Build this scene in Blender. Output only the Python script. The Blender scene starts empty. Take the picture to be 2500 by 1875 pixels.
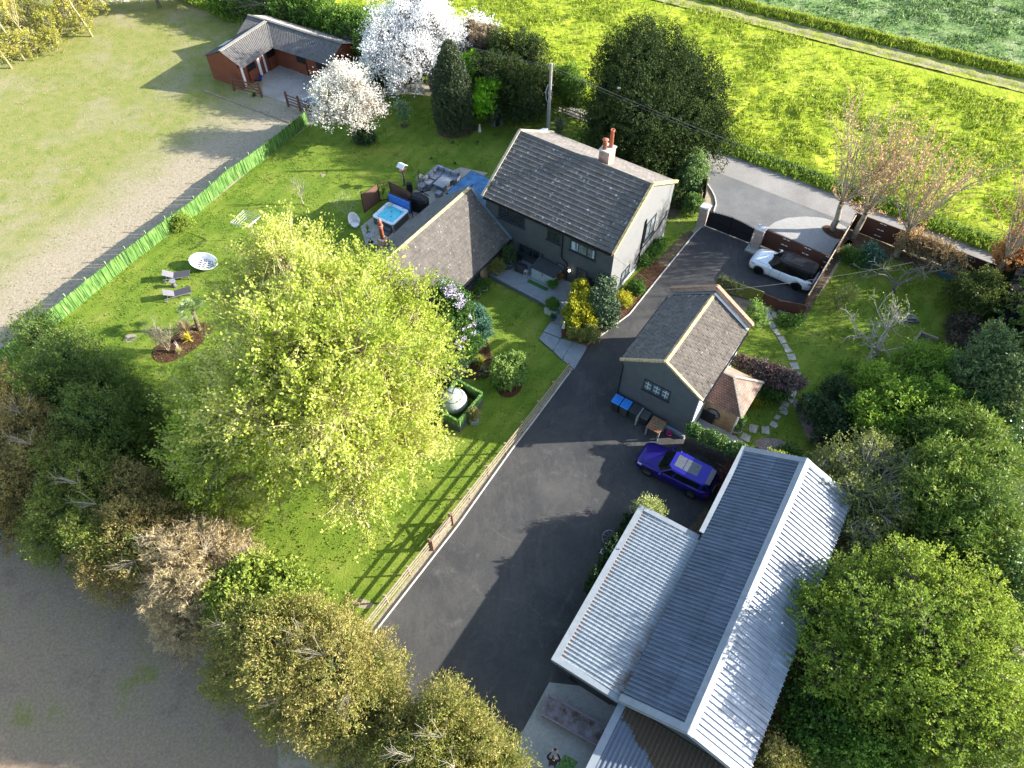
import bpy, bmesh, math, random
import numpy as np
from mathutils import Vector, Matrix

scene = bpy.context.scene
R = math.radians
# ------------------------------------------------------------------ camera
CAM_H, FPX, PITCH = 37.5, 1733.0, R(53)
cam_d = bpy.data.cameras.new('camera'); cam = bpy.data.objects.new('camera', cam_d)
scene.collection.objects.link(cam); scene.camera = cam
cam.location = (0, 0, CAM_H); cam.rotation_euler = (R(90) - PITCH, 0, 0)
cam_d.sensor_width = 36; cam_d.lens = 36 * FPX / 2500
cam_d.clip_start = 0.5; cam_d.clip_end = 2000
# ------------------------------------------------------------------ light
SUN_EL, SUN_AZ = R(21.8), R(3)
S = Vector((math.cos(SUN_EL) * math.cos(SUN_AZ), math.cos(SUN_EL) * math.sin(SUN_AZ), math.sin(SUN_EL)))
sun_d = bpy.data.lights.new('sun', 'SUN'); sun = bpy.data.objects.new('sun', sun_d)
scene.collection.objects.link(sun)
sun_d.energy = 5.0; sun_d.angle = R(0.6); sun_d.color = (1.0, 0.955, 0.87)
sun.rotation_euler = S.to_track_quat('Z', 'Y').to_euler(); sun.location = (60, 0, 60)
world = bpy.data.worlds.new('World'); scene.world = world; world.use_nodes = True
wn = world.node_tree; bg = wn.nodes['Background']
sky = wn.nodes.new('ShaderNodeTexSky'); sky.sky_type = 'NISHITA'; sky.sun_disc = False
sky.sun_elevation = SUN_EL; sky.sun_rotation = R(90) - SUN_AZ
wn.links.new(sky.outputs[0], bg.inputs[0]); bg.inputs[1].default_value = 0.15
scene.view_settings.view_transform = 'Standard'; scene.view_settings.look = 'None'
scene.view_settings.exposure = 1.58; scene.view_settings.gamma = 1
scene.cycles.max_bounces = 6; scene.cycles.diffuse_bounces = 3; scene.cycles.transparent_max_bounces = 4

rng = np.random.default_rng(7); random.seed(7)
COL = scene.collection
# ------------------------------------------------------------------ photo geometry helpers
_c, _s = math.cos(PITCH), math.sin(PITCH)
def P(u, v, z=0.0):
    """point at height z where the photograph (2500 px wide) shows pixel u, v"""
    px = (u - 1250) / FPX; py = (v - 937.5) / FPX
    k = (CAM_H - z) / (_s + py * _c)
    return Vector((px * k, (_c - py * _s) * k, z))
def region(x0, y0, s): return lambda x, y, z=0.0: P(x0 + x * s, y0 + y * s, z)
R1, R2, R3 = region(0, 0, .3014), region(450, 0, .3014), region(900, 0, .3014)
R4, R5, R6 = region(1400, 0, .3617), region(1900, 0, .3617), region(800, 350, .3014)
H1, H2, H3 = region(1150, 280, .3315), region(1650, 350, .3014), region(2000, 450, .3014)
H4, H5, H6 = region(1450, 680, .3014), region(1000, 650, .27125), region(1200, 580, .18083)
L1, L2, L3 = region(300, 500, .24111), region(0, 750, .36166), region(250, 1000, .24111)
L4, L5, L6 = region(400, 1275, .36166), region(900, 1475, .24108), region(1300, 1200, .3918)
L7, L8 = region(1900, 850, .36166), region(1800, 1275, .36157)
Z1, Z2, Z3 = region(480, 20, .18987), region(1520, 1060, .12658), region(2350, 650, .4217)
Z4, Z5, Z6 = region(1150, 700, .13562), region(1300, 1600, .27125), region(880, 430, .13562)
Z7, Z8 = region(1650, 850, .18083), region(1680, 560, .18083)
# ------------------------------------------------------------------ numpy noise
_perm = np.random.default_rng(3).random((256, 256))
def vnoise(x, y):
    xi = np.floor(x).astype(int); yi = np.floor(y).astype(int); fx = x - xi; fy = y - yi
    fx = fx * fx * (3 - 2 * fx); fy = fy * fy * (3 - 2 * fy)
    g = lambda a, b: _perm[a & 255, b & 255]
    return (g(xi, yi) * (1 - fx) + g(xi + 1, yi) * fx) * (1 - fy) + (g(xi, yi + 1) * (1 - fx) + g(xi + 1, yi + 1) * fx) * fy
def fbm(x, y, o=4):
    t = 0; a = .5
    for i in range(o): t = t + a * vnoise(x * 2 ** i + 17 * i, y * 2 ** i + 31 * i); a *= .5
    return t
# ------------------------------------------------------------------ materials
_mats = {}
class NT:
    def __init__(s, name):
        s.m = bpy.data.materials.new(name); s.m.use_nodes = True; s.t = s.m.node_tree
        s.b = s.t.nodes['Principled BSDF']; s.out = s.t.nodes['Material Output']
        s.co = s.n('ShaderNodeTexCoord').outputs['Object']
    def n(s, typ, **kw):
        nd = s.t.nodes.new(typ)
        for k, v in kw.items(): setattr(nd, k, v)
        return nd
    def l(s, a, b): s.t.links.new(a, b)
    def noise(s, scale, detail=4, rough=.6, co=None, dist=0):
        nd = s.n('ShaderNodeTexNoise'); nd.inputs['Scale'].default_value = scale
        nd.inputs['Detail'].default_value = detail; nd.inputs['Roughness'].default_value = rough
        nd.inputs['Distortion'].default_value = dist
        s.l(co or s.co, nd.inputs['Vector']); return nd.outputs['Fac']
    def ramp(s, fac, stops):
        nd = s.n('ShaderNodeValToRGB'); e = nd.color_ramp.elements
        while len(e) < len(stops): e.new(.5)
        for i, (p, c) in enumerate(stops):
            e[i].position = p; e[i].color = (*c, 1) if len(c) == 3 else c
        s.l(fac, nd.inputs[0]); return nd.outputs[0]
    def mix(s, fac, a, b, mode='MIX'):
        nd = s.n('ShaderNodeMix', data_type='RGBA', blend_type=mode)
        if isinstance(fac, (int, float)): nd.inputs[0].default_value = fac
        else: s.l(fac, nd.inputs[0])
        for i, q in ((6, a), (7, b)):
            if isinstance(q, tuple): nd.inputs[i].default_value = (*q, 1)
            else: s.l(q, nd.inputs[i])
        return nd.outputs[2]
    def scaled(s, v, rot=(0, 0, 0)):
        nd = s.n('ShaderNodeMapping'); nd.inputs['Scale'].default_value = v; nd.inputs['Rotation'].default_value = rot
        s.l(s.co, nd.inputs['Vector']); return nd.outputs[0]
    def bump(s, h, strength=.5, dist=.05):
        nd = s.n('ShaderNodeBump'); nd.inputs['Strength'].default_value = strength
        nd.inputs['Distance'].default_value = dist; s.l(h, nd.inputs['Height'])
        s.l(nd.outputs[0], s.b.inputs['Normal'])
    def fin(s, col=None, rough=.8, metal=0, spec=.4):
        if col is not None:
            if isinstance(col, tuple): s.b.inputs['Base Color'].default_value = (*col, 1)
            else: s.l(col, s.b.inputs['Base Color'])
        s.b.inputs['Roughness'].default_value = rough; s.b.inputs['Metallic'].default_value = metal
        s.b.inputs['Specular IOR Level'].default_value = spec
        return s.m
def flat(name, col, rough=.6, metal=0, var=.18, scale=6, spec=.4, bump=0):
    """a paint / plastic / metal with slight mottling"""
    if name in _mats: return _mats[name]
    m = NT(name); d = tuple(c * (1 - var) for c in col); h = tuple(min(1, c * (1 + var)) for c in col)
    f = m.noise(scale, 5)
    if bump: m.bump(f, bump, .02)
    _mats[name] = m.fin(m.ramp(f, [(.3, d), (.7, h)]), rough, metal, spec); return _mats[name]
def ground(name, big, bigscale, fine, finescale, ff=.5, rough=.95, bump=.5, bdist=.05, bscale=None, extra=None):
    m = NT(name)
    a = m.ramp(m.noise(bigscale, 6, .62), big); b = m.ramp(m.noise(finescale, 3, .7), fine)
    c = m.mix(ff, a, b, 'OVERLAY')
    if extra: c = extra(m, c)
    if bump: m.bump(m.noise(bscale or finescale, 4, .7), bump, bdist)
    return m.fin(c, rough, 0, .08)
def leafmat(name, cols, trans=.35, rough=.55, spec=.3, gain=1.25):
    """leaf colours picked by the 'tint' value each leaf carries"""
    m = NT(name); at = m.n('ShaderNodeAttribute'); at.attribute_name = 'tint'
    cols = [tuple(min(.85, q * gain + .006) for q in k) for k in cols]
    n = len(cols); c = m.ramp(at.outputs['Fac'], [(.02 + .96 * i / max(1, n - 1), q) for i, q in enumerate(cols)])
    m.fin(c, rough, 0, spec)
    if trans:
        t = m.n('ShaderNodeBsdfTranslucent'); m.l(c, t.inputs[0])
        x = m.n('ShaderNodeMixShader'); x.inputs[0].default_value = trans
        m.l(m.b.outputs[0], x.inputs[1]); m.l(t.outputs[0], x.inputs[2]); m.l(x.outputs[0], m.out.inputs[0])
    return m.m
# ------------------------------------------------------------------ mesh building
class MB:
    def __init__(s): s.v = []; s.f = []; s.mi = []; s.cur = 0
    def add(s, vs, fs):
        k = len(s.v); s.v += [tuple(q) for q in vs]
        for f in fs: s.f.append([k + i for i in f]); s.mi.append(s.cur)
    def hexa(s, p): s.add(p, [(0, 3, 2, 1), (4, 5, 6, 7), (0, 1, 5, 4), (1, 2, 6, 5), (2, 3, 7, 6), (3, 0, 4, 7)]); return s
    def box(s, x0, x1, y0, y1, z0, z1):
        return s.hexa([(x0, y0, z0), (x1, y0, z0), (x1, y1, z0), (x0, y1, z0), (x0, y0, z1), (x1, y0, z1), (x1, y1, z1), (x0, y1, z1)])
    def bar(s, a, b, w, h=None, up=(0, 0, 1)):
        a = Vector(a); b = Vector(b); h = h or w; d = (b - a).normalized(); u = Vector(up)
        if abs(d.dot(u)) > .95: u = Vector((0, 1, 0))
        x = d.cross(u).normalized() * w / 2; y = x.cross(d).normalized() * h / 2
        return s.hexa([a - x - y, a + x - y, a + x + y, a - x + y, b - x - y, b + x - y, b + x + y, b - x + y])
    def prism(s, poly, z0, z1):
        n = len(poly); q = [Vector((p[0], p[1], 0)) for p in poly]
        if sum(q[i].x * q[(i + 1) % n].y - q[(i + 1) % n].x * q[i].y for i in range(n)) < 0: q.reverse()
        s.add([(p.x, p.y, z0) for p in q] + [(p.x, p.y, z1) for p in q],
              [tuple(range(n - 1, -1, -1)), tuple(range(n, 2 * n))] + [(i, (i + 1) % n, n + (i + 1) % n, n + i) for i in range(n)])
        return s
    def face(s, pts): s.add(pts, [tuple(range(len(pts)))]); return s
    def tube(s, pts, r, n=8, cap=True):
        pts = [Vector(p) for p in pts]; rr = r if isinstance(r, (list, tuple)) else [r] * len(pts); vs = []
        for i, p in enumerate(pts):
            d = (pts[min(i + 1, len(pts) - 1)] - pts[max(i - 1, 0)]).normalized()
            u = Vector((0, 0, 1)) if abs(d.z) < .9 else Vector((1, 0, 0))
            x = d.cross(u).normalized(); y = x.cross(d)
            for k in range(n):
                a = 2 * math.pi * k / n; vs.append(p + (x * math.cos(a) + y * math.sin(a)) * rr[i])
        fs = [(i * n + k, i * n + (k + 1) % n, (i + 1) * n + (k + 1) % n, (i + 1) * n + k) for i in range(len(pts) - 1) for k in range(n)]
        if cap: fs += [tuple(range(n - 1, -1, -1)), tuple(range((len(pts) - 1) * n, len(pts) * n))]
        s.add(vs, fs); return s
    def lathe(s, prof, c=(0, 0, 0), n=20, sx=1, sy=1):
        vs = [(c[0] + r * math.cos(2 * math.pi * k / n) * sx, c[1] + r * math.sin(2 * math.pi * k / n) * sy, c[2] + z) for r, z in prof for k in range(n)]
        fs = [(i * n + k, i * n + (k + 1) % n, (i + 1) * n + (k + 1) % n, (i + 1) * n + k) for i in range(len(prof) - 1) for k in range(n)]
        fs += [tuple(range(n - 1, -1, -1)), tuple(range((len(prof) - 1) * n, len(prof) * n))]
        s.add(vs, fs); return s
    def build(s, name, mats, parent=None, loc=None, rotz=0, smooth=False, bevel=0, rot=None):
        me = bpy.data.meshes.new(name); me.from_pydata(s.v, [], s.f)
        mats = mats if isinstance(mats, list) else [mats]
        for m in mats: me.materials.append(m)
        if len(mats) > 1: me.polygons.foreach_set('material_index', s.mi)
        if smooth: me.polygons.foreach_set('use_smooth', [True] * len(me.polygons))
        me.update()
        o = bpy.data.objects.new(name, me); COL.objects.link(o)
        if parent: o.parent = parent
        if loc is not None: o.location = loc
        o.rotation_euler = rot if rot else (0, 0, rotz)
        if bevel:
            b = o.modifiers.new('bevel', 'BEVEL'); b.width = bevel; b.segments = 2; b.limit_method = 'ANGLE'
        return o
def tag(o, label=None, cat=None, group=None, kind=None):
    if label: o['label'] = label
    if cat: o['category'] = cat
    if group: o['group'] = group
    if kind: o['kind'] = kind
    return o
def thing(name, label, cat, loc=(0, 0, 0), rotz=0, group=None):
    o = bpy.data.objects.new(name, None); COL.objects.link(o); o.empty_display_size = .3
    o.location = loc; o.rotation_euler = (0, 0, rotz); return tag(o, label, cat, group)
def fast_mesh(name, V, F, mat, parent=None, tint=None, loc=None, smooth=False):
    """V (n,3), F (m,k) numpy arrays"""
    me = bpy.data.meshes.new(name); n, k = F.shape
    me.vertices.add(len(V)); me.vertices.foreach_set('co', V.astype(np.float32).ravel())
    me.loops.add(n * k); me.loops.foreach_set('vertex_index', F.astype(np.int32).ravel())
    me.polygons.add(n); me.polygons.foreach_set('loop_start', np.arange(0, n * k, k, dtype=np.int32))
    if smooth: me.polygons.foreach_set('use_smooth', np.ones(n, dtype=bool))
    if tint is not None:
        a = me.attributes.new('tint', 'FLOAT', 'POINT'); a.data.foreach_set('value', tint.astype(np.float32))
    me.update(calc_edges=True); me.materials.append(mat)
    o = bpy.data.objects.new(name, me); COL.objects.link(o)
    if parent: o.parent = parent
    if loc is not None: o.location = loc
    return o
def copy_tree(o, parent=None):
    c = o.copy(); COL.objects.link(c); c.parent = parent
    for ch in list(o.children): copy_tree(ch, c)
    return c
def baked(o):
    """apply the object's modifiers to its mesh"""
    dg = bpy.context.evaluated_depsgraph_get(); dg.update()
    me = bpy.data.meshes.new_from_object(o.evaluated_get(dg)); o.modifiers.clear(); o.data = me; return o
# ------------------------------------------------------------------ foliage
def unit(a): return a / np.maximum(np.linalg.norm(a, axis=-1, keepdims=True), 1e-6)
def leaf_quads(C, D, L, W, g):
    side = unit(np.cross(D, g.normal(size=C.shape))); nrm = np.cross(D, side)
    L = np.reshape(L, (-1, 1)); W = np.reshape(W, (-1, 1))
    V = np.stack([C - D * L / 2, C + side * W / 2 + nrm * W * .15, C + D * L / 2, C - side * W / 2 + nrm * W * .15], 1).reshape(-1, 3)
    return V, np.arange(len(C) * 4).reshape(-1, 4)
def seg_prisms(A, B, ra, rb, n=4):
    """tapered sticks from A to B"""
    d = unit(B - A); u = np.where(np.abs(d[:, 2:3]) < .9, np.array([[0, 0, 1.]]), np.array([[1., 0, 0]]))
    x = unit(np.cross(d, u)); y = np.cross(x, d); V = []
    for Q, r in ((A, ra), (B, rb)):
        for k in range(n):
            a = 2 * math.pi * k / n; V.append(Q + (x * math.cos(a) + y * math.sin(a)) * np.reshape(r, (-1, 1)))
    V = np.stack(V, 1).reshape(-1, 3); base = np.arange(len(A))[:, None] * 2 * n
    F = np.concatenate([base + np.array([[k, (k + 1) % n, n + (k + 1) % n, n + k]]) for k in range(n)], 0)
    return V, F
def fronds(lobes, nf, m, L, W, flen, g, up=.5, out=1.0, rnd=.5, droop=.0, shell=(.55, 1.05), zmin=-.6, core=.15, lump=.12, scat=.16, ext=0):
    """leafy shoots spread through ellipsoid lobes (x, y, z, rx, ry, rz); returns quads, tints, shoot bases"""
    lb = np.array(lobes, float); area = (lb[:, 3] * lb[:, 4] * lb[:, 5]) ** (2 / 3); p = area / area.sum()
    idx = g.choice(len(lb), nf, p=p); u = unit(g.normal(size=(nf, 3)))
    u[:, 2] = np.where(u[:, 2] < zmin, -u[:, 2], u[:, 2])
    rad = shell[0] + (shell[1] - shell[0]) * g.random(nf) ** .5
    ph = g.random((len(lb), 3)) * 6
    rad *= 1 + lump * np.sin(u[:, 0] * 5 + ph[idx, 0]) + lump * np.sin(u[:, 1] * 6 + ph[idx, 1]) + lump * .8 * np.sin(u[:, 2] * 8 + ph[idx, 2] + u[:, 0] * 4)
    pos = lb[idx, :3] + u * rad[:, None] * lb[idx, 3:]
    keep = np.ones(nf, bool)
    for j in range(len(lb)):
        q = (pos - lb[j, :3]) / lb[j, 3:]; keep &= (np.linalg.norm(q, axis=1) > shell[0] * .85) | (idx == j)
    keep &= pos[:, 2] > .05; pos = pos[keep]; u = u[keep]; idx = idx[keep]; nf = len(pos)
    d = unit(u * out + np.array([0, 0, up]) + g.normal(size=(nf, 3)) * rnd)
    t = (np.arange(m) + .5) / m
    fl = flen * (.6 + .8 * g.random(nf))
    C = pos[:, None, :] + d[:, None, :] * (t[None, :, None] * fl[:, None, None])
    C = C + g.normal(size=C.shape) * flen * scat; C[:, :, 2] -= droop * (t ** 2)[None, :] * fl[:, None]
    D = unit(d[:, None, :] + g.normal(size=C.shape) * .7)
    lt_ = g.random(len(lb)); ft = lt_[idx] * .3 + g.random(nf) * .35; lt = np.clip(ft[:, None] + .35 * g.random((nf, m)), 0, 1)
    C = C.reshape(-1, 3); D = D.reshape(-1, 3); T = lt.reshape(-1)
    LL = L * (.7 + .6 * g.random(len(C))); WW = W * (.7 + .6 * g.random(len(C)))
    if core:
        nc = int(nf * core); j = g.choice(len(lb), nc, p=p)
        C2 = lb[j, :3] + unit(g.normal(size=(nc, 3))) * (.15 + .55 * g.random(nc))[:, None] * lb[j, 3:]
        C2 = C2[C2[:, 2] > .1]; nc = len(C2)
        C = np.vstack([C, C2]); D = np.vstack([D, unit(g.normal(size=(nc, 3)))])
        LL = np.concatenate([LL, np.full(nc, flen * 1.3)]); WW = np.concatenate([WW, np.full(nc, flen * .9)])
        T = np.concatenate([T, g.random(nc) * .3])
    V, F = leaf_quads(C, D, LL, WW, g)
    if ext: pos = np.concatenate([pos, pos + d * fl[:, None] * ext], 1)
    return V, F, np.repeat(T, 4), pos, idx
BARK = {}
def bark(col=(.16, .13, .10)):
    if col not in BARK: BARK[col] = flat('bark_%d' % len(BARK), col, .9, var=.35, scale=9, bump=.4)
    return BARK[col]
def limbs(base, lobes, pos, idx, tr, fork, g, twigs=.35, tw=.02):
    """trunk, one limb per lobe, thin branches from the limb to some of the shoots"""
    A = []; B = []; ra = []; rb = []
    def path(p0, p1, r0, r1, n=5, wob=.06):
        p0 = np.array(p0, float); p1 = np.array(p1, float); L = np.linalg.norm(p1 - p0); prev = p0; pts = [p0]
        for i in range(1, n + 1):
            q = p0 + (p1 - p0) * i / n + (g.normal(size=3) * wob * L if i < n else 0)
            q[2] += math.sin(math.pi * i / n) * L * .06
            A.append(prev); B.append(q); ra.append(r0 + (r1 - r0) * (i - 1) / n); rb.append(r0 + (r1 - r0) * i / n); prev = q; pts.append(q)
        return pts
    base = np.array(base, float); top = base + np.array([g.normal() * .1, g.normal() * .1, fork])
    path(base - np.array([0, 0, .2]), top, tr * 1.25, tr * .8, 5, .015)
    ends = []
    for q in lobes:
        ends.append(path(top - np.array([0, 0, fork * .15 * g.random()]), q[:3], tr * .5, tr * .18))
    sel = np.where(g.random(len(pos)) < twigs)[0]
    for k in sel:
        pt = ends[idx[k]]; s0 = pt[int(g.integers(2, len(pt)))]; pk = pos[k][:3]
        mid = (s0 + pk) / 2 + g.normal(size=3) * .12 * np.linalg.norm(pk - s0)
        A.append(s0); B.append(mid); ra.append(tw * 1.6); rb.append(tw); A.append(mid); B.append(pk); ra.append(tw); rb.append(tw * .6)
        if len(pos[k]) > 3: A.append(pk); B.append(pos[k][3:]); ra.append(tw * .6); rb.append(tw * .2)
    return seg_prisms(np.array(A), np.array(B), np.array(ra), np.array(rb), 5)
def tree(name, label, cat, base, lobes, mat, nf, m=10, L=.22, W=.12, flen=.7, tr=.25, fork=2.0, group=None, seed=1, twigs=.25, tw=.02,
         barkcol=(.16, .13, .10), kind='crown', stem='trunk', **kw):
    """lobes are given in world coordinates; the thing's origin is at its base"""
    g = np.random.default_rng(seed); b = Vector(base); root = thing(name, label, cat, b, 0, group)
    lb = [(x - b.x, y - b.y, z - b.z, rx, ry, rz) for x, y, z, rx, ry, rz in lobes]
    V, F, T, pos, idx = fronds(lb, nf, m, L, W, flen, g, **kw)
    fast_mesh(kind, V, F, mat, root, T)
    V, F = limbs((0, 0, 0), lb, pos, idx, tr, fork, g, twigs, tw)
    fast_mesh(stem, V, F, bark(barkcol), root)
    return root
def shrub(name, label, base, rx, ry, rz, mat, nf=260, m=8, L=.1, W=.06, flen=.25, group=None, seed=1, cat='shrub', zc=None, lobes=None, **kw):
    b = Vector(base); zc = rz * .75 if zc is None else zc
    g = np.random.default_rng(seed + 50)
    lo = lobes or ([(b.x, b.y, b.z + zc, rx, ry, rz)] + [(b.x + rx * .55 * math.cos(a), b.y + ry * .55 * math.sin(a), b.z + zc * (.75 + .5 * g.random()), rx * .6, ry * .6, rz * .6) for a in g.random(4) * 6.28])
    return tree(name, label, cat, b, lo, mat, nf, m, L, W, flen, tr=min(.06, rx * .1), fork=zc * .5, group=group, seed=seed, twigs=.06, tw=.008,
                kind='foliage', stem='stem', **kw)
def bare_segments(g, base, d0, length, r, depth, nchild=4, spread=.6, up=.15, shrink=.62, out=None, wob=.12, nseg=3):
    """recursive leafless branching"""
    if out is None: out = ([], [], [], [], [])
    p = np.array(base, float); d = np.array(d0, float); d /= np.linalg.norm(d); pts = [p]
    for i in range(nseg):
        d = unit(d + g.normal(size=3) * wob + np.array([0, 0, up * .3])); q = p + d * length / nseg
        out[0].append(p); out[1].append(q); out[2].append(r * (1 - .5 * i / nseg)); out[3].append(r * (1 - .5 * (i + 1) / nseg)); p = q; pts.append(q)
    if depth == 0: out[4].append(p); return out
    for k in range(nchild):
        j = nseg if k == 0 else int(g.integers(max(1, nseg - 2), nseg + 1))
        dd = unit(d + g.normal(size=3) * spread + np.array([0, 0, up]))
        bare_segments(g, pts[j], dd, length * shrink * (.8 + .4 * g.random()), r * .5, depth - 1, nchild, spread, up, shrink, out, wob, nseg)
    return out
def bare_tree(name, label, cat, base, dirs, mat, group=None, seed=1, buds=None, trunk=None, budsize=(.1, .07), nb=2, kind='buds', stem='branches', **kw):
    """dirs: list of (direction, length, radius, depth) limbs from the top of trunk=(height, radius, lean)"""
    g = np.random.default_rng(seed); root = thing(name, label, cat, Vector(base), 0, group)
    A, B, ra, rb, tips = out = ([], [], [], [], [])
    top = np.zeros(3)
    if trunk:
        h, r, ln = trunk; prev = np.array([0, 0, -.2]); n = 5
        for i in range(1, n + 1):
            q = np.array([ln[0] * i / n, ln[1] * i / n, h * i / n]) + (g.normal(size=3) * r * .25 if i < n else 0)
            A.append(prev); B.append(q); ra.append(r * (1.25 - .35 * (i - 1) / n)); rb.append(r * (1.25 - .35 * i / n)); prev = q
        top = prev
    for d, l, r, dep in dirs: bare_segments(g, top, d, l, r, dep, out=out, **kw)
    V, F = seg_prisms(np.array(A), np.array(B), np.array(ra), np.array(rb), 5)
    fast_mesh(stem, V, F, mat, root)
    if buds:
        n = len(A); j = g.integers(n // 3, n, int(len(tips) * nb)); t = g.random((len(j), 1))
        C = np.vstack([np.array(tips) + g.normal(size=(len(tips), 3)) * .05, np.array(A)[j] * (1 - t) + np.array(B)[j] * t + g.normal(size=(len(j), 3)) * .06])
        V, F = leaf_quads(C, unit(g.normal(size=C.shape) + np.array([0, 0, .5])), budsize[0] * (.6 + .8 * g.random(len(C))), budsize[1] * (.6 + .8 * g.random(len(C))), g)
        fast_mesh(kind, V, F, buds, root, np.repeat(g.random(len(C)), 4))
    return root
def tuft(name, label, base, n, length, width, mat, spread=.5, seed=1, cat='plant', group=None, part='leaves', parent=None, droop=.35, z0=0.0, nseg=2):
    """a rosette of long blades from one point"""
    g = np.random.default_rng(seed); root = parent or thing(name, label, cat, Vector(base), 0, group)
    a = g.random(n) * 6.283; e = np.abs(g.normal(size=n)) * spread; d = np.stack([np.cos(a) * np.sin(e), np.sin(a) * np.sin(e), np.cos(e)], 1)
    l = length * (.6 + .6 * g.random(n)); p0 = np.zeros((n, 3)); p0[:, 2] = z0; p0[:, :2] += g.normal(size=(n, 2)) * length * .04
    side = unit(np.cross(d, np.array([0, 0, 1.]) + g.normal(size=(n, 3)) * .1)); V = []; F = []
    p1 = p0 + d * l[:, None] * .5; p2 = p0 + d * l[:, None]; p2[:, 2] -= droop * l * np.sin(e); w = width
    V = np.stack([p0 - side * w * .3, p0 + side * w * .3, p1 + side * w * .5, p1 - side * w * .5, p2 + side * w * .08, p2 - side * w * .08], 1).reshape(-1, 3)
    b = np.arange(n)[:, None] * 6; F = np.vstack([b + np.array([[0, 1, 2, 3]]), b + np.array([[3, 2, 4, 5]])])
    fast_mesh(part, V, F, mat, root, np.repeat(g.random(n), 6)); return root
# ================================================================== SETTING
def sheet(name, pts, z, mat, kind='structure'):
    mb = MB(); q = [Vector((p[0], p[1], z)) for p in pts]; n = len(q)
    if sum(q[i].x * q[(i + 1) % n].y - q[(i + 1) % n].x * q[i].y for i in range(n)) < 0: q.reverse()
    mb.face(q); o = mb.build(name, mat); o['kind'] = kind; return o
def smooth_poly(pts, n=3):
    for _ in range(n):
        q = []
        for i in range(len(pts)):
            a, b = Vector(pts[i][:2]), Vector(pts[(i + 1) % len(pts)][:2]); q += [a * .75 + b * .25, a * .25 + b * .75]
        pts = q
    return pts
# ---- materials of the ground
def paddock_extra(m, c):   # worn bare soil along one side of the paddock and patches of green
    soil = m.ramp(m.noise(4, 6, .75), [(.3, (.25, .20, .135)), (.5, (.345, .285, .20)), (.7, (.43, .365, .27))])
    w = m.ramp(m.noise(.16, 6, .68), [(.50, (0, 0, 0)), (.72, (.75, .75, .75))]); c = m.mix(w, c, soil)
    # soil is worn bare in a ragged band beside the screening fence
    a, b = P(753, 303), P(0, 905); d = (b - a).normalized(); nx, ny = d.y, -d.x
    if nx * (P(200, 400).x - a.x) + ny * (P(200, 400).y - a.y) < 0: nx, ny = -nx, -ny
    v = m.n('ShaderNodeVectorMath', operation='DOT_PRODUCT'); v.inputs[1].default_value = (nx, ny, 0); m.l(m.co, v.inputs[0])
    ad = m.n('ShaderNodeMath', operation='MULTIPLY_ADD'); ad.inputs[1].default_value = 9.0; m.l(m.noise(.22, 7, .72), ad.inputs[0]); m.l(v.outputs['Value'], ad.inputs[2])
    mr = m.n('ShaderNodeMapRange'); o = nx * a.x + ny * a.y; mr.inputs['From Min'].default_value = o + 9.5; mr.inputs['From Max'].default_value = o + 15.5
    mr.inputs['To Min'].default_value = 1; mr.inputs['To Max'].default_value = 0; m.l(ad.outputs[0], mr.inputs[0])
    return m.mix(mr.outputs[0], c, soil)
M_paddock = ground('paddock_turf', [(.28, (.17, .20, .05)), (.45, (.225, .24, .07)), (.6, (.27, .255, .095)), (.75, (.31, .275, .14))], .9,
                   [(.25, (.3, .32, .28)), (.75, (.66, .64, .6))], 7, .75, bump=.7, bdist=.05, extra=paddock_extra)
M_soil = ground('bare_soil', [(.3, (.26, .215, .15)), (.55, (.36, .30, .21)), (.75, (.29, .27, .13))], .5,
                [(.25, (.32, .32, .3)), (.75, (.66, .64, .6))], 6, .7, bump=.7, bdist=.05)
def lawn_extra(m, c):   # faint mowing stripes, mossy and worn patches
    w = m.n('ShaderNodeTexWave', wave_type='BANDS', bands_direction='X'); w.inputs['Scale'].default_value = .28; w.inputs['Distortion'].default_value = 1.2; w.inputs['Detail'].default_value = 1; m.l(m.scaled((1, 1, 1), (0, 0, R(34))), w.inputs['Vector'])
    c = m.mix(.5, c, m.ramp(w.outputs['Fac'], [(.3, (.44, .44, .44)), (.7, (.55, .55, .55))]), 'OVERLAY')
    c = m.mix(m.ramp(m.noise(1.7, 6, .8), [(.60, (0, 0, 0)), (.74, (.6, .6, .6))]), c, (.27, .23, .12))
    return m.mix(m.ramp(m.noise(2.6, 4, .7, m.scaled((1, 1, 1), (0, 0, 1))), [(.62, (0, 0, 0)), (.7, (.55, .55, .55))]), c, (.07, .12, .02))
M_lawn = ground('mown_lawn', [(.25, (.085, .135, .018)), (.45, (.135, .195, .026)), (.58, (.18, .225, .035)), (.7, (.24, .25, .06)), (.84, (.28, .25, .12))], .42,
                [(.25, (.28, .33, .25)), (.75, (.70, .69, .66))], 9, .75, bump=.8, bdist=.05, extra=lawn_extra)
M_lawn_dry = ground('worn_lawn', [(.3, (.13, .17, .03)), (.55, (.21, .21, .06)), (.75, (.27, .22, .12))], .9,
                    [(.25, (.3, .32, .25)), (.75, (.68, .66, .62))], 8, .75, bump=.8, bdist=.05)
M_mulch = ground('bark_mulch', [(.3, (.055, .028, .018)), (.7, (.13, .07, .045))], 3, [(.3, (.2, .18, .16)), (.7, (.75, .72, .7))], 16, .9, bump=1, bdist=.05)
M_gravel = ground('pink_gravel', [(.3, (.22, .165, .14)), (.7, (.34, .26, .22))], 1.5, [(.3, (.2, .2, .2)), (.7, (.8, .8, .8))], 14, .9, bump=1, bdist=.03)
M_earth = ground('damp_earth', [(.3, (.075, .055, .035)), (.7, (.15, .115, .075))], 1.2, [(.3, (.3, .3, .3)), (.7, (.7, .7, .7))], 9, .8, bump=.8, bdist=.04)
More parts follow.
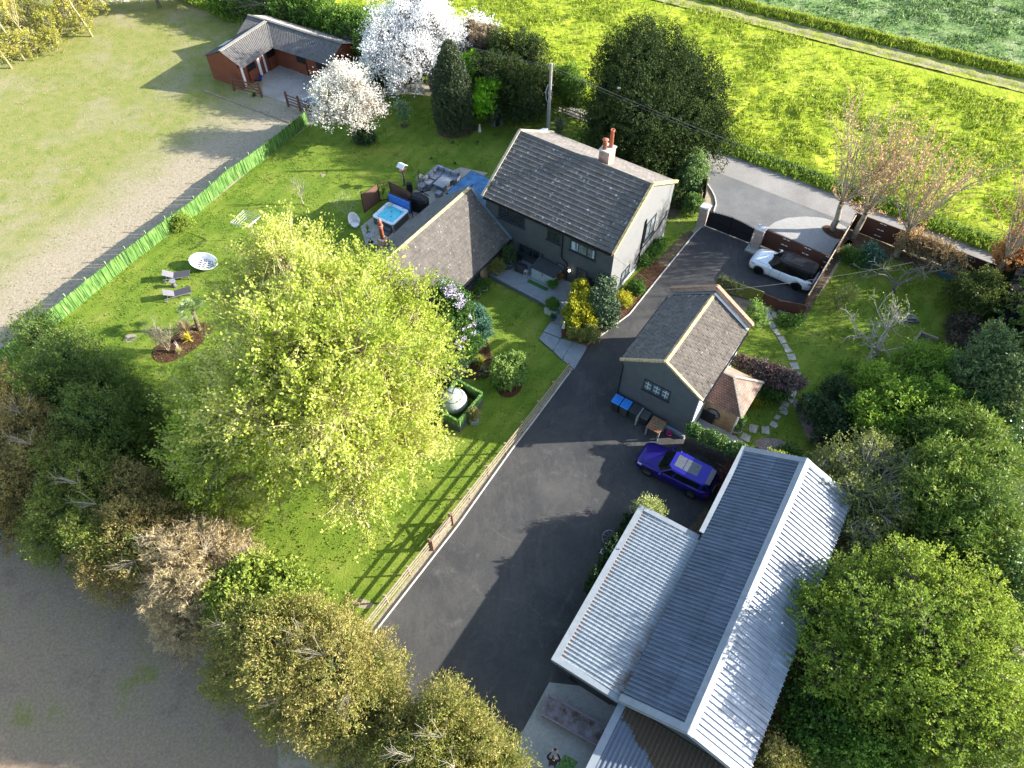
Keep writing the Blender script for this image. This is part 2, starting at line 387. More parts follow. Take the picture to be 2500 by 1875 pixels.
def tar_extra(m, c):   # pale scuffs and tyre arcs on the new tarmac, a few pale grit specks
    a = m.ramp(m.noise(.55, 6, .75, dist=1.5), [(.52, (0, 0, 0)), (.8, (.55, .55, .55))])
    c = m.mix(a, c, (.115, .11, .105))
    v = m.n('ShaderNodeTexVoronoi'); v.inputs['Scale'].default_value = 3.1; m.l(m.co, v.inputs['Vector'])
    st_ = m.ramp(m.noise(.5, 7, .8, m.scaled((1, .35, 1), (0, 0, R(-32))), .5), [(.5, (0, 0, 0)), (.75, (.6, .6, .6))]); c = m.mix(st_, c, (.125, .118, .11))
    d = m.ramp(v.outputs['Distance'], [(.0, (1, 1, 1)), (.06, (0, 0, 0))]); s = m.mix(.6, (0, 0, 0), d)
    for sc, mk in ((.16, .9), (.3, 1.7)):   # thin curved tyre scuffs, only in places
        mp = m.n('ShaderNodeMapping'); mp.inputs['Location'].default_value = (sc * 90, 0, 0); mp.inputs['Scale'].default_value = (1, .6, 1); m.l(m.co, mp.inputs['Vector'])
        q = m.noise(sc, 1.5, .4, mp.outputs[0], 1.2); ln = m.ramp(q, [(.487, (0, 0, 0)), (.5, (.5, .5, .5)), (.513, (0, 0, 0))])
        k = m.mix(1.0, ln, m.ramp(m.noise(mk, 5, .8), [(.5, (0, 0, 0)), (.66, (1, 1, 1))]), 'MULTIPLY'); c = m.mix(k, c, (.16, .15, .14))
    return m.mix(s, c, (.25, .24, .22))
M_tar = ground('new_tarmac', [(.25, (.045, .045, .048)), (.45, (.062, .061, .061)), (.62, (.076, .073, .070)), (.8, (.10, .096, .09))], .28, [(.3, (.36, .36, .36)), (.7, (.62, .62, .62))], 22, .8, rough=.82, bump=.45, bdist=.012, bscale=45, extra=tar_extra)
M_oldtar = ground('old_tarmac', [(.3, (.13, .13, .128)), (.7, (.19, .188, .182))], .5, [(.3, (.38, .38, .38)), (.7, (.62, .62, .62))], 14, .8, rough=.85, bump=.4, bdist=.012, bscale=30)
M_lane = ground('lane_concrete', [(.3, (.215, .20, .185)), (.7, (.31, .29, .265))], .35, [(.3, (.4, .4, .4)), (.7, (.6, .6, .6))], 8, .7, bump=.3, bdist=.012)
M_conc = ground('concrete', [(.3, (.26, .265, .25)), (.7, (.38, .38, .36))], .6, [(.3, (.4, .4, .4)), (.7, (.6, .6, .6))], 6, .7, bump=.25, bdist=.01)
def block_extra(m, c):
    b = m.n('ShaderNodeTexBrick'); b.inputs['Scale'].default_value = 1; b.inputs['Brick Width'].default_value = .22; b.inputs['Row Height'].default_value = .12
    b.inputs['Mortar Size'].default_value = .012; b.inputs['Color1'].default_value = (.38, .37, .345, 1); b.inputs['Color2'].default_value = (.30, .29, .275, 1); b.inputs['Mortar'].default_value = (.2, .19, .17, 1)
    m.l(m.scaled((1, 1, 1), (0, 0, .6)), b.inputs['Vector']); return m.mix(.65, c, b.outputs['Color'])
M_block = ground('block_paving', [(.3, (.34, .325, .30)), (.7, (.46, .44, .41))], .6, [(.4, (.4, .4, .4)), (.7, (.6, .6, .6))], 9, .5, bump=.2, bdist=.01, extra=block_extra)
M_slab = ground('stone_slab', [(.3, (.34, .31, .26)), (.7, (.48, .44, .37))], 1.2, [(.3, (.35, .35, .35)), (.7, (.65, .65, .65))], 9, .6, bump=.3, bdist=.01)
M_field = ground('rough_meadow', [(.25, (.20, .26, .02)), (.45, (.27, .325, .025)), (.6, (.34, .365, .04)), (.78, (.32, .33, .09))], .5,
                 [(.25, (.3, .36, .3)), (.75, (.7, .68, .62))], 2.6, .7, bump=.7, bdist=.2, bscale=2.6)
M_crop = ground('young_crop', [(.3, (.12, .20, .06)), (.5, (.175, .255, .09)), (.68, (.27, .29, .16)), (.82, (.33, .31, .2))], .6,
                [(.28, (.25, .3, .26)), (.72, (.72, .7, .66))], 3.5, .8, bump=1, bdist=.25, bscale=3)
M_track = ground('field_track', [(.3, (.23, .26, .05)), (.48, (.28, .29, .07)), (.58, (.31, .27, .17)), (.7, (.24, .28, .05))], 1.1, [(.3, (.3, .3, .3)), (.7, (.7, .7, .7))], 5, .8, bump=.8, bdist=.08)
M_yard = ground('grey_brown_yard', [(.25, (.20, .14, .09)), (.45, (.27, .20, .135)), (.6, (.26, .205, .12)), (.7, (.20, .19, .06)), (.85, (.38, .28, .17))], .45, [(.3, (.36, .36, .36)), (.7, (.64, .64, .64))], 7, .8, bump=.35, bdist=.03, bscale=9)
# ---- base sheet: the paddock turf reaches the horizon
sheet('ground', [(-700, -300), (700, -300), (700, 900), (-700, 900)], 0, M_paddock)
# lane frame: s along the lane, t away from it
LO = Vector((17.93, 54.12, 0)); LE = Vector((.8179, -.5754, 0)); LT = Vector((.5754, .8179, 0))
def ST(s, t, z=0.0): return LO + LE * s + LT * t + Vector((0, 0, z))
def grid(name, s, t, hfun, tmin, mat):
    A, B = np.meshgrid(s, t, indexing='ij'); T = B + tmin(A)
    X = LO.x + LE.x * A + LT.x * T; Y = LO.y + LE.y * A + LT.y * T; Z = hfun(A, B, X, Y)
    V = np.stack([X, Y, Z], -1).reshape(-1, 3); n, k = A.shape; i = np.arange(n * k).reshape(n, k)
    F = np.stack([i[:-1, :-1], i[1:, :-1], i[1:, 1:], i[:-1, 1:]], -1).reshape(-1, 4)
    o = fast_mesh(name, V, F, mat, smooth=True); o['kind'] = 'structure'; return o
def tlow(s): return np.where(s > -17, 0, -9 * (1 - np.exp((np.minimum(s, -17) + 17) / 9)))
def hf(s, b, X, Y):
    e = np.clip(b / 2.2, 0, 1); k = np.clip((21.7 + .1 * s - b) / 2, 0, 1)
    z = .03 + e * (.25 + .4 * fbm(X * .35, Y * .35) + .62 * (fbm(X * 1.4 + 9, Y * 1.4, 3) - .3) * np.clip(fbm(X * .13 + 3, Y * .13) * 3.2 - .7, .2, 1.5))
    return z * k + .46 * (1 - k)
ss = np.concatenate([np.arange(-85, 70, .42)])
grid('meadow', ss, np.arange(0, 31, .32), lambda s, b, X, Y: hf(s, b, X, Y), lambda s: np.where(s > -17, 0, tlow(s)) , M_field)
trk = lambda s: 22.4 + .1 * s
for nm, a, b, mat, z in (('track', -.1, 1.5, M_track, .62), ('grass_verge', 1.3, 3.1, M_field, .60)): pass
def ht(s, b, X, Y): return .45 + .25 * fbm(X * 1.2, Y * 1.2) - .10 * np.exp(-((b - .4) / .25) ** 2) - .08 * np.exp(-((b - 1.7) / .25) ** 2)
grid('track', ss, np.arange(-.2, 2.3, .16), ht, lambda s: trk(s), M_track)
def hb(s, b, X, Y): return .50 + .32 * np.exp(-((b - .9) / .38) ** 2) + .5 * (fbm(X * 1.7, Y * 1.7, 3) - .35)
grid('grass_bank', ss, np.arange(-.1, 1.7, .12), hb, lambda s: trk(s) + 2.25, M_field)
def hc(s, b, X, Y): return .5 + .22 * fbm(X * .9, Y * .9) + .16 * np.sin(b * 2.1 + .4 * np.sin(s * .3)) * .4 + .35 * (fbm(X * 2.4, Y * 2.4, 2) - .35)
grid('crop_field', ss[::1], np.concatenate([np.arange(0, 30, .36), np.arange(30, 160, 3)]), hc, lambda s: trk(s) + 3.9, M_crop)
sheet('far_field', [ST(70, 0), ST(70, 300), ST(600, 300), ST(600, 0)], .3, M_crop)
# ---- lane, forecourt, driveway
lane = [ST(90, 0), ST(90, -2.9), ST(-10, -2.9), ST(-17, -3.2), ST(-19.5, -3.8), ST(-19.5, -.6), ST(-17, .1)]
sheet('lane', lane, .022, M_lane)
fore = [P(1716, 402), P(2040, 545), P(2095, 575), P(2010, 665), P(1857, 600), P(1831, 596), P(1718, 552), P(1742, 505), P(1744, 480), P(1718, 440)]
sheet('forecourt', [ST(-2.5, -2.85), ST(15.5, -2.85)] + fore[3:], .018, M_oldtar)
blk = [H2(735, 690), H2(800, 640), H2(900, 605), H2(1050, 594), H2(1190, 605), H2(1290, 635), H2(1400, 690), H2(1330, 830), H2(1255, 912), H2(1100, 850)]
sheet('block_paved_apron', blk, .03, M_block)
mr = [H2(1180, 700), H2(1190, 672), H2(1230, 663), H2(1300, 690), H2(1385, 720), H2(1335, 790), H2(1240, 755)]
sheet('tree_pit', smooth_poly(mr, 2), .055, M_mulch)
drive = [(850, 1640), (913, 1546), (1118, 1283), (1249.5, 1097), (1312, 1016), (1393, 908), (1402, 900), (1434, 844), (1455, 829), (1536, 769), (1591, 701), (1697, 568),
         (1718, 551), (1831, 596), (2009, 662), (1957, 752), (1854, 741), (1760, 715), (1700, 780), (1640, 900), (1600, 1000), (1666, 1070), (1790, 1160), (1800, 1300), (1420, 1700),
         (1341, 1668), (1269, 1798), (1200, 1920), (900, 2000), (820, 1850)]
sheet('driveway', [P(*q) for q in drive], .02, M_tar)
sheet('concrete_apron', [P(1341, 1666), P(1269, 1798), P(1180, 1960), P(1700, 1960), P(1640, 1700)], .026, M_conc)
# ---- gardens
M_l = M_lawn
lawn = [(760, 303), (700, 347), (619, 410), (488, 517), (324, 640), (130, 797), (-40, 935), (-40, 1060), (200, 1200), (400, 1330), (560, 1460), (760, 1560), (880, 1560), (906, 1531), (1115, 1252), (1305, 1012), (1392, 898), (1430, 846), (1450, 826), (1530, 765), (1585, 697),
        (1640, 620), (1700, 552), (1712, 500), (1700, 420), (1660, 395), (1500, 300), (1330, 250), (1180, 240), (1000, 230), (900, 235)]
sheet('lawn', [P(*q) for q in lawn], .008, M_lawn)
rl = [(1868, 735), (1905, 760), (1962, 772), (2022, 690), (2075, 600), (2140, 600), (2420, 720), (2480, 900), (2100, 1250), (1990, 1140), (1860, 1110), (1790, 1060), (1700, 1010), (1780, 850), (1830, 740)]
sheet('side_lawn', [P(*q) for q in rl], .009, M_lawn)
# mulch and gravel
def bed(name, pts, mat, z=.03, sm=2):
    return sheet(name, smooth_poly(pts, sm) if sm else pts, z, mat)
bed('mulch_bed', [L1(285, 1520), L1(330, 1590), L1(430, 1605), L1(560, 1570), L1(700, 1490), L1(800, 1400), L1(850, 1340), L1(925, 1280), L1(900, 1210), L1(820, 1190), L1(740, 1200), L1(560, 1300), L1(400, 1400), L1(310, 1450)], M_mulch)
bed('mulch_circle', [H5(770, 1080), H5(790, 1140), H5(850, 1185), H5(940, 1180), H5(1010, 1110), H5(1020, 1030), H5(990, 960), H5(900, 900), H5(790, 940)], M_mulch)
bed('rockery_bed', [H5(430, 1010), H5(520, 1015), H5(640, 1030), H5(740, 990), H5(780, 900), H5(730, 800), H5(715, 700), H5(660, 600), H5(540, 420), H5(400, 400), H5(330, 600), H5(300, 900)], M_mulch)
bed('border_bed', [H1(920, 1655), H1(1165, 1472), H1(1328, 1265), H1(1448, 1120), H1(1340, 1075), H1(1200, 1190), H1(1060, 1380), H1(900, 1560)], M_mulch, sm=0)
bed('border_verge', [H1(1448, 1120), H1(1560, 980), H1(1650, 872), H1(1600, 850), H1(1480, 960), H1(1400, 1040), H1(1340, 1075)], M_earth, sm=1)
bed('tree_bed', [R3(550, 1010), R3(560, 1105), R3(700, 1130), R3(840, 1090), R3(900, 1020), R3(700, 940)], M_earth)
bed('yard_verge', [P(1500, 330), P(1690, 400), P(1680, 470), P(1640, 560), P(1560, 470), P(1440, 340)], M_earth, .012)
bed('hedge_bed', [P(-80, 980), P(60, 960), P(220, 1080), P(420, 1230), P(560, 1420), P(760, 1560), P(900, 1640), P(820, 1900), P(-100, 1500)], M_soil, .014)
bed('gravel_bed', [Z7(1000, 1290), Z7(1150, 1215), Z7(1330, 1210), Z7(1480, 1260), Z7(1660, 1400), Z7(1800, 1600), Z7(1600, 1560), Z7(1300, 1480)], M_gravel, .03)
bed('gravel_strip', [Z7(1560, 680), Z7(1580, 760), Z7(1640, 900), Z7(1700, 1050), Z7(1760, 1200), Z7(1900, 1350), Z7(2100, 1300), Z7(1900, 1000), Z7(1720, 850), Z7(1660, 700)], M_gravel, .03)
bed('purple_hedge_bed', [Z7(1050, 620), Z7(1250, 740), Z7(1400, 740), Z7(1480, 640), Z7(1300, 480), Z7(1050, 420)], M_earth, .03)
bed('corner_bed', [H2(850, 1400), H2(960, 1470), H2(1060, 1400), H2(1180, 1180), H2(1380, 830), H2(1450, 800), H2(1330, 760), H2(1200, 1000), H2(1040, 1340)], M_earth, .03, 1)
bed('fence_bed', [H3(180, 500), H3(260, 430), H3(330, 380), H3(700, 560), H3(1200, 780), H3(1230, 820), H3(1000, 760), H3(600, 600), H3(330, 520)], M_earth, .03, 1)
bed('worn_patch', [L1(10, 1330), L1(90, 1305), L1(160, 1320), L1(120, 1370), L1(40, 1410)], M_soil, .018)
bed('worn_patch', [R2(1100, 1415), R2(1130, 1400), R2(1150, 1420), R2(1120, 1440)], M_soil, .018)
bed('worn_patch', [L4(1260, 540), L4(1330, 510), L4(1430, 550), L4(1400, 590), L4(1290, 575)], M_soil, .018)
bed('hardcore_yard', [P(-80, 1300), P(120, 1280), P(330, 1440), P(500, 1640), P(700, 1800), P(640, 2000), P(-100, 2000)], M_yard, .016)
sheet('stable_yard', [Z1(840, 850), Z1(1000, 700), Z1(1500, 840), Z1(1760, 1000), Z1(1640, 1180), Z1(1400, 1300), Z1(850, 1120)], .03, ground('yard_concrete', [(.3, (.34, .30, .26)), (.7, (.46, .42, .37))], .5, [(.4, (.4, .4, .4)), (.7, (.6, .6, .6))], 7, .6, bump=.2, bdist=.01))
# kerbs
M_kerb = flat('kerb_stone', (.50, .47, .42), .8)
def strip(name, pts, w, z, mat, label=None, cat=None, kind='structure'):
    mb = MB()
    for a, b in zip(pts[:-1], pts[1:]): mb.bar(Vector((a.x, a.y, z / 2)), Vector((b.x, b.y, z / 2)), w, z)
    o = mb.build(name, mat); o['kind'] = kind; return o
strip('kerb', [P(906, 1556), P(1118, 1284), P(1250, 1098), P(1312, 1017), P(1392, 909)], .07, .10, M_kerb)
strip('kerb', [H1(920, 1657), H1(1165, 1474), H1(1330, 1268), H1(1450, 1120), H1(1655, 868), P(1716, 552)], .07, .10, M_kerb)
strip('kerb', [H2(250, 330), H2(290, 390), H2(315, 440), H2(325, 500), H2(305, 560)], .1, .12, M_kerb)
# paving by the house
sheet('patio', [Z6(0, 920), Z6(190, 770), Z6(480, 560), Z6(1000, 250), Z6(1180, 100), Z6(1800, -150), Z6(2300, -50), Z6(1000, 900), Z6(460, 1240), Z6(100, 1240)], .05, M_slab)
# ================================================================== BUILDINGS
def tilemat(name, c0, c1, mort, width, row, along='x', off=(0, 0), lichen=(.55, .55, .5), lscale=7, lamt=.09, orange=None, rough=.9, stain=None, mix=1.0):
    m = NT(name); b = m.n('ShaderNodeTexBrick'); b.inputs['Scale'].default_value = 1; b.inputs['Brick Width'].default_value = width
    b.inputs['Row Height'].default_value = row; b.inputs['Mortar Size'].default_value = .018; b.inputs['Mortar Smooth'].default_value = .3
    b.inputs['Color1'].default_value = (*c0, 1); b.inputs['Color2'].default_value = (*c1, 1); b.inputs['Mortar'].default_value = (*mort, 1)
    mp = m.n('ShaderNodeMapping'); mp.inputs['Location'].default_value = (off[0], off[1], 0)
    mp.inputs['Rotation'].default_value = (0, 0, 0 if along == 'x' else R(90)); m.l(m.co, mp.inputs['Vector']); m.l(mp.outputs[0], b.inputs['Vector'])
    avg = tuple((a + b) / 2 * .96 for a, b in zip(c0, c1))
    bc = m.mix(mix, avg, b.outputs['Color']) if mix < 1 else b.outputs['Color']
    g = m.ramp(m.noise(2.2, 6, .75), [(.28, (.28, .28, .28)), (.72, (.74, .74, .72))]); c = m.mix(.9, bc, g, 'OVERLAY')
    g2 = m.ramp(m.noise(26, 3, .8), [(.3, (.3, .3, .3)), (.7, (.7, .7, .7))]); c = m.mix(.8, c, g2, 'OVERLAY')
    if orange:
        o = m.ramp(m.noise(3.3, 5, .7, dist=.4), [(orange[0], (0, 0, 0)), (orange[0] + .1, (1, 1, 1))]); c = m.mix(o, c, orange[1])
    for sc, am, br in ((lscale, lamt, 1), (lscale * 2.3, lamt * .95, .8)):
        v = m.n('ShaderNodeTexVoronoi'); v.inputs['Scale'].default_value = sc; v.inputs['Randomness'].default_value = 1; m.l(m.co, v.inputs['Vector'])
        k = m.ramp(v.outputs['Distance'], [(am, (1, 1, 1)), (am + .05, (0, 0, 0))])
        w = m.ramp(m.noise(1.1 * br, 4, .7), [(.42, (0, 0, 0)), (.58, (1, 1, 1))]); vv = m.n('ShaderNodeSeparateColor'); m.l(v.outputs['Color'], vv.inputs[0])
        pick = m.ramp(vv.outputs[0], [(.35, (0, 0, 0)), (.6, (br, br, br))])
        k = m.mix(1.0, k, pick, 'MULTIPLY'); k = m.mix(1.0, k, w, 'MULTIPLY'); c = m.mix(k, c, lichen)
    m.bump(m.mix(.5, b.outputs['Fac'], m.noise(30, 3, .7)), .35, .015)
    return m.fin(c, rough, 0, .2)
def courses(mb, a0, a1, b0, b1, n, lip=.03):
    a0, a1, b0, b1 = map(Vector, (a0, a1, b0, b1)); nr = (a1 - a0).cross(b0 - a0).normalized()
    if nr.z < 0: nr.negate()
    for i in range(n):
        t0, t1 = i / n, (i + 1) / n; p0 = a0.lerp(b0, t0); p1 = a1.lerp(b1, t0); q0 = a0.lerp(b0, t1); q1 = a1.lerp(b1, t1)
        u = nr * lip; mb.add([p0 + u, p1 + u, q1 + nr * .004, q0 + nr * .004, p0 - nr * .05, p1 - nr * .05, q1 - nr * .05, q0 - nr * .05],
                             [(0, 1, 2, 3), (4, 5, 1, 0), (1, 5, 6, 2), (4, 0, 3, 7), (7, 6, 5, 4)])
def brickmat(name, c0, c1, mort, rough=.9, w=.22, h=.075):
    m = NT(name); b = m.n('ShaderNodeTexBrick'); b.inputs['Scale'].default_value = 1; b.inputs['Brick Width'].default_value = w; b.inputs['Row Height'].default_value = h
    b.inputs['Mortar Size'].default_value = .01; b.inputs['Color1'].default_value = (*c0, 1); b.inputs['Color2'].default_value = (*c1, 1); b.inputs['Mortar'].default_value = (*mort, 1)
    s = m.n('ShaderNodeSeparateXYZ'); m.l(m.co, s.inputs[0]); ad = m.n('ShaderNodeMath', operation='ADD'); m.l(s.outputs[0], ad.inputs[0]); m.l(s.outputs[1], ad.inputs[1])
    cb = m.n('ShaderNodeCombineXYZ'); m.l(ad.outputs[0], cb.inputs[0]); m.l(s.outputs[2], cb.inputs[1]); m.l(cb.outputs[0], b.inputs['Vector'])
    c = m.mix(.6, b.outputs['Color'], m.ramp(m.noise(2.5, 5, .7), [(.3, (.3, .3, .3)), (.7, (.7, .7, .7))]), 'OVERLAY')
    return m.fin(c, rough, 0, .2)
def boardmat(name, col, pitch=.15, axis='z', dark=.45, rough=.7, var=.15):
    """painted boarding: thin shadow gaps every pitch metres"""
    m = NT(name); w = m.n('ShaderNodeTexWave', wave_type='BANDS', bands_direction='X'); w.wave_profile = 'SAW'; w.inputs['Scale'].default_value = 1 / pitch / 6.2832 * 6.2832 / 1
    w.inputs['Scale'].default_value = .31416 / pitch
    s = m.n('ShaderNodeSeparateXYZ'); m.l(m.co, s.inputs[0]); cb = m.n('ShaderNodeCombineXYZ')
    if axis == 'xy':
        ad = m.n('ShaderNodeMath', operation='ADD'); m.l(s.outputs[0], ad.inputs[0]); m.l(s.outputs[1], ad.inputs[1]); m.l(ad.outputs[0], cb.inputs[0])
    else: m.l(s.outputs['xyz'.index(axis)], cb.inputs[0])
    m.l(cb.outputs[0], w.inputs['Vector'])
    g = m.ramp(w.outputs['Fac'], [(0, (dark,) * 3), (.1, (1, 1, 1))])
    base = m.ramp(m.noise(1.3, 6, .7), [(.3, tuple(c * (1 - var) for c in col)), (.7, tuple(c * (1 + var) for c in col))])
    m.bump(w.outputs['Fac'], .25, .02)
    return m.fin(m.mix(1.0, base, g, 'MULTIPLY'), rough, 0, .3)
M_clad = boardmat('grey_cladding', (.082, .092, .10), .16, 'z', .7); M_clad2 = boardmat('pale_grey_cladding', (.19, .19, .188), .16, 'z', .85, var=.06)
M_render = flat('grey_render', (.085, .095, .105), .85, var=.12, scale=1.6, bump=.1)
M_frame = flat('anthracite_frame', (.035, .042, .05), .4)
M_black = flat('black_plastic', (.012, .012, .013), .35)
M_white = flat('white_paint', (.75, .76, .76), .5, var=.05)
M_lead = flat('lead_flashing', (.17, .22, .27), .5, .2)
M_mortar = flat('lichen_mortar', (.46, .36, .20), .9, var=.45, scale=7)
M_terra = flat('terracotta', (.42, .13, .065), .7, var=.25)
M_redbrick = brickmat('red_brick', (.33, .13, .08), (.42, .24, .17), (.42, .38, .33))
M_yellowbrick = brickmat('stock_brick', (.26, .17, .095), (.36, .25, .14), (.22, .17, .12))
M_pinkbrick = brickmat('pink_brick', (.36, .25, .21), (.44, .32, .27), (.4, .37, .33))
def glassmat(name, col=(.02, .025, .03), rough=.06, spec=.8):
    m = NT(name); f = m.ramp(m.noise(1.7, 3), [(.3, tuple(c * .5 for c in col)), (.7, tuple(c * 1.6 for c in col))]); return m.fin(f, rough, 0, spec)
M_glass = glassmat('window_glass'); M_glass_pale = glassmat('curtained_glass', (.16, .18, .19), .1); M_glass_blue = glassmat('pale_blue_glass', (.12, .17, .20), .1)
M_wood = flat('weathered_wood', (.30, .24, .17), .85, var=.3, scale=5)
M_wood_dark = flat('dark_stained_wood', (.075, .038, .022), .75, var=.25, scale=4)
M_pole = flat('grey_pole_wood', (.28, .26, .22), .85, var=.25)

def window(parent, origin, ax, w, h, nrm, panes=2, rows=1, bar=.06, frame=M_frame, glass=M_glass, sill=True, vbars=0, name='window', reveal=True):
    """framed window: origin = lower left corner on the wall, ax = along, nrm = outwards"""
    o = Vector(origin); ax = Vector(ax); n = Vector(nrm); up = Vector((0, 0, 1)); mb = MB()
    def slab(m, x0, x1, z0, z1, d0, d1):
        p = [o + ax * x + up * z + n * d for d in (d0, d1) for (x, z) in ((x0, z0), (x1, z0), (x1, z1), (x0, z1))]
        m.hexa([p[0], p[1], p[2], p[3], p[4], p[5], p[6], p[7]])
    slab(mb, 0, w, 0, bar, -.02, .05); slab(mb, 0, w, h - bar, h, -.02, .05)
    xs = [i * w / panes for i in range(panes + 1)]
    for i, x in enumerate(xs):
        a = min(max(x - bar / 2, 0), w - bar); slab(mb, a, a + bar, bar, h - bar, -.02, .05)
    for r in range(1, rows):
        slab(mb, bar, w - bar, h * r / rows - bar / 2, h * r / rows + bar / 2, -.02, .045)
    f = mb.build(name, frame, parent)
    g = MB(); slab(g, bar * .5, w - bar * .5, bar * .5, h - bar * .5, -.015, .015); g.build('pane', glass, f)
    if vbars:
        q = MB()
        for i in range(panes):
            a, b = xs[i] + bar, xs[i + 1] - bar
            for k in range(1, 2): slab(q, (a + b) / 2 - .012, (a + b) / 2 + .012, bar, h - bar, .012, .03)
            for k in range(1, vbars + 1): slab(q, a, b, h * k / (vbars + 1) - .012, h * k / (vbars + 1) + .012, .012, .032)
        q.build('glazing_bars', M_white, f)
    if sill: s = MB(); slab(s, -.06, w + .06, -.07, -.003, -.02, .12); s.build('sill', frame, f)
    return f
# ------------------------------------------------------------------ main house
HR = R(-34.6); HC = Vector((4.98, 42.25, 0))
house = thing('house', 'two storey grey clad house with a dark lichen spotted tiled roof and brick chimney', 'house', HC, HR)
HX, HY, HE, HRZ = 5.3, 4.42, 5.0, 7.62
mb = MB(); prof = [(-HY, 0), (HY, 0), (HY, HE - .12), (0, HRZ - .2), (-HY, HE - .12)]
vs = [(x, y, z) for x in (-HX, HX) for y, z in prof]
mb.add(vs, [(4, 3, 2, 1, 0), (5, 6, 7, 8, 9)] + [(i, (i + 1) % 5, 5 + (i + 1) % 5, 5 + i) for i in (0, 1, 4)])
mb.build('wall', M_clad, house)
for sx in (-1, 1):
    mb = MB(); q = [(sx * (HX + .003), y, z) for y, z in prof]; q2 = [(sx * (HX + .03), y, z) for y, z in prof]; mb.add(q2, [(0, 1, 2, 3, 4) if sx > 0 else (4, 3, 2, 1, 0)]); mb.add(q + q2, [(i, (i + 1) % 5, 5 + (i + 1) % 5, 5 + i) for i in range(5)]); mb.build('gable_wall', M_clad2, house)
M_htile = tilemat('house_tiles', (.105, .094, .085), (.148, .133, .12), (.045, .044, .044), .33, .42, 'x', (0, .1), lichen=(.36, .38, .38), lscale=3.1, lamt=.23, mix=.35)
M_htile2 = tilemat('house_rear_tiles', (.19, .168, .152), (.24, .215, .195), (.14, .12, .11), .33, .42, 'x', (0, .1), lichen=(.5, .47, .42), lscale=6, lamt=.07)  # paler copy of the front tiles, sunlight on the rear slope put into the colour
yo = 4.72; ze = HE - .05
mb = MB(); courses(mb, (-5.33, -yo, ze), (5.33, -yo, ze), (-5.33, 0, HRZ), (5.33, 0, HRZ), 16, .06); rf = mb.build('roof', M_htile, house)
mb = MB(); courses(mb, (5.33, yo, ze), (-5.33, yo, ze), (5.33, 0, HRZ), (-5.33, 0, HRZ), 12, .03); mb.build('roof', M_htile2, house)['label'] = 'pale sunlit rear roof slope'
mb = MB()
for i in range(26):
    x0 = -5.33 + i * .41; mb.add([(x0, -.16, HRZ - .03), (x0 + .40, -.16, HRZ - .03), (x0 + .40, 0, HRZ + .085), (x0, 0, HRZ + .085), (x0, .16, HRZ - .03), (x0 + .40, .16, HRZ - .03)], [(0, 1, 2, 3), (3, 2, 5, 4), (0, 3, 4), (1, 5, 2)])
mb.build('ridge_tiles', flat('ridge_tile', (.11, .10, .09), .9, var=.4, scale=8), rf)
for sx in (-1, 1):   # raised mortared verges
    for sy in (-1, 1):
        mb = MB(); a = Vector((sx * 5.38, sy * (yo + .02), ze + .02)); b = Vector((sx * 5.38, sy * .01, HRZ + .06)); mb.bar(a, b, .17, .2)
        mb.build('verge', flat('verge_cement', (.34, .30, .22), .9, var=.4, scale=6) if sx < 0 else flat('verge_lichen', (.50, .37, .17), .9, var=.5, scale=6), house)
mb = MB()
for sy in (-1, 1): mb.bar((-5.25, sy * (yo + .05), ze - .10), (5.25, sy * (yo + .05), ze - .10), .11, .10)
mb.build('gutter', M_black, house)
mb = MB(); mb.box(-5.28, 5.28, -yo + .02, -HY - .003, HE - .30, HE - .12); mb.box(-5.28, 5.28, HY + .003, yo - .02, HE - .30, HE - .12); mb.build('soffit', flat('soffit_brown', (.12, .06, .04), .7), house)
for (x0, x1, z0, z1, n, gm) in ((-4.16, -1.91, 3.45, 4.45, 3, M_glass), (.03, 1.12, 3.45, 4.38, 2, M_glass), (1.93, 3.98, 3.45, 4.36, 3, M_glass_pale), (-2.34, -.53, .98, 1.88, 3, M_glass), (1.01, 1.66, .98, 1.75, 1, M_glass_pale), (3.62, 4.6, .85, 1.75, 2, M_glass)):
    window(house, (x0, -HY - .003, z0), (1, 0, 0), x1 - x0, z1 - z0, (0, -1, 0), n, glass=gm, bar=.07)
# curtains and yellow blind behind the big first floor window read as pale strips
for x, w in ((2.08, .3), (2.5, .2), (3.75, .12)):
    mb = MB(); mb.add([(x, -HY - .022, 3.55), (x + w, -HY - .022, 3.55), (x + w * .7, -HY - .022, 4.26), (x - w * .1, -HY - .022, 4.26)], [(0, 1, 2, 3)]); mb.build('curtain', flat('blue_curtain', (.38, .47, .55), .8), house)
dr = MB(); dr.box(2.62, 2.70, -HY - .05, -HY - .003, .12, 2.12); dr.box(3.42, 3.50, -HY - .05, -HY - .003, .12, 2.12); dr.box(2.70, 3.42, -HY - .05, -HY - .003, 2.04, 2.12); dr.box(2.70, 3.42, -HY - .05, -HY - .003, .12, .28)
d = dr.build('door', M_frame, house); q = MB(); q.box(2.70, 3.42, -HY - .028, -HY - .003, .28, 2.04); q.build('pane', glassmat('door_glass', (.08, .07, .06)), d)
q = MB(); q.box(3.36, 3.39, -HY - .1, -HY - .051, 1.0, 1.15); q.build('handle', M_lead, d)
mb = MB(); mb.tube([(1.32, -4.6, 4.85), (1.32, -4.49, 4.6), (1.34, -4.49, 2.45), (1.5, -4.49, 2.25), (1.78, -4.49, 2.15), (1.88, -4.49, 1.95), (1.88, -4.49, .3)], .045, 8)
mb.tube([(-.25, -4.5, .4), (-.25, -4.5, 1.9)], .03, 6); mb.build('drainpipe', M_black, house)
lm = MB(); lm.box(2.06, 2.16, -4.5, -4.425, 1.55, 1.75); l_ = lm.build('wall_lamp', M_black, house)
em = NT('lamp_glow'); em.b.inputs['Emission Color'].default_value = (1, .85, .6, 1); em.b.inputs['Emission Strength'].default_value = 5; em.fin((.9, .85, .7))
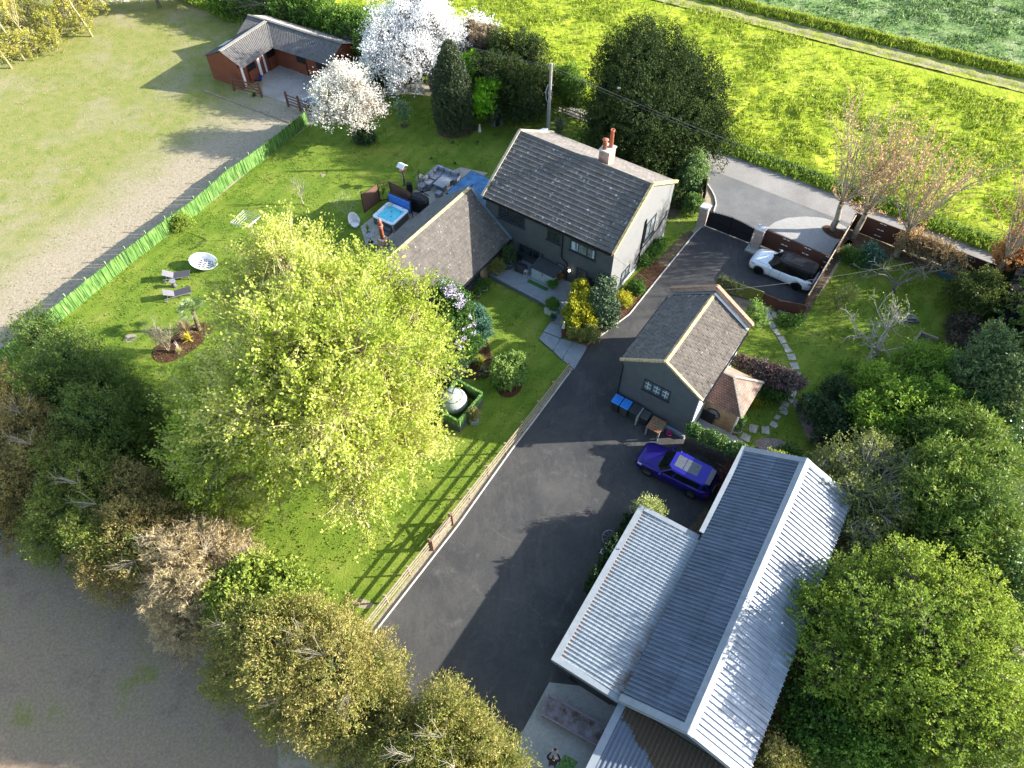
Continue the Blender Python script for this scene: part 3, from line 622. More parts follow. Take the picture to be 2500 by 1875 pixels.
q = MB(); q.lathe([(.02, 0), (.07, .03), (.07, .12), (.03, .15)], (2.11, -4.57, 1.5), 10); q.build('bulb', em.m, l_)
# gable end windows and pipes
window(house, (HX + .033, .42, 2.3), (0, 1, 0), 1.5, 1.65, (1, 0, 0), 2, glass=M_glass_pale, bar=.08)
window(house, (HX + .033, -2.65, .7), (0, 1, 0), 1.25, .85, (1, 0, 0), 2, glass=M_glass_pale, bar=.08)
mb = MB(); mb.tube([(5.36, .18, 4.55), (5.36, .22, 1.7), (5.36, .1, 1.5), (5.36, .12, .12)], .055, 8); mb.tube([(5.36, .03, 4.5), (5.36, .05, 1.8)], .05, 8)
mb.tube([(5.36, .2, 1.72), (5.38, .9, 1.80), (5.38, 3.0, 1.95), (5.38, 3.3, 2.2), (5.38, 3.9, 2.4), (5.38, 3.95, 2.8)], .04, 8); mb.tube([(5.36, .0, 1.5), (5.44, -.7, 1.25), (5.5, -.95, 1.3)], .035, 8); mb.build('waste_pipe', M_black, house)
ch = MB(); ch.box(.84, 1.62, .62, 1.55, 6.4, 8.15); c_ = ch.build('chimney', M_redbrick, house)
q = MB(); q.box(.79, 1.67, .57, 1.60, 8.153, 8.24); q.build('chimney_cap', flat('chimney_cement', (.48, .46, .42), .9, var=.3), c_)
q = MB(); q.lathe([(.15, 0), (.14, .5), (.16, .5), (.16, .62), (.11, .62), (.10, .3)], (1.1, .85, 8.24), 14); q.lathe([(.05, .68), (.24, .70), (.2, .76), (.05, .80)], (1.1, .85, 8.24), 14); q.tube([(1.1, .85, 8.7), (1.1, .85, 8.95)], .06); q.build('chimney_pot', M_terra, c_, smooth=True)
q = MB(); q.lathe([(.15, 0), (.12, 1.2), (.15, 1.22), (.15, 1.34), (.1, 1.34), (.09, .9)], (1.35, 1.28, 8.24), 14); q.build('chimney_pot', M_terra, c_, smooth=True)
mb = MB(); mb.box(5.333, 5.375, -4.38, 4.38, 0, .22); mb.build('plinth', flat('plinth_white', (.55, .56, .56), .8), house)
# ------------------------------------------------------------------ low tiled wing
wing = thing('house_wing', 'low side wing with an old grey-brown tiled roof running towards the lime tree', 'house', HC, HR)
WX0, WX1, WR, WE, WZ = -10.4, -3.0, -6.7, 2.0, 5.0; WY0, WY1 = -14.2, -4.45
mb = MB(); vs = [(x, y, z) for y in (WY0 + .25, WY1) for x, z in ((WX0 + .3, 0), (WX1 - .3, 0), (WX1 - .3, WE + .15), (WR, WZ - .18), (WX0 + .3, WE + .15))]
mb.add(vs, [(4, 3, 2, 1, 0), (5, 6, 7, 8, 9)] + [(i, (i + 1) % 5, 5 + (i + 1) % 5, 5 + i) for i in (0, 1, 4)]); mb.build('wall', M_yellowbrick, wing)
M_wtile = tilemat('wing_tiles', (.098, .086, .076), (.128, .113, .10), (.065, .058, .052), .26, .22, 'y', lichen=(.33, .31, .28), lscale=3.6, lamt=.16, orange=(.66, (.13, .11, .07)), mix=.5)
mb = MB(); courses(mb, (WX1, WY0, WE), (WX1, WY1, WE), (WR, WY0, WZ), (WR, WY1, WZ), 17, .022); wr = mb.build('roof', M_wtile, wing)
mb = MB(); courses(mb, (WX0, WY1 + .35, WE), (WX0, WY0, WE), (WR, WY1 + .35, WZ), (WR, WY0, WZ), 17, .02); mb.build('roof', tilemat('wing_slates', (.135, .128, .122), (.17, .16, .15), (.085, .08, .078), .26, .22, 'y', lichen=(.25, .26, .27), lscale=5, lamt=.05), wing)
mb = MB()
for i in range(24):
    y0 = WY0 + i * .405; mb.add([(WR - .15, y0, WZ - .04), (WR, y0, WZ + .09), (WR + .15, y0, WZ - .04), (WR - .15, y0 + .395, WZ - .04), (WR, y0 + .395, WZ + .09), (WR + .15, y0 + .395, WZ - .04)], [(0, 3, 4, 1), (1, 4, 5, 2), (0, 1, 2), (3, 5, 4)])
mb.build('ridge_tiles', flat('ridge_mustard', (.36, .29, .16), .9, var=.5, scale=5), wr)
mb = MB(); mb.bar((-6.0, -4.55, 4.47), (-2.95, -4.55, 2.02), .2, .04); mb.bar((-6.5, -4.4, 4.95), (-5.5, -4.5, 4.05), .3, .05); mb.build('flashing', M_lead, wing)
mb = MB(); mb.bar((WX1 + .06, WY0, WE - .06), (WX1 + .06, WY1 - .1, WE - .06), .1, .1); mb.build('gutter', M_black, wing)
window(wing, (WX1 - .297, -10.4, .75), (0, 1, 0), 2.3, .9, (1, 0, 0), 3)
cm = MB(); cm.box(-9.66, -9.08, -11.54, -10.96, 2.4, 3.75); cc = cm.build('chimney', M_redbrick, wing)
q = MB(); q.lathe([(.17, 0), (.13, .9), (.16, .92), (.16, 1.0), (.12, 1.0)], (-9.37, -11.25, 3.75), 14); q.build('chimney_pot', M_terra, cc, smooth=True)
q = MB(); q.lathe([(.17, 1.01), (.19, 1.03), (.19, 1.2), (.1, 1.2)], (-9.37, -11.25, 3.75), 14); q.lathe([(.14, 1.2), (.15, 1.5), (.12, 1.66), (.04, 1.72)], (-9.37, -11.25, 3.75), 14); q.build('cowl', flat('cowl', (.30, .12, .08), .5), cc, smooth=True)
# lean-to glass canopy on the house end
can = thing('glass_canopy', 'blue reflecting glass canopy with dark bars beside the house wall', 'canopy', HC, HR)
mb = MB(); z = 2.25
for i in range(4): mb.bar((-9.95 + i * 1.5, -3.3, z), (-9.95 + i * 1.5, -.1, z + .1), .08, .1)
for y in (-3.3, -.1): mb.bar((-9.95, y, z + (.1 if y > -1 else 0)), (-5.5, y, z + (.1 if y > -1 else 0)), .08, .11)
mb.bar((-9.95, -1.7, z + .05), (-5.5, -1.7, z + .05), .06, .1)
for x in (-9.95, -7.0):
    mb.bar((x, -3.3, 0), (x, -3.3, z), .09); mb.bar((x, -.1, 0), (x, -.1, z), .09)
mb.build('frame', M_frame, can)
mb = MB(); mb.add([(-9.93, -3.28, z + .06), (-5.5, -3.28, z + .06), (-5.5, -.12, z + .16), (-9.93, -.12, z + .16), (-9.93, -3.28, z + .045), (-5.5, -3.28, z + .045), (-5.5, -.12, z + .145), (-9.93, -.12, z + .145)], [(0, 1, 2, 3), (7, 6, 5, 4)])
mb.build('glass_panels', glassmat('sky_reflecting_glass', (.035, .16, .33), .12, .7), can)  # sky reflection painted as the blue of the panes
# ------------------------------------------------------------------ garage / cottage outbuilding
GC = Vector((8.77, 25.45, 0)); GX, GL, GE, GZ = 2.5, 6.75, 4.2, 5.8
gar = thing('outbuilding', 'dark grey rendered outbuilding with mossy orange-edged tiled roof beside the driveway', 'outbuilding', GC, HR)
mb = MB(); vs = [(x, y, z) for y in (.05, GL) for x, z in ((-GX, 0), (GX, 0), (GX, GE), (0, GZ - .12), (-GX, GE))]
mb.add(vs, [(0, 1, 2, 3, 4), (9, 8, 7, 6, 5)] + [((i + 1) % 5, i, 5 + i, 5 + (i + 1) % 5) for i in (0, 1, 4)]); mb.build('wall', M_render, gar)
M_gt1 = tilemat('old_tiles_dark', (.125, .112, .10), (.175, .156, .138), (.028, .026, .026), .34, .27, 'y', lichen=(.36, .35, .32), lscale=4, lamt=.10, orange=(.66, (.15, .10, .045)), mix=.25)
M_gt2 = tilemat('old_tiles_pale', (.092, .08, .07), (.13, .112, .096), (.03, .026, .022), .34, .27, 'y', lichen=(.36, .33, .27), lscale=3.6, lamt=.15, orange=(.64, (.22, .13, .05)), mix=.3)
def stagger(mb, a0, a1, b0, b1, n, w, lip=.035):
    """staggered single-lap tiles, each a slightly tipped slab"""
    a0, a1, b0, b1 = map(Vector, (a0, a1, b0, b1)); L = (a1 - a0).length; nr = (a1 - a0).cross(b0 - a0).normalized(); g = random.Random(4)
    if nr.z < 0: nr.negate()
    k = max(1, round(L / w))
    for i in range(n):
        t0, t1 = i / n, (i + 1) / n + .012
        for j in range(-1, k):
            f0, f1 = (j + .5 * (i % 2) + .5) / k, (j + 1.5 + .5 * (i % 2) - .5 + .5) / k
            f0, f1 = max(0, f0 - .5 / k), min(1, f1 - .5 / k)
            if f1 - f0 < .004: continue
            f1 -= .05 / k; l = nr * (lip * g.uniform(.6, 1.9)); e = nr * g.uniform(0, .012)
            p0 = a0.lerp(b0, t0); p1 = a1.lerp(b1, t0); q0 = a0.lerp(b0, t1); q1 = a1.lerp(b1, t1)
            A, B, Cc, D = p0.lerp(p1, f0), p0.lerp(p1, f1), q0.lerp(q1, f1), q0.lerp(q1, f0)
            mb.add([A + l, B + l + e, Cc + e * .5, D, A, B, Cc, D - nr * .01], [(0, 1, 2, 3), (4, 5, 1, 0), (1, 5, 6, 2), (0, 3, 7, 4)])
    mb.add([a0, a1, b1, b0], [(0, 1, 2, 3)])
mb = MB(); stagger(mb, (-GX - .2, -.02, GE - .08), (-GX - .2, GL - .28, GE - .08), (0, -.02, GZ), (0, GL - .28, GZ), 13, .27, .045); g1 = mb.build('roof', M_gt1, gar)
mb = MB(); stagger(mb, (GX + .2, GL - .28, GE - .08), (GX + .2, -.02, GE - .08), (0, GL - .28, GZ), (0, -.02, GZ), 12, .30, .03); mb.build('roof', M_gt2, gar)['label'] = 'sunlit pale brown roof slope with orange lichen'
mb = MB()
for i in range(20):
    y0 = -.02 + i * .325; mb.add([(-.14, y0, GZ - .03), (0, y0, GZ + .1), (.14, y0, GZ - .03), (-.14, y0 + .317, GZ - .03), (0, y0 + .317, GZ + .1), (.14, y0 + .317, GZ - .03)], [(0, 3, 4, 1), (1, 4, 5, 2), (0, 1, 2), (3, 5, 4)])
mb.build('ridge_tiles', flat('ridge_orange', (.50, .35, .16), .9, var=.5, scale=4), g1)
for sx in (-1, 1):
    mb = MB(); mb.bar((sx * (GX + .22), .02, GE - .05), (sx * .02, .02, GZ + .05), .16, .14); mb.build('verge', flat('verge_brick', (.42, .32, .18), .9, var=.5, scale=9), gar)
    mb = MB(); mb.bar((sx * (GX + .3), GL + .02, GE + .22), (sx * .02, GL + .02, GZ + .36), .22, .30); pp = mb.build('parapet', M_redbrick, gar)
    mb = MB(); mb.bar((sx * (GX + .32), GL + .02, GE + .40), (sx * .02, GL + .02, GZ + .54), .26, .06); mb.build('coping', flat('coping_tile', (.33, .20, .13), .9, var=.5, scale=12), pp)
    mb = MB(); mb.bar((sx * (GX + .2), GL - .19, GE + .02), (sx * .02, GL - .19, GZ + .10), .16, .05); mb.build('flashing', M_lead if sx < 0 else M_white, gar)
    mb = MB(); mb.bar((sx * (GX + .27), .0, GE - .16), (sx * (GX + .27), GL - .2, GE - .16), .1, .09); mb.build('gutter', M_black, gar)
window(gar, (-.95, .047, 2.55), (1, 0, 0), 1.78, .98, (0, -1, 0), 3, glass=M_glass_blue, vbars=2, bar=.09, frame=M_frame)
mb = MB(); mb.tube([(-2.62, -.02, 4.0), (-2.44, -.03, 3.8), (-2.44, -.03, 1.0), (-2.44, -.03, .1)], .045); mb.build('drainpipe', M_black, gar)
mb = MB(); mb.box(2.503, 2.56, .1, 6.6, .02, 3.95); mb.build('side_wall', M_white, gar)
mb = MB(); mb.box(.95, 2.45, -.14, .047, 0, .28); mb.build('plinth', flat('plinth_grey', (.26, .29, .32), .8), gar)
# ------------------------------------------------------------------ brick annexe with hipped roof
ann = thing('brick_annexe', 'small yellow brick annexe with a red-brown hipped tile roof against the outbuilding', 'outbuilding', GC, HR)
mb = MB(); mb.box(2.565, 4.72, 1.95, 4.7, 0, 2.2); mb.build('wall', M_yellowbrick, ann)
AE, AZ = 2.18, 3.35; x0, x1, y0, y1 = 2.52, 4.98, 1.68, 4.95; ax, ay = 3.42, 3.32
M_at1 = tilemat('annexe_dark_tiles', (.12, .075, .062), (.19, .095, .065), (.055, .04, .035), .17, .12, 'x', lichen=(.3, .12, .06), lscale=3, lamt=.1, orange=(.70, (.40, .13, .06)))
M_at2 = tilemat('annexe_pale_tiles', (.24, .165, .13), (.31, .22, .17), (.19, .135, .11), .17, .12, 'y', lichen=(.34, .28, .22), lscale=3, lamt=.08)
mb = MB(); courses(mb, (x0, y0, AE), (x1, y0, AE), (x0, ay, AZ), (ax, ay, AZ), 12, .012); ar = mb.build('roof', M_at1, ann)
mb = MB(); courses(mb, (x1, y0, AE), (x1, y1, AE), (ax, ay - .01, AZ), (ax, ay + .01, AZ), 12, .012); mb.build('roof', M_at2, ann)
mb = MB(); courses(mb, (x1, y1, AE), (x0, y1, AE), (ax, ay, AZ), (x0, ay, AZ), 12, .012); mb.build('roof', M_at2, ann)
mb = MB(); A = (ax, ay, AZ + .05)
for q in ((x1, y0, AE + .04), (x1, y1, AE + .04), (x0, ay, AZ + .05)): mb.bar(A, q, .16, .1)
mb.build('hip_tiles', flat('hip_tile', (.30, .25, .20), .9, var=.35, scale=9), ar)
mb = MB(); mb.add([(3.25 + .38 * math.cos(a), 1.935, 1.0 + .38 * math.sin(a)) for a in [math.pi * 2 * k / 20 for k in range(20)]], [tuple(range(20))[::-1]]); w = mb.build('round_window', M_glass_pale, ann)
mb = MB(); mb.tube([(3.25 + .42 * math.cos(a), 1.92, 1.0 + .42 * math.sin(a)) for a in [math.pi * 2 * k / 20 for k in range(21)]], .05, 6, False); mb.build('window_frame', M_frame, w)
mb = MB(); mb.box(4.68, 4.78, 1.93, 2.0, 0, 2.15); mb.build('corner_trim', M_white, ann)
mb = MB(); mb.box(2.62, 3.45, 1.86, 1.947, .02, .95); mb.build('log_store', M_black, ann)
YARD = True
# ------------------------------------------------------------------ barn with ribbed metal roofs
BC = Vector((4.94, 8.02, 0)); BR = R(-32)
def sheetmat(name, col, rough=.5, streak=.35, rust=.0, across='x'):
    """sheet metal with lap lines, sheet to sheet tone steps, dirt streaks and rust spots"""
    m = NT(name); mp = m.n('ShaderNodeMapping'); mp.inputs['Rotation'].default_value = (0, 0, R(90)); m.l(m.co, mp.inputs['Vector'])
    b = m.n('ShaderNodeTexBrick'); b.inputs['Scale'].default_value = 1; b.inputs['Brick Width'].default_value = 1.02; b.inputs['Row Height'].default_value = 1.75; b.inputs['Mortar Size'].default_value = .012
    b.offset = 0; d = tuple(c * .9 for c in col); h = tuple(min(1, c * 1.1) for c in col)
    b.inputs['Color1'].default_value = (*d, 1); b.inputs['Color2'].default_value = (*h, 1); b.inputs['Mortar'].default_value = (*[c * .6 for c in col], 1); m.l(mp.outputs[0], b.inputs['Vector'])
    s_ = m.ramp(m.noise(1, 6, .75, m.scaled((.7, 7, 1))), [(.3, (.5 - streak * .6,) * 3), (.7, (.5 + streak * .5,) * 3)]); c = m.mix(.9, b.outputs['Color'], s_, 'OVERLAY')
    s2 = m.ramp(m.noise(1.1, 6, .7), [(.3, (.36, .36, .36)), (.7, (.62, .62, .62))]); c = m.mix(.8, c, s2, 'OVERLAY')
    if rust: c = m.mix(m.ramp(m.noise(5, 6, .8), [(.66 - rust, (0, 0, 0)), (.74 - rust, (.8, .8, .8))]), c, (.16, .10, .06))
    m.bump(m.noise(1.3, 3), .25, .03); return m.fin(c, rough, .05, .35)
def ribbed(mb, a0, a1, b0, b1, pitch, h=.045, wtop=.35, wside=.12, flip=False):
    """trapezoid ribs running from edge a to edge b"""
    a0, a1, b0, b1 = map(Vector, (a0, a1, b0, b1)); n = max(1, round((a1 - a0).length / pitch)); nr = (a1 - a0).cross(b0 - a0).normalized()
    if nr.z < 0: nr.negate()
    fr = []; 
    for i in range(n):
        for t, z in ((0, 0), (1 - wtop - 2 * wside, 0), (1 - wtop - wside, 1), (1 - wside, 1)): fr.append(((i + t) / n, z))
    fr.append((1, 0)); vs = []
    for t, z in fr: vs += [a0.lerp(a1, t) + nr * h * z, b0.lerp(b1, t) + nr * h * z]
    mb.add(vs, [(2 * i, 2 * i + 2, 2 * i + 3, 2 * i + 1) for i in range(len(fr) - 1)])
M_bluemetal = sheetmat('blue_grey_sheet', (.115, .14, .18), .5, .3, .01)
M_sunlit_metal = sheetmat('sunlit_sheet', (.36, .385, .42), .5, .3, .03)  # brighter copy of the roof sheet, sun glare put into its colour
M_trim = flat('grey_flashing', (.225, .25, .27), .55, .05, var=.12, scale=3)
M_darkwall = flat('dark_barn_wall', (.05, .065, .07), .7, var=.2)
barn = thing('barn', 'long metal barn with a ribbed blue-grey ridge roof, one side gleaming white in the sun', 'barn', BC, BR)
BL, BW, BE, BZ = 16.1, 6.15, 2.62, 4.05
mb = MB(); vs = [(x, y, z) for y in (.25, BL - .25) for x, z in ((.2, 0), (BW - .2, 0), (BW - .2, BE - .06), (BW / 2, BZ - .15), (.2, BE - .06))]
mb.add(vs, [(0, 1, 2, 3, 4), (9, 8, 7, 6, 5)] + [((i + 1) % 5, i, 5 + i, 5 + (i + 1) % 5) for i in (0, 1, 4)]); mb.build('wall', M_darkwall, barn)
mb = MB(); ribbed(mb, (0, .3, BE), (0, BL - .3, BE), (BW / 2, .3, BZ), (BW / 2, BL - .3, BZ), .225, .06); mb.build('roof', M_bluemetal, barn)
mb = MB(); ribbed(mb, (BW, BL - .1, BE), (BW, .1, BE), (BW / 2, BL - .1, BZ), (BW / 2, .1, BZ),   .28, .08, .14, .04); mb.build('roof', M_sunlit_metal, barn)['label'] = 'roof slope facing the sun, with the glare put into its pale colour'
mb = MB()
for s in (-1, 1):
    a = BW / 2; mb.add([(a, -.05, BZ + .11), (a, BL + .05, BZ + .11), (a + s * .27, BL + .05, BZ + .11 - .27 * .465), (a + s * .27, -.05, BZ + .11 - .27 * .465), (a, -.05, BZ + .08), (a, BL + .05, BZ + .08), (a + s * .27, BL + .05, BZ + .05 - .27 * .465), (a + s * .27, -.05, BZ + .05 - .27 * .465)], [(0, 1, 2, 3), (3, 2, 6, 7), (0, 3, 7, 4), (1, 5, 6, 2)])
mb.build('ridge_capping', M_trim, barn)
for yb in (.15, BL - .15):
    mb = MB(); mb.bar((-.05, yb, BE + .06), (BW / 2 - .02, yb, BZ + .08), .34, .06); mb.bar((BW + .05, yb, BE + .06), (BW / 2 + .02, yb, BZ + .08), .34, .06)
    y2 = -.03 if yb < 1 else BL + .03
    mb.add([(-.05, y2, BE + .03), (BW / 2, y2, BZ + .06), (BW + .05, y2, BE + .03), (BW + .05, y2, BE - .25), (BW / 2, y2, BZ - .22), (-.05, y2, BE - .25)], [(0, 1, 4, 5), (1, 2, 3, 4)])
    mb.build('barge_flashing', M_trim, barn)
mb = MB(); mb.bar((-.1, 9.8, BE + .05), (-.1, BL, BE + .05), .26, .06); mb.build('eaves_flashing', M_trim, barn)
# flat carport roof
car = thing('carport', 'low carport with a pale ribbed roof, rust and leaf litter along its edges', 'carport', BC, BR)
CW, CL, CZ = 3.62, 9.75, 2.3
mb = MB(); mb.box(-CW + .25, -.02, .35, CL - .3, 0, CZ - .14); mb.build('wall', M_darkwall, car)
m = NT('carport_sheet'); c = m.ramp(m.noise(1.4, 6, .7), [(.3, (.28, .31, .325)), (.7, (.38, .415, .435))])
sx = m.n('ShaderNodeSeparateXYZ'); m.l(m.co, sx.inputs[0])
def band(m, sock, a, b):   # 1 near a fading to 0 at b
    mr = m.n('ShaderNodeMapRange'); mr.inputs['From Min'].default_value = a; mr.inputs['From Max'].default_value = b; mr.inputs['To Min'].default_value = 1; mr.inputs['To Max'].default_value = 0; m.l(sock, mr.inputs[0]); return mr.outputs[0]
k = m.mix(1.0, band(m, sx.outputs[0], -.12, -.75), m.ramp(m.noise(1.3, 5, .75), [(.44, (.1, .1, .1)), (.56, (1, 1, 1))]), 'MULTIPLY')
k2 = m.mix(1.0, k, band(m, sx.outputs[1], .3, 7.5), 'MULTIPLY'); c = m.mix(k2, c, (.16, .085, .045))
k3 = m.mix(1.0, band(m, sx.outputs[0], -3.32, -3.05), m.ramp(m.noise(9, 4, .7), [(.4, (0, 0, 0)), (.6, (1, 1, 1))]), 'MULTIPLY'); c = m.mix(k3, c, (.33, .16, .06))
M_cport = m.fin(c, .55, .1, .4)
mb = MB(); ribbed(mb, (-CW + .32, CL - .28, CZ), (-CW + .32, .3, CZ), (0, CL - .28, CZ + .1), (0, .3, CZ + .1), .207, .065, .16, .04); mb.build('roof', M_cport, car)
mb = MB()
for i in range(1, 9): x = -CW + .32 + i * .385; mb.bar((x, .3, CZ + .068 + .1 * i / 9), (x, CL - .28, CZ + .068 + .1 * i / 9), .018, .006)
mb.build('seam_lines', flat('seam_grey', (.2, .21, .22), .6), car)
mb = MB(); mb.box(-CW, -CW + .33, 0, CL, CZ - .22, CZ + .1); mb.box(-CW + .33, -.03, 0, .3, CZ - .22, CZ + .1); mb.box(-CW + .33, -.1, CL - .28, CL, CZ - .22, CZ + .12); mb.build('edge_flashing', M_trim, car)
mb = MB(); mb.box(-2.6, -.3, .28, .347, 0, 1.95); mb.build('door', M_black, car)
# lean-to in front of the barn
lt = thing('lean_to', 'low lean-to with dark ribbed roofing under brown moss below the barn gable', 'lean-to', BC, BR)
m = NT('mossy_sheet'); c = m.ramp(m.noise(1.2, 5), [(.3, (.11, .13, .165)), (.7, (.15, .175, .21))]); sx = m.n('ShaderNodeSeparateXYZ'); m.l(m.co, sx.inputs[0])
ad = m.n('ShaderNodeMath', operation='MULTIPLY_ADD'); ad.inputs[1].default_value = .55; m.l(sx.outputs[0], ad.inputs[0]); m.l(sx.outputs[1], ad.inputs[2])
ns = m.n('ShaderNodeMath', operation='MULTIPLY_ADD'); ns.inputs[1].default_value = 1.6; m.l(m.noise(1.5, 6, .75), ns.inputs[0]); m.l(ad.outputs[0], ns.inputs[2])
k = m.ramp(ns.outputs[0], [(.62, (0, 0, 0)), (.70, (1, 1, 1))]); c = m.mix(k, c, m.ramp(m.noise(16, 3, .8), [(.3, (.05, .035, .02)), (.7, (.12, .085, .05))]))
M_moss = m.fin(c, .7, .05, .3)
mb = MB(); ribbed(mb, (5.2, -4.5, 1.9), (.35, -4.5, 1.9), (5.2, .2, 2.15), (.35, .2, 2.15), .21, .045, .3, .1); mb.build('roof', M_moss, lt)
mb = MB(); mb.box(0, .35, -4.5, .15, 1.75, 2.2); mb.build('edge_flashing', M_trim, lt)
mb = MB(); mb.box(.12, 5.1, -4.4, .2, 0, 1.75); mb.build('wall', M_darkwall, lt)
# ------------------------------------------------------------------ stable block
SC = Vector((-21.06, 68.59, 0)); SR = R(-28.8)   # middle of the long ridge
st = thing('stable_block', 'L-shaped red timber stable block with dark corrugated roofs round a concrete yard', 'stable', SC, SR)
M_stwall = boardmat('red_boards', (.19, .055, .028), .18, 'z', .7)
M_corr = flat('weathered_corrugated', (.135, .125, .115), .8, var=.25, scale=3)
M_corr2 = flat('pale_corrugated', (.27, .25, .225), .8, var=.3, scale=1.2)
sE, sZ, hw = 2.35, 3.4, 2.35; xl, xr = -5.75, 5.75
mb = MB(); vs = [(x, y, z) for x in (xl + .15, xr - .15) for y, z in ((-1.5, 0), (2.15, 0), (2.15, sE), (0, sZ - .1), (-1.5, sE + .25))]
mb.add(vs, [(4, 3, 2, 1, 0), (5, 6, 7, 8, 9)] + [(i, (i + 1) % 5, 5 + (i + 1) % 5, 5 + i) for i in (0, 1, 4)]); mb.build('wall', M_stwall, st)
al = -3.35; y0 = -6.6   # ridge of the short wing, its open end
mb = MB(); vs = [(x, y, z) for y in (y0 + .15, -1.2) for x, z in ((al - 2.35, 0), (al + 1.5, 0), (al + 1.5, sE + .2), (al, sZ - .1), (al - 2.35, sE))]
mb.add(vs, [(0, 1, 2, 3, 4), (9, 8, 7, 6, 5)] + [((i + 1) % 5, i, 5 + i, 5 + (i + 1) % 5) for i in (0, 1, 4)]); mb.build('wall', M_stwall, st)
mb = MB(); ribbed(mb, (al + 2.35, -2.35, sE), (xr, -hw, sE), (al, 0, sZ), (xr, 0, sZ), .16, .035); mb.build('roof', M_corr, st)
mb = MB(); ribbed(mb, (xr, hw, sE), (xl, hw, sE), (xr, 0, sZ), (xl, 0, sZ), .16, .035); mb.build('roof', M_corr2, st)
mb = MB(); ribbed(mb, (xl, -hw, sE), (al, -hw, sE), (xl, 0, sZ), (al, 0, sZ), .16, .03); mb.build('roof', M_corr, st)
mb = MB(); ribbed(mb, (al + 2.35, y0, sE), (al + 2.35, -2.35, sE), (al, y0, sZ), (al, 0, sZ), .16, .035); mb.build('roof', M_corr, st)
mb = MB(); ribbed(mb, (al - 2.45, -.2, sE), (al - 2.45, y0, sE), (al, -.2, sZ), (al, y0, sZ), .16, .035); mb.build('roof', flat('slate_corrugated', (.06, .063, .07), .7), st)
mb = MB(); mb.bar((al, y0 - .02, sZ + .05), (al, 0, sZ + .05), .34, .05); mb.build('ridge_capping', flat('capping', (.28, .265, .23), .8, var=.3), st)
mb = MB(); mb.bar((xl, 0, sZ + .05), (xr, 0, sZ + .05), .26, .05); mb.bar((al + .02, .0, sZ + .05), (al + 2.35, -2.35, sE + .05), .12, .04); mb.build('ridge_capping', M_corr, st)
mb = MB(); mb.box(al - 2.1, al - 1.2, y0 + 2.8, y0 + 4.2, sE, sE + .0); 
mb = MB(); mb.add([(al - 2.2, y0 + 1.6, sE + .17), (al - 1.2, y0 + 1.6, sE + .61), (al - 1.2, y0 + 2.9, sE + .61), (al - 2.2, y0 + 2.9, sE + .17)], [(0, 3, 2, 1)]); mb.build('skylight', flat('skylight', (.4, .42, .42), .5), st)
for (x, y, w, dx, dy) in ((al + 1.55, y0 + 1.2, 1.1, 0, 1), (al + 1.55, y0 + 4.0, 1.1, 0, 1), (1.0, -1.55, 1.1, 1, 0), (3.4, -1.55, 1.1, 1, 0)):
    mb = MB(); mb.bar((x, y, 1.0), (x + dx * w, y + dy * w, 1.0), .05, 2.0); d = mb.build('door', M_black, st)
    mb = MB(); mb.bar((x + (0 if dx else .05), y - (.05 if dx else 0), .6), (x + dx * w + (0 if dx else .05), y + dy * w - (.05 if dx else 0), .6), .05, 1.15); mb.build('door_panel', M_stwall, d)
mb = MB()
for y, n in ((y0 + .4, .25), (y0 + 2.6, .3), (y0 + 3.4, .2)): mb.box(al + 1.505, al + 1.56, y, y + n, .1, 2.2)
mb.build('white_post', M_white, st)
# timber edging on the grass
mb = MB(); a = Z1(80, 1060); b = Z1(400, 1180); c = Z1(1200, 1475)
for p, q in ((a, b), (b, c)): mb.bar(Vector((p.x, p.y, .06)), Vector((q.x, q.y, .06)), .12, .12)
tag(mb.build('timber_edging', M_wood, None), 'long low timber edging laid across the paddock before the stables', 'edging')
# ------------------------------------------------------------------ neighbour's dark roof at the right edge
nb = thing('neighbour_shed', 'black felt roofed shed beyond the garden at the right edge', 'shed', P(2535, 800), R(-33))
mb = MB(); mb.box(-2.9, 9, -4.2, 5.6, 0, 2.3); mb.build('wall', M_darkwall, nb)
mb = MB(); mb.hexa([(-3.1, -4.4, 2.303), (9.2, -4.4, 2.303), (9.2, 5.8, 2.303), (-3.1, 5.8, 2.303), (-3.1, -4.4, 2.45), (9.2, -4.4, 2.45), (9.2, 5.8, 2.6), (-3.1, 5.8, 2.6)]); mb.build('roof', flat('black_felt', (.007, .0075, .009), .95, var=.2, spec=.1), nb)
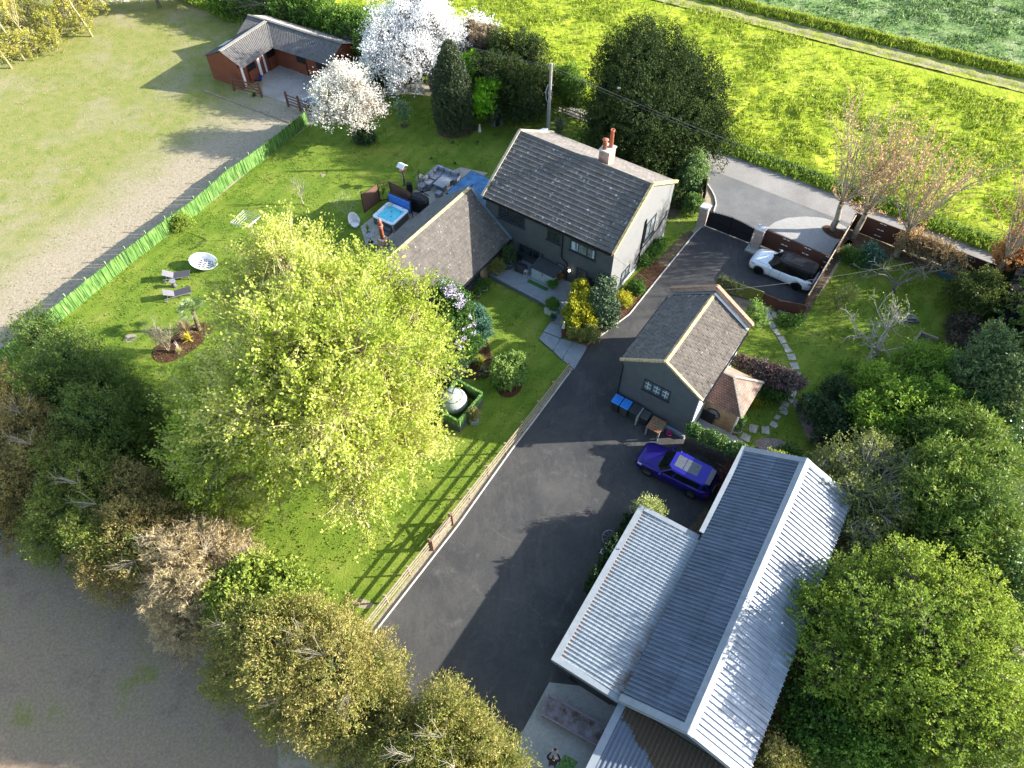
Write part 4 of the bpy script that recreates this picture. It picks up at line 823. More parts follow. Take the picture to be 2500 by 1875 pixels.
# ================================================================== CARS
def ang(a, b): return math.atan2(b.y - a.y, b.x - a.x)
def make_car(name, label, loc, rotz, body, roofm, L=4.85, W=1.98, Ht=1.78, sunroof=None, spoiler=None, rimm=None):
    """SUV, nose along +x. lofted lower body with cut wheel arches, glass house, roof, pillars, lamps"""
    root = thing(name, label, 'car', loc, rotz); hl = L / 2; hw = W / 2; belt = 1.08
    # stations: x, half width, height of the bonnet / deck at the side and the middle, sill height
    st_ = [(hl, .50, .62, .64, .42), (hl - .06, .74, .78, .80, .28), (hl - .22, .88, .88, .91, .24), (hl - .5, .95, .97, 1.02, .24), (hl - .95, .985, 1.02, 1.08, .24), (hl - 1.25, .99, 1.06, 1.12, .24),
           (hl - 1.5, .985, 1.08, 1.10, .24), (0, .975, 1.10, 1.10, .24), (-.9, .98, 1.12, 1.12, .24), (-hl + 1.2, .99, 1.14, 1.14, .24), (-hl + .55, .97, 1.14, 1.14, .26), (-hl + .2, .91, 1.12, 1.13, .28), (-hl + .05, .80, 1.02, 1.05, .34), (-hl, .60, .82, .84, .42)]
    ring = []
    for x, w, hs, hm, zs in st_:
        w *= hw / .99; pts = [(0, zs), (w * .86, zs), (w * .975, zs + .10), (w, zs + (hs - zs) * .45), (w * .985, hs - .16), (w * .94, hs - .04), (w * .84, hs + (hm - hs) * .2), (w * .5, hs + (hm - hs) * .8), (0, hm)]
        ring.append([(x, y, z) for y, z in pts] + [(x, -y, z) for y, z in pts[-2:0:-1]])
    n = len(ring[0]); mb = MB()
    mb.add([p for r in ring for p in r], [(i * n + k, i * n + (k + 1) % n, (i + 1) * n + (k + 1) % n, (i + 1) * n + k) for i in range(len(ring) - 1) for k in range(n)] + [tuple(range(n - 1, -1, -1)), tuple(range((len(ring) - 1) * n, len(ring) * n))])
    bo = mb.build('body', body, root, smooth=True)
    me = bo.data; bmn = bmesh.new(); bmn.from_mesh(me); bmesh.ops.recalc_face_normals(bmn, faces=bmn.faces); bmn.to_mesh(me); bmn.free()
    ax = (hl - .92, -hl + 1.02); cut = MB()
    for x in ax:
        for sy in (-1, 1):
            c = [(x + .44 * math.cos(2 * math.pi * k / 24), .37 + .44 * math.sin(2 * math.pi * k / 24)) for k in range(24)]
            ya, yb = sorted((sy * (hw - .34), sy * (hw + .3)))
            cut.add([(a, ya, b) for a, b in c] + [(a, yb, b) for a, b in c], [tuple(range(24)), tuple(range(47, 23, -1))] + [(k, 24 + k, 24 + (k + 1) % 24, (k + 1) % 24) for k in range(24)])
    co = cut.build('cutter', body, root)
    bmn = bmesh.new(); bmn.from_mesh(co.data); bmesh.ops.recalc_face_normals(bmn, faces=bmn.faces); bmn.to_mesh(co.data); bmn.free()
    bpy.context.view_layer.update(); bl = bo.modifiers.new('arch', 'BOOLEAN'); bl.object = co; bl.operation = 'DIFFERENCE'; bl.solver = 'EXACT'
    baked(bo); bpy.data.objects.remove(co)
    # glass house
    fx, rx = hl - 1.36, -hl + .12; rf, rr = hl - 2.12, -hl + .42; zt = Ht - .06
    bot = [(fx, .10 * 0 + hw * .60), (fx - .32, hw * .88), (0, hw * .90), (rx + .5, hw * .88), (rx, hw * .72)]
    top = [(rf + .14, hw * .56), (rf - .10, hw * .73), (-.2, hw * .76), (rr + .25, hw * .73), (rr, hw * .64)]
    def loop(p, z): return [(x, y, z) for x, y in p] + [(x, -y, z) for x, y in reversed(p)]
    mb = MB(); lo = loop(bot, belt - .02); hi = loop(top, zt); m = len(lo)
    mb.add(lo + hi, [(i, (i + 1) % m, m + (i + 1) % m, m + i) for i in range(m)]); g = mb.build('windows', M_carglass, root)
    rb = MB(); r1 = loop(top, zt + .002); r2 = loop([(x * .985, y * .93) for x, y in top], Ht); r0 = loop([(x * 1.01, y * 1.04) for x, y in top], zt - .05)
    rb.add(r0 + r1 + r2, [(i, (i + 1) % m, m + (i + 1) % m, m + i) for i in range(m)] + [(m + i, m + (i + 1) % m, 2 * m + (i + 1) % m, 2 * m + i) for i in range(m)] + [tuple(range(2 * m, 3 * m))])
    rb.build('roof', roofm, root)
    pb = MB()
    for k, (b, t) in enumerate(zip(bot, top)):
        for sy in (-1, 1):
            a = Vector((b[0], sy * (b[1] + .004), belt - .03)); c = Vector((t[0], sy * (t[1] + .004), zt))
            if k in (1, 4): pb.bar(a, c, .075, .05)
            elif k == 2: pb.bar(a, c, .08, .03)
            elif k == 3: pb.bar(a, c, .20, .035)
    for sy in (-1, 1): pb.bar((bot[1][0], sy * (bot[1][1] + .012), belt + .0), (bot[3][0], sy * (bot[3][1] + .012), belt + .0), .03, .04)
    pb.build('pillars', roofm, root)
    if sunroof:
        s = MB(); s.box(rf - .62, rf - .10, -.42, .42, Ht + .003, Ht + .012); s.box(rf - 1.52, rf - .66, -.42, .42, Ht + .003, Ht + .012); s.build('sunroof', sunroof, root)
    s = MB(); s.add([(rr + .12, -hw * .6, Ht + .0), (rr + .12, hw * .6, Ht + .0), (rr - .16, hw * .56, Ht - .05), (rr - .16, -hw * .56, Ht - .05), (rr + .12, -hw * .6, Ht + .02), (rr + .12, hw * .6, Ht + .02), (rr - .16, hw * .56, Ht - .02), (rr - .16, -hw * .56, Ht - .02)], [(3, 2, 1, 0), (4, 5, 6, 7), (0, 1, 5, 4), (1, 2, 6, 5), (2, 3, 7, 6), (3, 0, 4, 7)])
    s.build('spoiler', spoiler or roofm, root)
    for x in ax:
        for sy in (-1, 1):
            w = MB(); y0 = sy * (hw - .27); y1 = sy * (hw - .015)
            prof = [(.22, y0), (.34, y0), (.37, y0 + (y1 - y0) * .15), (.37, y0 + (y1 - y0) * .85), (.34, y1), (.27, y1)]
            k = 24; w.add([(x + r * math.cos(2 * math.pi * i / k), yy, .37 + r * math.sin(2 * math.pi * i / k)) for r, yy in prof for i in range(k)], [(a * k + i, a * k + (i + 1) % k, (a + 1) * k + (i + 1) % k, (a + 1) * k + i) for a in range(5) for i in range(k)])
            wh = w.build('wheel', M_tyre, root); q = MB()
            for i in range(10): a = 2 * math.pi * i / 10 + .2; q.bar((x + .05 * math.cos(a), y1 - sy * .02, .37 + .05 * math.sin(a)), (x + .26 * math.cos(a), y1 - sy * .02, .37 + .26 * math.sin(a)), .045, .03, up=(0, 1, 0))
            q.tube([(x, y1 - sy * .05, .37), (x, y1 - sy * .005, .37)], .06, 10); q.tube([(x, y0, .37), (x, y1 - sy * .09, .37)], .27, 20)
            q.build('rim', rimm or M_rim, wh)
    for sy in (-1, 1):
        q = MB(); q.hexa([(fx - .42, sy * (hw + .02), belt - .02), (fx - .22, sy * (hw + .02), belt - .02), (fx - .25, sy * (hw + .22), belt), (fx - .42, sy * (hw + .22), belt), (fx - .40, sy * (hw + .02), belt + .15), (fx - .24, sy * (hw + .02), belt + .15), (fx - .27, sy * (hw + .21), belt + .14), (fx - .40, sy * (hw + .21), belt + .14)])
        q.bar((fx - .3, sy * (hw - .12), belt), (fx - .32, sy * (hw + .05), belt + .04), .06, .05); q.build('mirror', body, root, bevel=.02)
        q = MB(); q.hexa([(hl - .10, sy * .60, .73), (hl - .22, sy * .87, .74), (hl - .50, sy * .935, .80), (hl - .30, sy * .66, .79), (hl - .13, sy * .60, .83), (hl - .24, sy * .87, .86), (hl - .50, sy * .945, .90), (hl - .32, sy * .70, .925)])
        q.build('headlight', M_lamp, root)
        q = MB(); q.hexa([(-hl - .012, sy * .60, .86), (-hl + .05, sy * .83, .90), (-hl + .30, sy * .945, .93), (-hl + .30, sy * .90, .93), (-hl + .02, sy * .60, .95), (-hl + .10, sy * .84, 1.0), (-hl + .32, sy * .95, 1.02), (-hl + .30, sy * .90, 1.02)])
        q.build('tail_light', M_tail, root)
        for x in (.55, -.55):
            q = MB(); q.box(x - .11, x + .11, min(sy * (hw + .0), sy * (hw + .03)), max(sy * (hw + .0), sy * (hw + .03)), .93, .96); q.build('door_handle', body, root)
    q = MB(); q.box(hl - .01, hl + .02, -.42, .42, .46, .62); q.box(hl - .04, hl + .005, -.62, .62, .32, .42); q.build('grille', M_black, root)
    q = MB(); q.box(-hl - .025, -hl + .02, -.26, .26, .60, .71); q.build('number_plate', flat('plate_yellow', (.6, .5, .08), .4), root)
    q = MB()   # panel gaps: doors and bonnet edge
    for x in (hl - 1.72, -.02, -1.12):
        for sy in (-1, 1): q.bar((x, sy * (hw + .001), .32), (x - .02, sy * (hw - .03), 1.04), .012, .012)
    for sy in (-1, 1): q.bar((hl - .45, sy * .70, 1.02), (hl - 1.6, sy * .84, 1.095), .012, .008)
    q.build('panel_gap', M_black, root)
    q = MB(); q.bar((fx - .02, -hw * .62, belt + .0), (fx - .02, hw * .62, belt + .0), .12, .05); q.bar((fx - .1, -.5, belt + .08), (fx - .22, .15, belt + .13), .02, .02); q.build('wiper_scuttle', M_black, root)
    return root
M_tyre = flat('tyre', (.012, .012, .012), .85); M_rim = flat('black_alloy', (.03, .03, .03), .3, .6); M_lamp = flat('headlamp_lens', (.45, .5, .55), .1, .2)
M_tail = flat('tail_lens', (.25, .01, .01), .15); M_carglass = glassmat('car_glass', (.006, .009, .009), .12, .35)
def paint(name, col, metal=0, rough=.3, coat=.6):
    m = flat(name, col, rough, metal, var=.04); b = m.node_tree.nodes['Principled BSDF']; b.inputs['Coat Weight'].default_value = coat; b.inputs['Coat Roughness'].default_value = .06; return m
wa, wb = H2(668, 1062), H2(962, 1187)     # near side wheels on the ground
def car_at(a, b, wheelf, L, W):           # a = front wheel contact, b = rear wheel contact, near side
    d = (a - b).normalized(); n = Vector((d.y, -d.x, 0)) * (1 if Vector((d.y, -d.x)).dot(Vector((a.x, a.y))) < 0 else -1)
    m = (a + b) / 2 - n * (W / 2 - .12); return Vector((m.x, m.y, .022)) , math.atan2(d.y, d.x)
l, r = car_at(wa, wb, 1, 4.85, 1.98)
make_car('parked_car', 'white four-wheel-drive car with a black roof parked against the brown slatted fence', l, r, paint('white_car_paint', (.72, .76, .78)), flat('black_roof_paint', (.010, .010, .012), .45, spec=.12), sunroof=flat('dark_sunroof', (.018, .018, .02), .12, spec=.3))
wa, wb = Z2(440, 775), Z2(1330, 1235)
l, r = car_at(wa, wb, 1, 4.75, 1.94)
make_car('parked_car', 'deep blue-purple estate car with a grey glass sunroof parked by the ivy wall', l, r, paint('purple_car_paint', (.018, .008, .17), .3, .4, .35), paint('blue_roof_paint', (.015, .012, .24), .3, .4, .3), L=4.75, W=1.94, Ht=1.66,
         sunroof=flat('sunroof_glass', (.09, .10, .11), .15), spoiler=flat('spoiler_grey', (.10, .095, .11), .4), rimm=flat('grey_alloy', (.2, .2, .21), .3, .6))
gl_ = lambda x, y: GC + Matrix.Rotation(HR, 3, 'Z') @ Vector((x, y, 0))
# ================================================================== FENCES, GATES, WALLS
def along(a, b, step):
    n = max(1, round((b - a).length / step)); return [a.lerp(b, i / n) for i in range(n + 1)]
# post and rail fence along the drive
fr = thing('post_and_rail_fence', 'long low wooden post and rail fence between the lawn and the driveway', 'fence', P(1386, 912))
fo = Vector(P(1386, 912)); fa, fb = P(1386, 912) - fo, P(890, 1543) - fo
g = random.Random(2); pts = along(fa, fb, 1.85)
for i, p in enumerate(pts):
    mb = MB(); mb.bar((p.x, p.y, -.1), (p.x + g.uniform(-.02, .02), p.y + g.uniform(-.02, .02), 1.2), .13, .10); mb.build('post', M_wood, fr)
d = (fb - fa).normalized(); nn = Vector((-d.y, d.x, 0))
for h in (.38, .72, 1.06):
    mb = MB()
    for p, q in zip(pts[:-1], pts[1:]): mb.bar(p + nn * .07 + Vector((0, 0, h + g.uniform(-.015, .015))), q + nn * .07 + Vector((0, 0, h + g.uniform(-.015, .015))), .045, .10)
    mb.build('rail', M_wood, fr)
gt = thing('field_gate', 'small wooden gate with a diagonal brace in the post and rail fence', 'gate', fo)
a, b = pts[-5] + nn * .16, pts[-4] + nn * .16; mb = MB()
for h in (.3, .55, .8, 1.1): mb.bar(a + Vector((0, 0, h)), b + Vector((0, 0, h)), .04, .08)
mb.build('bars', M_wood, gt); mb = MB(); mb.bar(a + Vector((0, 0, .3)), b + Vector((0, 0, 1.1)), .05, .08); mb.bar(b + Vector((0, 0, .3)), a + Vector((0, 0, 1.1)), .05, .08); mb.build('brace', M_wood, gt)
mb = MB()
for q in (a, b): mb.bar(q + Vector((0, 0, 0)), q + Vector((0, 0, 1.25)), .16, .14)
mb.build('gate_post', flat('red_brown_wood', (.25, .13, .08), .8), gt)
# green screening fence
gf = thing('green_screen_fence', 'bright green artificial hedge screening fence between paddock and garden', 'fence', P(324, 640))
go = Vector(P(324, 640)); line = [P(*q) for q in ((753, 303), (700, 347), (619, 410), (565, 447), (488, 517), (420, 566), (324, 640), (130, 797), (0, 905), (-90, 975))]
m = NT('green_screen'); w = m.n('ShaderNodeTexNoise'); w.inputs['Scale'].default_value = 1; w.inputs['Detail'].default_value = 4; m.l(m.scaled((9, 9, 1.2)), w.inputs['Vector'])
c = m.ramp(w.outputs['Fac'], [(.34, (.035, .085, .018)), (.47, (.085, .185, .04)), (.6, (.14, .25, .06)), (.74, (.27, .34, .13))]); m.bump(w.outputs['Fac'], .8, .05); M_green = m.fin(c, .6, 0, .3)
V = []; F = []; T = []
mb = MB(); gg = random.Random(3)
for a, b in zip(line[:-1], line[1:]):
    for p, q in zip(along(a - go, b - go, .16)[:-1], along(a - go, b - go, .16)[1:]):
        hgt = 1.28 + gg.uniform(-.03, .03); u = Vector((gg.uniform(-.03, .03), gg.uniform(-.05, .05), 0)); mb.bar(p + u + Vector((0, 0, hgt / 2)), q + u + Vector((0, 0, hgt / 2)), .07, hgt)
mb.build('screening', M_green, gf)
for p in [q for a, b in zip(line[:-1], line[1:]) for q in along(a - go, b - go, 2.0)[:-1]]:
    mb = MB(); mb.bar(p + Vector((-.1, .1, 0)), p + Vector((-.1, .1, 1.5)), .09, .09); mb.build('post', flat('pale_post', (.22, .30, .14), .8), gf)
# brown slatted fences
M_slat = boardmat('brown_slats', (.085, .038, .026), .19, 'z', .55); M_clip = flat('white_clip', (.7, .72, .74), .5); M_topw = flat('bleached_rail', (.52, .43, .28), .85, var=.3)
def slat_fence(name, label, a, b, h, group=None, mat=None, clips=True, top=None, post=1.9, cat='fence', inner=1):
    o = Vector((a.x, a.y, 0)); t = thing(name, label, cat, o, 0, group); b = Vector((b.x, b.y, 0)) - o; L = b.length; d = b.normalized(); n = Vector((-d.y, d.x, 0)) * inner
    mb = MB(); mb.bar(Vector((0, 0, h / 2 + .03)), b + Vector((0, 0, h / 2 + .03)), .04, h - .06); mb.build('panel', mat or M_slat, t)
    mb = MB(); mb.bar(Vector((0, 0, h + .02)), b + Vector((0, 0, h + .02)), .07, .045); mb.build('top_rail', top or M_wood_dark, t)
    k = max(1, round(L / post))
    for i in range(k + 1):
        mb = MB(); q = b * (i / k); mb.bar(q - n * .06, q - n * .06 + Vector((0, 0, h + .01)), .09, .07); mb.build('post', mat or M_wood_dark, t)
    if clips:
        mb = MB()
        for i in range(1, k + 1):
            for z in (h * .25, h * .6, h * .95):
                for e in (-.28, .0): 
                    q = b * (i / k) + d * e; mb.bar(q + n * .035 + Vector((0, 0, z)), q + d * .22 + n * .035 + Vector((0, 0, z)), .02, .055)
        mb.build('white_clip', M_clip, t)
    return t
slat_fence('slatted_fence', 'dark brown slatted fence with white clips directly behind the white car', P(1858, 600), P(2009, 664), 1.55, inner=-1)
cn = P(2009, 664); fe = P(2093, 521, 1.6)
slat_fence('slatted_fence', 'pale topped fence running from the lane down the right side of the white car', fe, P(1957, 757), 1.5, clips=False, top=M_topw)
slat_fence('slatted_fence', 'dark brown fence with white clips along the lane behind the pollarded trees', fe, P(2440, 655, 1.5), 1.6, inner=-1)
M_greenpanel = boardmat('mossy_boards', (.17, .17, .04), .2, 'xy', .7)
slat_fence('boarded_fence', 'mossy green boarded fence beside the rear of the outbuilding', P(1746, 705), P(1854, 741), 1.15, mat=M_greenpanel, clips=False, top=flat('mossy_top', (.22, .22, .06), .9, var=.4))
slat_fence('garden_gate', 'low brown boarded gate at the end of the stone path', P(1855, 741), P(1894, 757), 1.0, clips=False, mat=boardmat('brown_gate_boards', (.12, .045, .03), .2, 'xy', .7), cat='gate', post=1.2)
slat_fence('boarded_fence', 'short brown boarded fence between the gate and the fence corner', P(1896, 758), P(1957, 770), 1.0, clips=False, mat=boardmat('brown_fence_boards', (.12, .045, .03), .22, 'xy', .7))
# brick gate pillars and the black gate
def pillar(label, base, w, h):
    t = thing('gate_pillar', label, 'pillar', base, HR); mb = MB(); mb.box(-w / 2, w / 2, -w / 2, w / 2, 0, h); mb.build('shaft', M_pinkbrick, t)
    mb = MB(); mb.hexa([(-w * .6, -w * .6, h + .003), (w * .6, -w * .6, h + .003), (w * .6, w * .6, h + .003), (-w * .6, w * .6, h + .003), (-w * .56, -w * .56, h + .1), (w * .56, -w * .56, h + .1), (w * .56, w * .56, h + .1), (-w * .56, w * .56, h + .1)]); mb.build('cap', flat('cap_stone', (.45, .43, .41), .8), t)
pl, pr = P(1708, 553), P(1842, 606)
pillar('brick gate pillar with a stone cap beside the house lawn', pl + Vector((.15, .25, 0)), .62, 1.75); pillar('brick gate pillar with a stone cap next to the white car', pr + Vector((.1, .2, 0)), .62, 1.75)
mb = MB(); mb.box(-.55, .35, -.45, .35, .02, .14); tag(mb.build('pillar_footing', M_conc, None, pr + Vector((-.15, -.25, 0)), HR), 'pale concrete footing block below the gate pillar near the white car', 'footing')
ga, gb = P(1722, 552), P(1830, 594); go_ = Vector((ga.x, ga.y, 0)); gte = thing('driveway_gate', 'wide black sheeted driveway gate with small finials along its curved top', 'gate', go_)
gb = gb - go_; mb = MB(); n = 16; gd = gb.normalized()
for i in range(n):
    p, q = gb * (i / n), gb * ((i + 1) / n); hh = 1.35 + .22 * math.sin(math.pi * (i + .5) / n); mb.bar(p + Vector((0, 0, hh / 2 + .08)), q + Vector((0, 0, hh / 2 + .08)), .05, hh)
mb.build('panel', flat('black_gate', (.014, .015, .018), .5), gte); mb = MB()
for i in range(33): p = gb * (i / 32); hh = 1.43 + .22 * math.sin(math.pi * i / 32); mb.bar(p + Vector((0, 0, hh - .06)), p + Vector((0, 0, hh + .13)), .025)
mb.bar(gb * .5 + Vector((0, 0, .05)), gb * .5 + Vector((0, 0, 1.7)), .09); mb.build('finials', M_black, gte); mb = MB(); mb.bar(Vector((0, -.04, .75)), gb + Vector((0, -.04, .75)), .03, .06); mb.build('cross_rail', M_black, gte)
# garden wall fence left of the gate, black boarded
a, b, c = H2(165, 110, 1.3), H2(255, 285, 1.3), H2(240, 420, 1.3)
slat_fence('boarded_fence', 'black boarded fence under the yew tree by the lane', a, b, 1.5, clips=False, mat=M_black, post=1.2); slat_fence('boarded_fence', 'short black boarded fence running to the left gate pillar', b, c, 1.5, clips=False, mat=M_black, post=1.2)
# low post and rail fence by the lane behind the utility pole
lf = thing('post_and_rail_fence', 'thin dark post and rail fence by the lane behind the utility pole', 'fence', R3(1430, 900)); q0 = Vector(R3(1430, 900)); e0 = R4(160, 880) - q0; pts = along(Vector((0, 0, 0)), e0, 1.8)
for p in pts: mb = MB(); mb.bar(p, p + Vector((0, 0, 1.1)), .09); mb.build('post', M_wood_dark, lf)
for h in (.4, .7, 1.0): mb = MB(); mb.bar(Vector((0, 0, h)), e0 + Vector((0, 0, h)), .035, .07); mb.build('rail', M_wood_dark, lf)
# stable yard rails
for lab, a, b, br in (('brown wooden gate with crossed braces in front of the left stable wing', Z1(490, 1060), Z1(840, 1140), True), ('brown post and rail barrier at the right mouth of the stable yard', Z1(1185, 1265), Z1(1470, 1370), False)):
    t = thing('stable_rail' if not br else 'stable_gate', lab, 'gate' if br else 'fence', a); e = b - Vector(a); mb = MB()
    for h in (.3, .6, .9, 1.2): mb.bar(Vector((0, 0, h)), e + Vector((0, 0, h)), .05, .09)
    if br: mb.bar(Vector((0, 0, .3)), e * .5 + Vector((0, 0, 1.2)), .04, .07); mb.bar(e * .5 + Vector((0, 0, 1.2)), e + Vector((0, 0, .3)), .04, .07)
    mb.build('rails', flat('rail_brown', (.15, .065, .04), .8), t)
    for k in ((0, 1) if br else (0, .55, 1)): mb = MB(); mb.bar(e * k, e * k + Vector((0, 0, 1.5)), .18); mb.build('post', flat('rail_brown', (.15, .065, .04), .8), t)
# fence with pale rails behind the top left trees
tf = thing('post_and_rail_fence', 'sunlit yellowish post and rail fence behind the willows in the far left corner', 'fence', R1(20, 460)); q0 = Vector(R1(20, 460)); e0 = R1(700, 80) - q0; pts = along(Vector((0, 0, 0)), e0, 2.2)
for p in pts: mb = MB(); mb.bar(p, p + Vector((0, 0, 1.3)), .12); mb.build('post', M_topw, tf)
for h in (.4, .8, 1.2): mb = MB(); mb.bar(Vector((0, 0, h)), e0 + Vector((0, 0, h)), .05, .10); mb.build('rail', M_topw, tf)
# ivy wall
io = P(1683, 1046, 1.9); io.z = 0; iw = thing('ivy_wall', 'old brick garden wall with ivy over its top behind the blue car', 'wall', io); ie = P(1866, 1128, 1.9); ie = Vector((ie.x, ie.y, 0)) - io
mb = MB(); mb.bar(Vector((0, 0, .95)), ie + Vector((0, 0, .95)), .26, 1.9); mb.build('wall', brickmat('dark_wall_brick', (.10, .085, .075), (.15, .125, .105), (.09, .08, .07)), iw)
mb = MB(); idr = ie.normalized(); inn = Vector((-idr.y, idr.x, 0)); mb.bar(inn * .16 + Vector((0, 0, 1.93)), ie + inn * .16 + Vector((0, 0, 1.93)), .05, .06); mb.build('edge_board', flat('pale_board', (.5, .47, .4), .8), iw)
mb = MB()
for f_ in (.02, .42, .52): q = ie * f_ + inn * .1; mb.bar(q + Vector((0, 0, 1.7)), q + Vector((0, 0, 2.15)), .12)
mb.build('wall_finial', M_white, iw)
# ================================================================== UTILITY POLE, WIRES
PB = Vector((3.0, 52.1, 0)); up = thing('utility_pole', 'tall grey wooden utility pole rising behind the house', 'pole', PB)
mb = MB(); mb.tube([(0, 0, -.2), (0, 0, 9)], [.15, .11], 12); mb.build('shaft', M_pole, up); mb = MB(); mb.bar((-.25, 0, 7.2), (.25, 0, 7.2), .08); mb.tube([(-.2, -.1, 7.3), (-.35, -.2, 6.8), (-.3, -.15, 6.2), (-.15, -.12, 5.8), (-.13, -.12, 1)], .03, 6)
mb.lathe([(.03, 0), (.05, .04), (.05, .10), (.03, .14)], (-.2, 0, 8.8), 8); mb.lathe([(.03, 0), (.05, .04), (.05, .10), (.03, .14)], (.2, 0, 8.8), 8); mb.build('fittings', M_lead, up)
M_wire = flat('pale_wire', (.15, .16, .15), .8, spec=.1)
def wire(label, a, b, sag, r=.0075, mat=None, group=None):
    a, b = Vector(a), Vector(b); mb = MB(); mb.tube([a.lerp(b, i / 24) - Vector((0, 0, sag * 4 * (i / 24) * (1 - i / 24))) - a for i in range(25)], r, 5)
    tag(mb.build('overhead_wire', mat or M_wire, None, a, 0), label, 'wire', group)
B2 = Vector((33, 34.0, 7.0))
for k, (o, z) in enumerate(((-.2, 8.9), (.05, 8.75), (.25, 8.35))):
    wire(('highest', 'middle', 'lowest')[k] + ' of the three overhead wires running right from the pole across the big yew', PB + Vector((o * .5, o, z)), B2 + Vector((o * .5, o * 1.2, -.35 * k)), .55, group='wires to the right of the pole')
for k, (o, z) in enumerate(((0, 8.8), (.25, 8.5))):
    wire(('upper', 'lower')[k] + ' of the two overhead wires running left from the pole past the egg shaped conifer', PB + Vector((0, o, z)), Vector((-9, 60 + o, 8.0)), .3, group='wires to the left of the pole')
wire('pale cable from the house eave across the drive to the outbuilding', HC + Matrix.Rotation(HR, 3, 'Z') @ Vector((5.3, -4.6, 4.7)), GC + Matrix.Rotation(HR, 3, 'Z') @ Vector((-2.6, 6.5, 4.35)), .12, .009)
wire('pale cable from the outbuilding gable over the white car to the far fence', GC + Matrix.Rotation(HR, 3, 'Z') @ Vector((.4, 6.9, 6.1)), P(2230, 640, 6.0), .25, .008)
wp = thing('white_panel_post', 'small white panel on a thin post just behind the house ridge', 'post', P(1327, 318, 5.2).xy.to_3d()); mb = MB(); mb.bar((0, 0, 0), (0, 0, 5.2), .06); mb.build('post', M_pole, wp); mb = MB(); mb.box(-.22, .22, -.32, .32, -.04, .04); mb.build('panel', M_white, wp, (0, 0, 5.25), rot=(R(-25), 0, R(35)))
bd = MB(); bd.lathe([(.01, -.16), (.06, -.1), (.085, 0), (.06, .1), (.045, .15), (.05, .2), (.01, .26)], (0, 0, 0), 10); wp_ = P(1510, 215, 8.3)
o = bd.build('pigeon', flat('pigeon_grey', (.42, .43, .46), .7), None, wp_, smooth=True, rot=(R(60), 0, R(30))); tag(o, 'grey pigeon perched on a wire in front of the big yew', 'bird')

yp = [io + inn * .15, io + ie + inn * .15, gl_(6.6, 1.2), gl_(5.0, 1.9), gl_(2.6, 1.9), gl_(2.6, -.2)]
sheet('back_yard', yp, .04, M_conc)
# ================================================================== DECK AND STEPS
M_deck = boardmat('grey_decking', (.25, .275, .29), .15, 'y', .55, var=.1)
def decked(name, label, poly, z0, z1, rot, cat='deck', group=None, pitch=.15):
    """raised deck platform made of separate boards along local x"""
    o = Vector(poly[0]); o.z = 0; t = thing(name, label, cat, o, rot, group); Mi = Matrix.Rotation(-rot, 3, 'Z'); q = [Mi @ (Vector((p[0], p[1], 0)) - o) for p in poly]
    mb = MB(); mb.prism([(p.x, p.y) for p in q], z0, z1 - .03); mb.build('fascia', flat('deck_fascia', (.12, .135, .145), .7), t)
    ys = [p.y for p in q]; y = min(ys); mb = MB()
    while y < max(ys) - .02:
        cs = []
        for yy in (y + .006, y + pitch - .008):
            xs = []; yy = min(max(yy, min(ys) + .001), max(ys) - .001)
            for i in range(len(q)):
                a, b = q[i], q[(i + 1) % len(q)]
                if (a.y - yy) * (b.y - yy) < 0: xs.append(a.x + (b.x - a.x) * (yy - a.y) / (b.y - a.y))
            if len(xs) >= 2: cs.append((min(xs), max(xs), yy))
        if len(cs) == 2:
            (a0, a1, ya), (b0, b1, yb) = cs; mb.hexa([(a0, ya, z1 - .028), (a1, ya, z1 - .028), (b1, yb, z1 - .028), (b0, yb, z1 - .028), (a0, ya, z1), (a1, ya, z1), (b1, yb, z1), (b0, yb, z1)])
        y += pitch
    mb.build('boards', flat('deck_board', (.25, .275, .295), .6, var=.12, scale=3), t); return t
wl = lambda x, y: HC + Matrix.Rotation(HR, 3, 'Z') @ Vector((x, y, 0))
dk = [H6(-40, 500, .38), H6(750, 905, .38), H6(870, 985, .38), H6(1005, 1040, .38), H6(1170, 870, .38), wl(4.3, -5.6), wl(3.3, -4.45), wl(-2.7, -4.45)]
decked('deck', 'long grey board deck along the front of the house', dk, 0, .38, HR)
decked('deck_step', 'upper narrow deck step with the teal pot on its edge', [Z4(1530, 430, .3), Z4(1695, 505, .3), Z4(1700, 700, .3), Z4(1440, 620, .3)], 0, .30, HR, 'step')
decked('deck_step', 'middle deck step beside the statue', [Z4(1430, 628, .22), Z4(1690, 712, .22), Z4(1612, 925, .22), Z4(1312, 800, .22)], 0, .22, HR, 'step')
a = Z4(1310, 808, .14); b = Z4(1225, 935, .14)
rt = R(55)
decked('deck_step', 'lower left deck panel whose corner reaches the lawn', [Z4(1310, 808, .14), Z4(1610, 932, .14), Z4(1470, 1145, .14), Z4(1222, 935, .14)], 0, .14, R(50), 'step', pitch=.2)
decked('deck_step', 'lower middle deck panel in front of the slatted planter', [Z4(1618, 930, .11), Z4(1832, 990, .11), Z4(1635, 1308, .11), Z4(1474, 1150, .11)], 0, .11, R(50), 'step', pitch=.2)
decked('deck_step', 'lower right deck panel with its corner on the driveway', [Z4(1838, 990, .09), Z4(2105, 1070, .09), Z4(1860, 1480, .09), Z4(1640, 1312, .09)], 0, .09, R(50), 'step', pitch=.2)
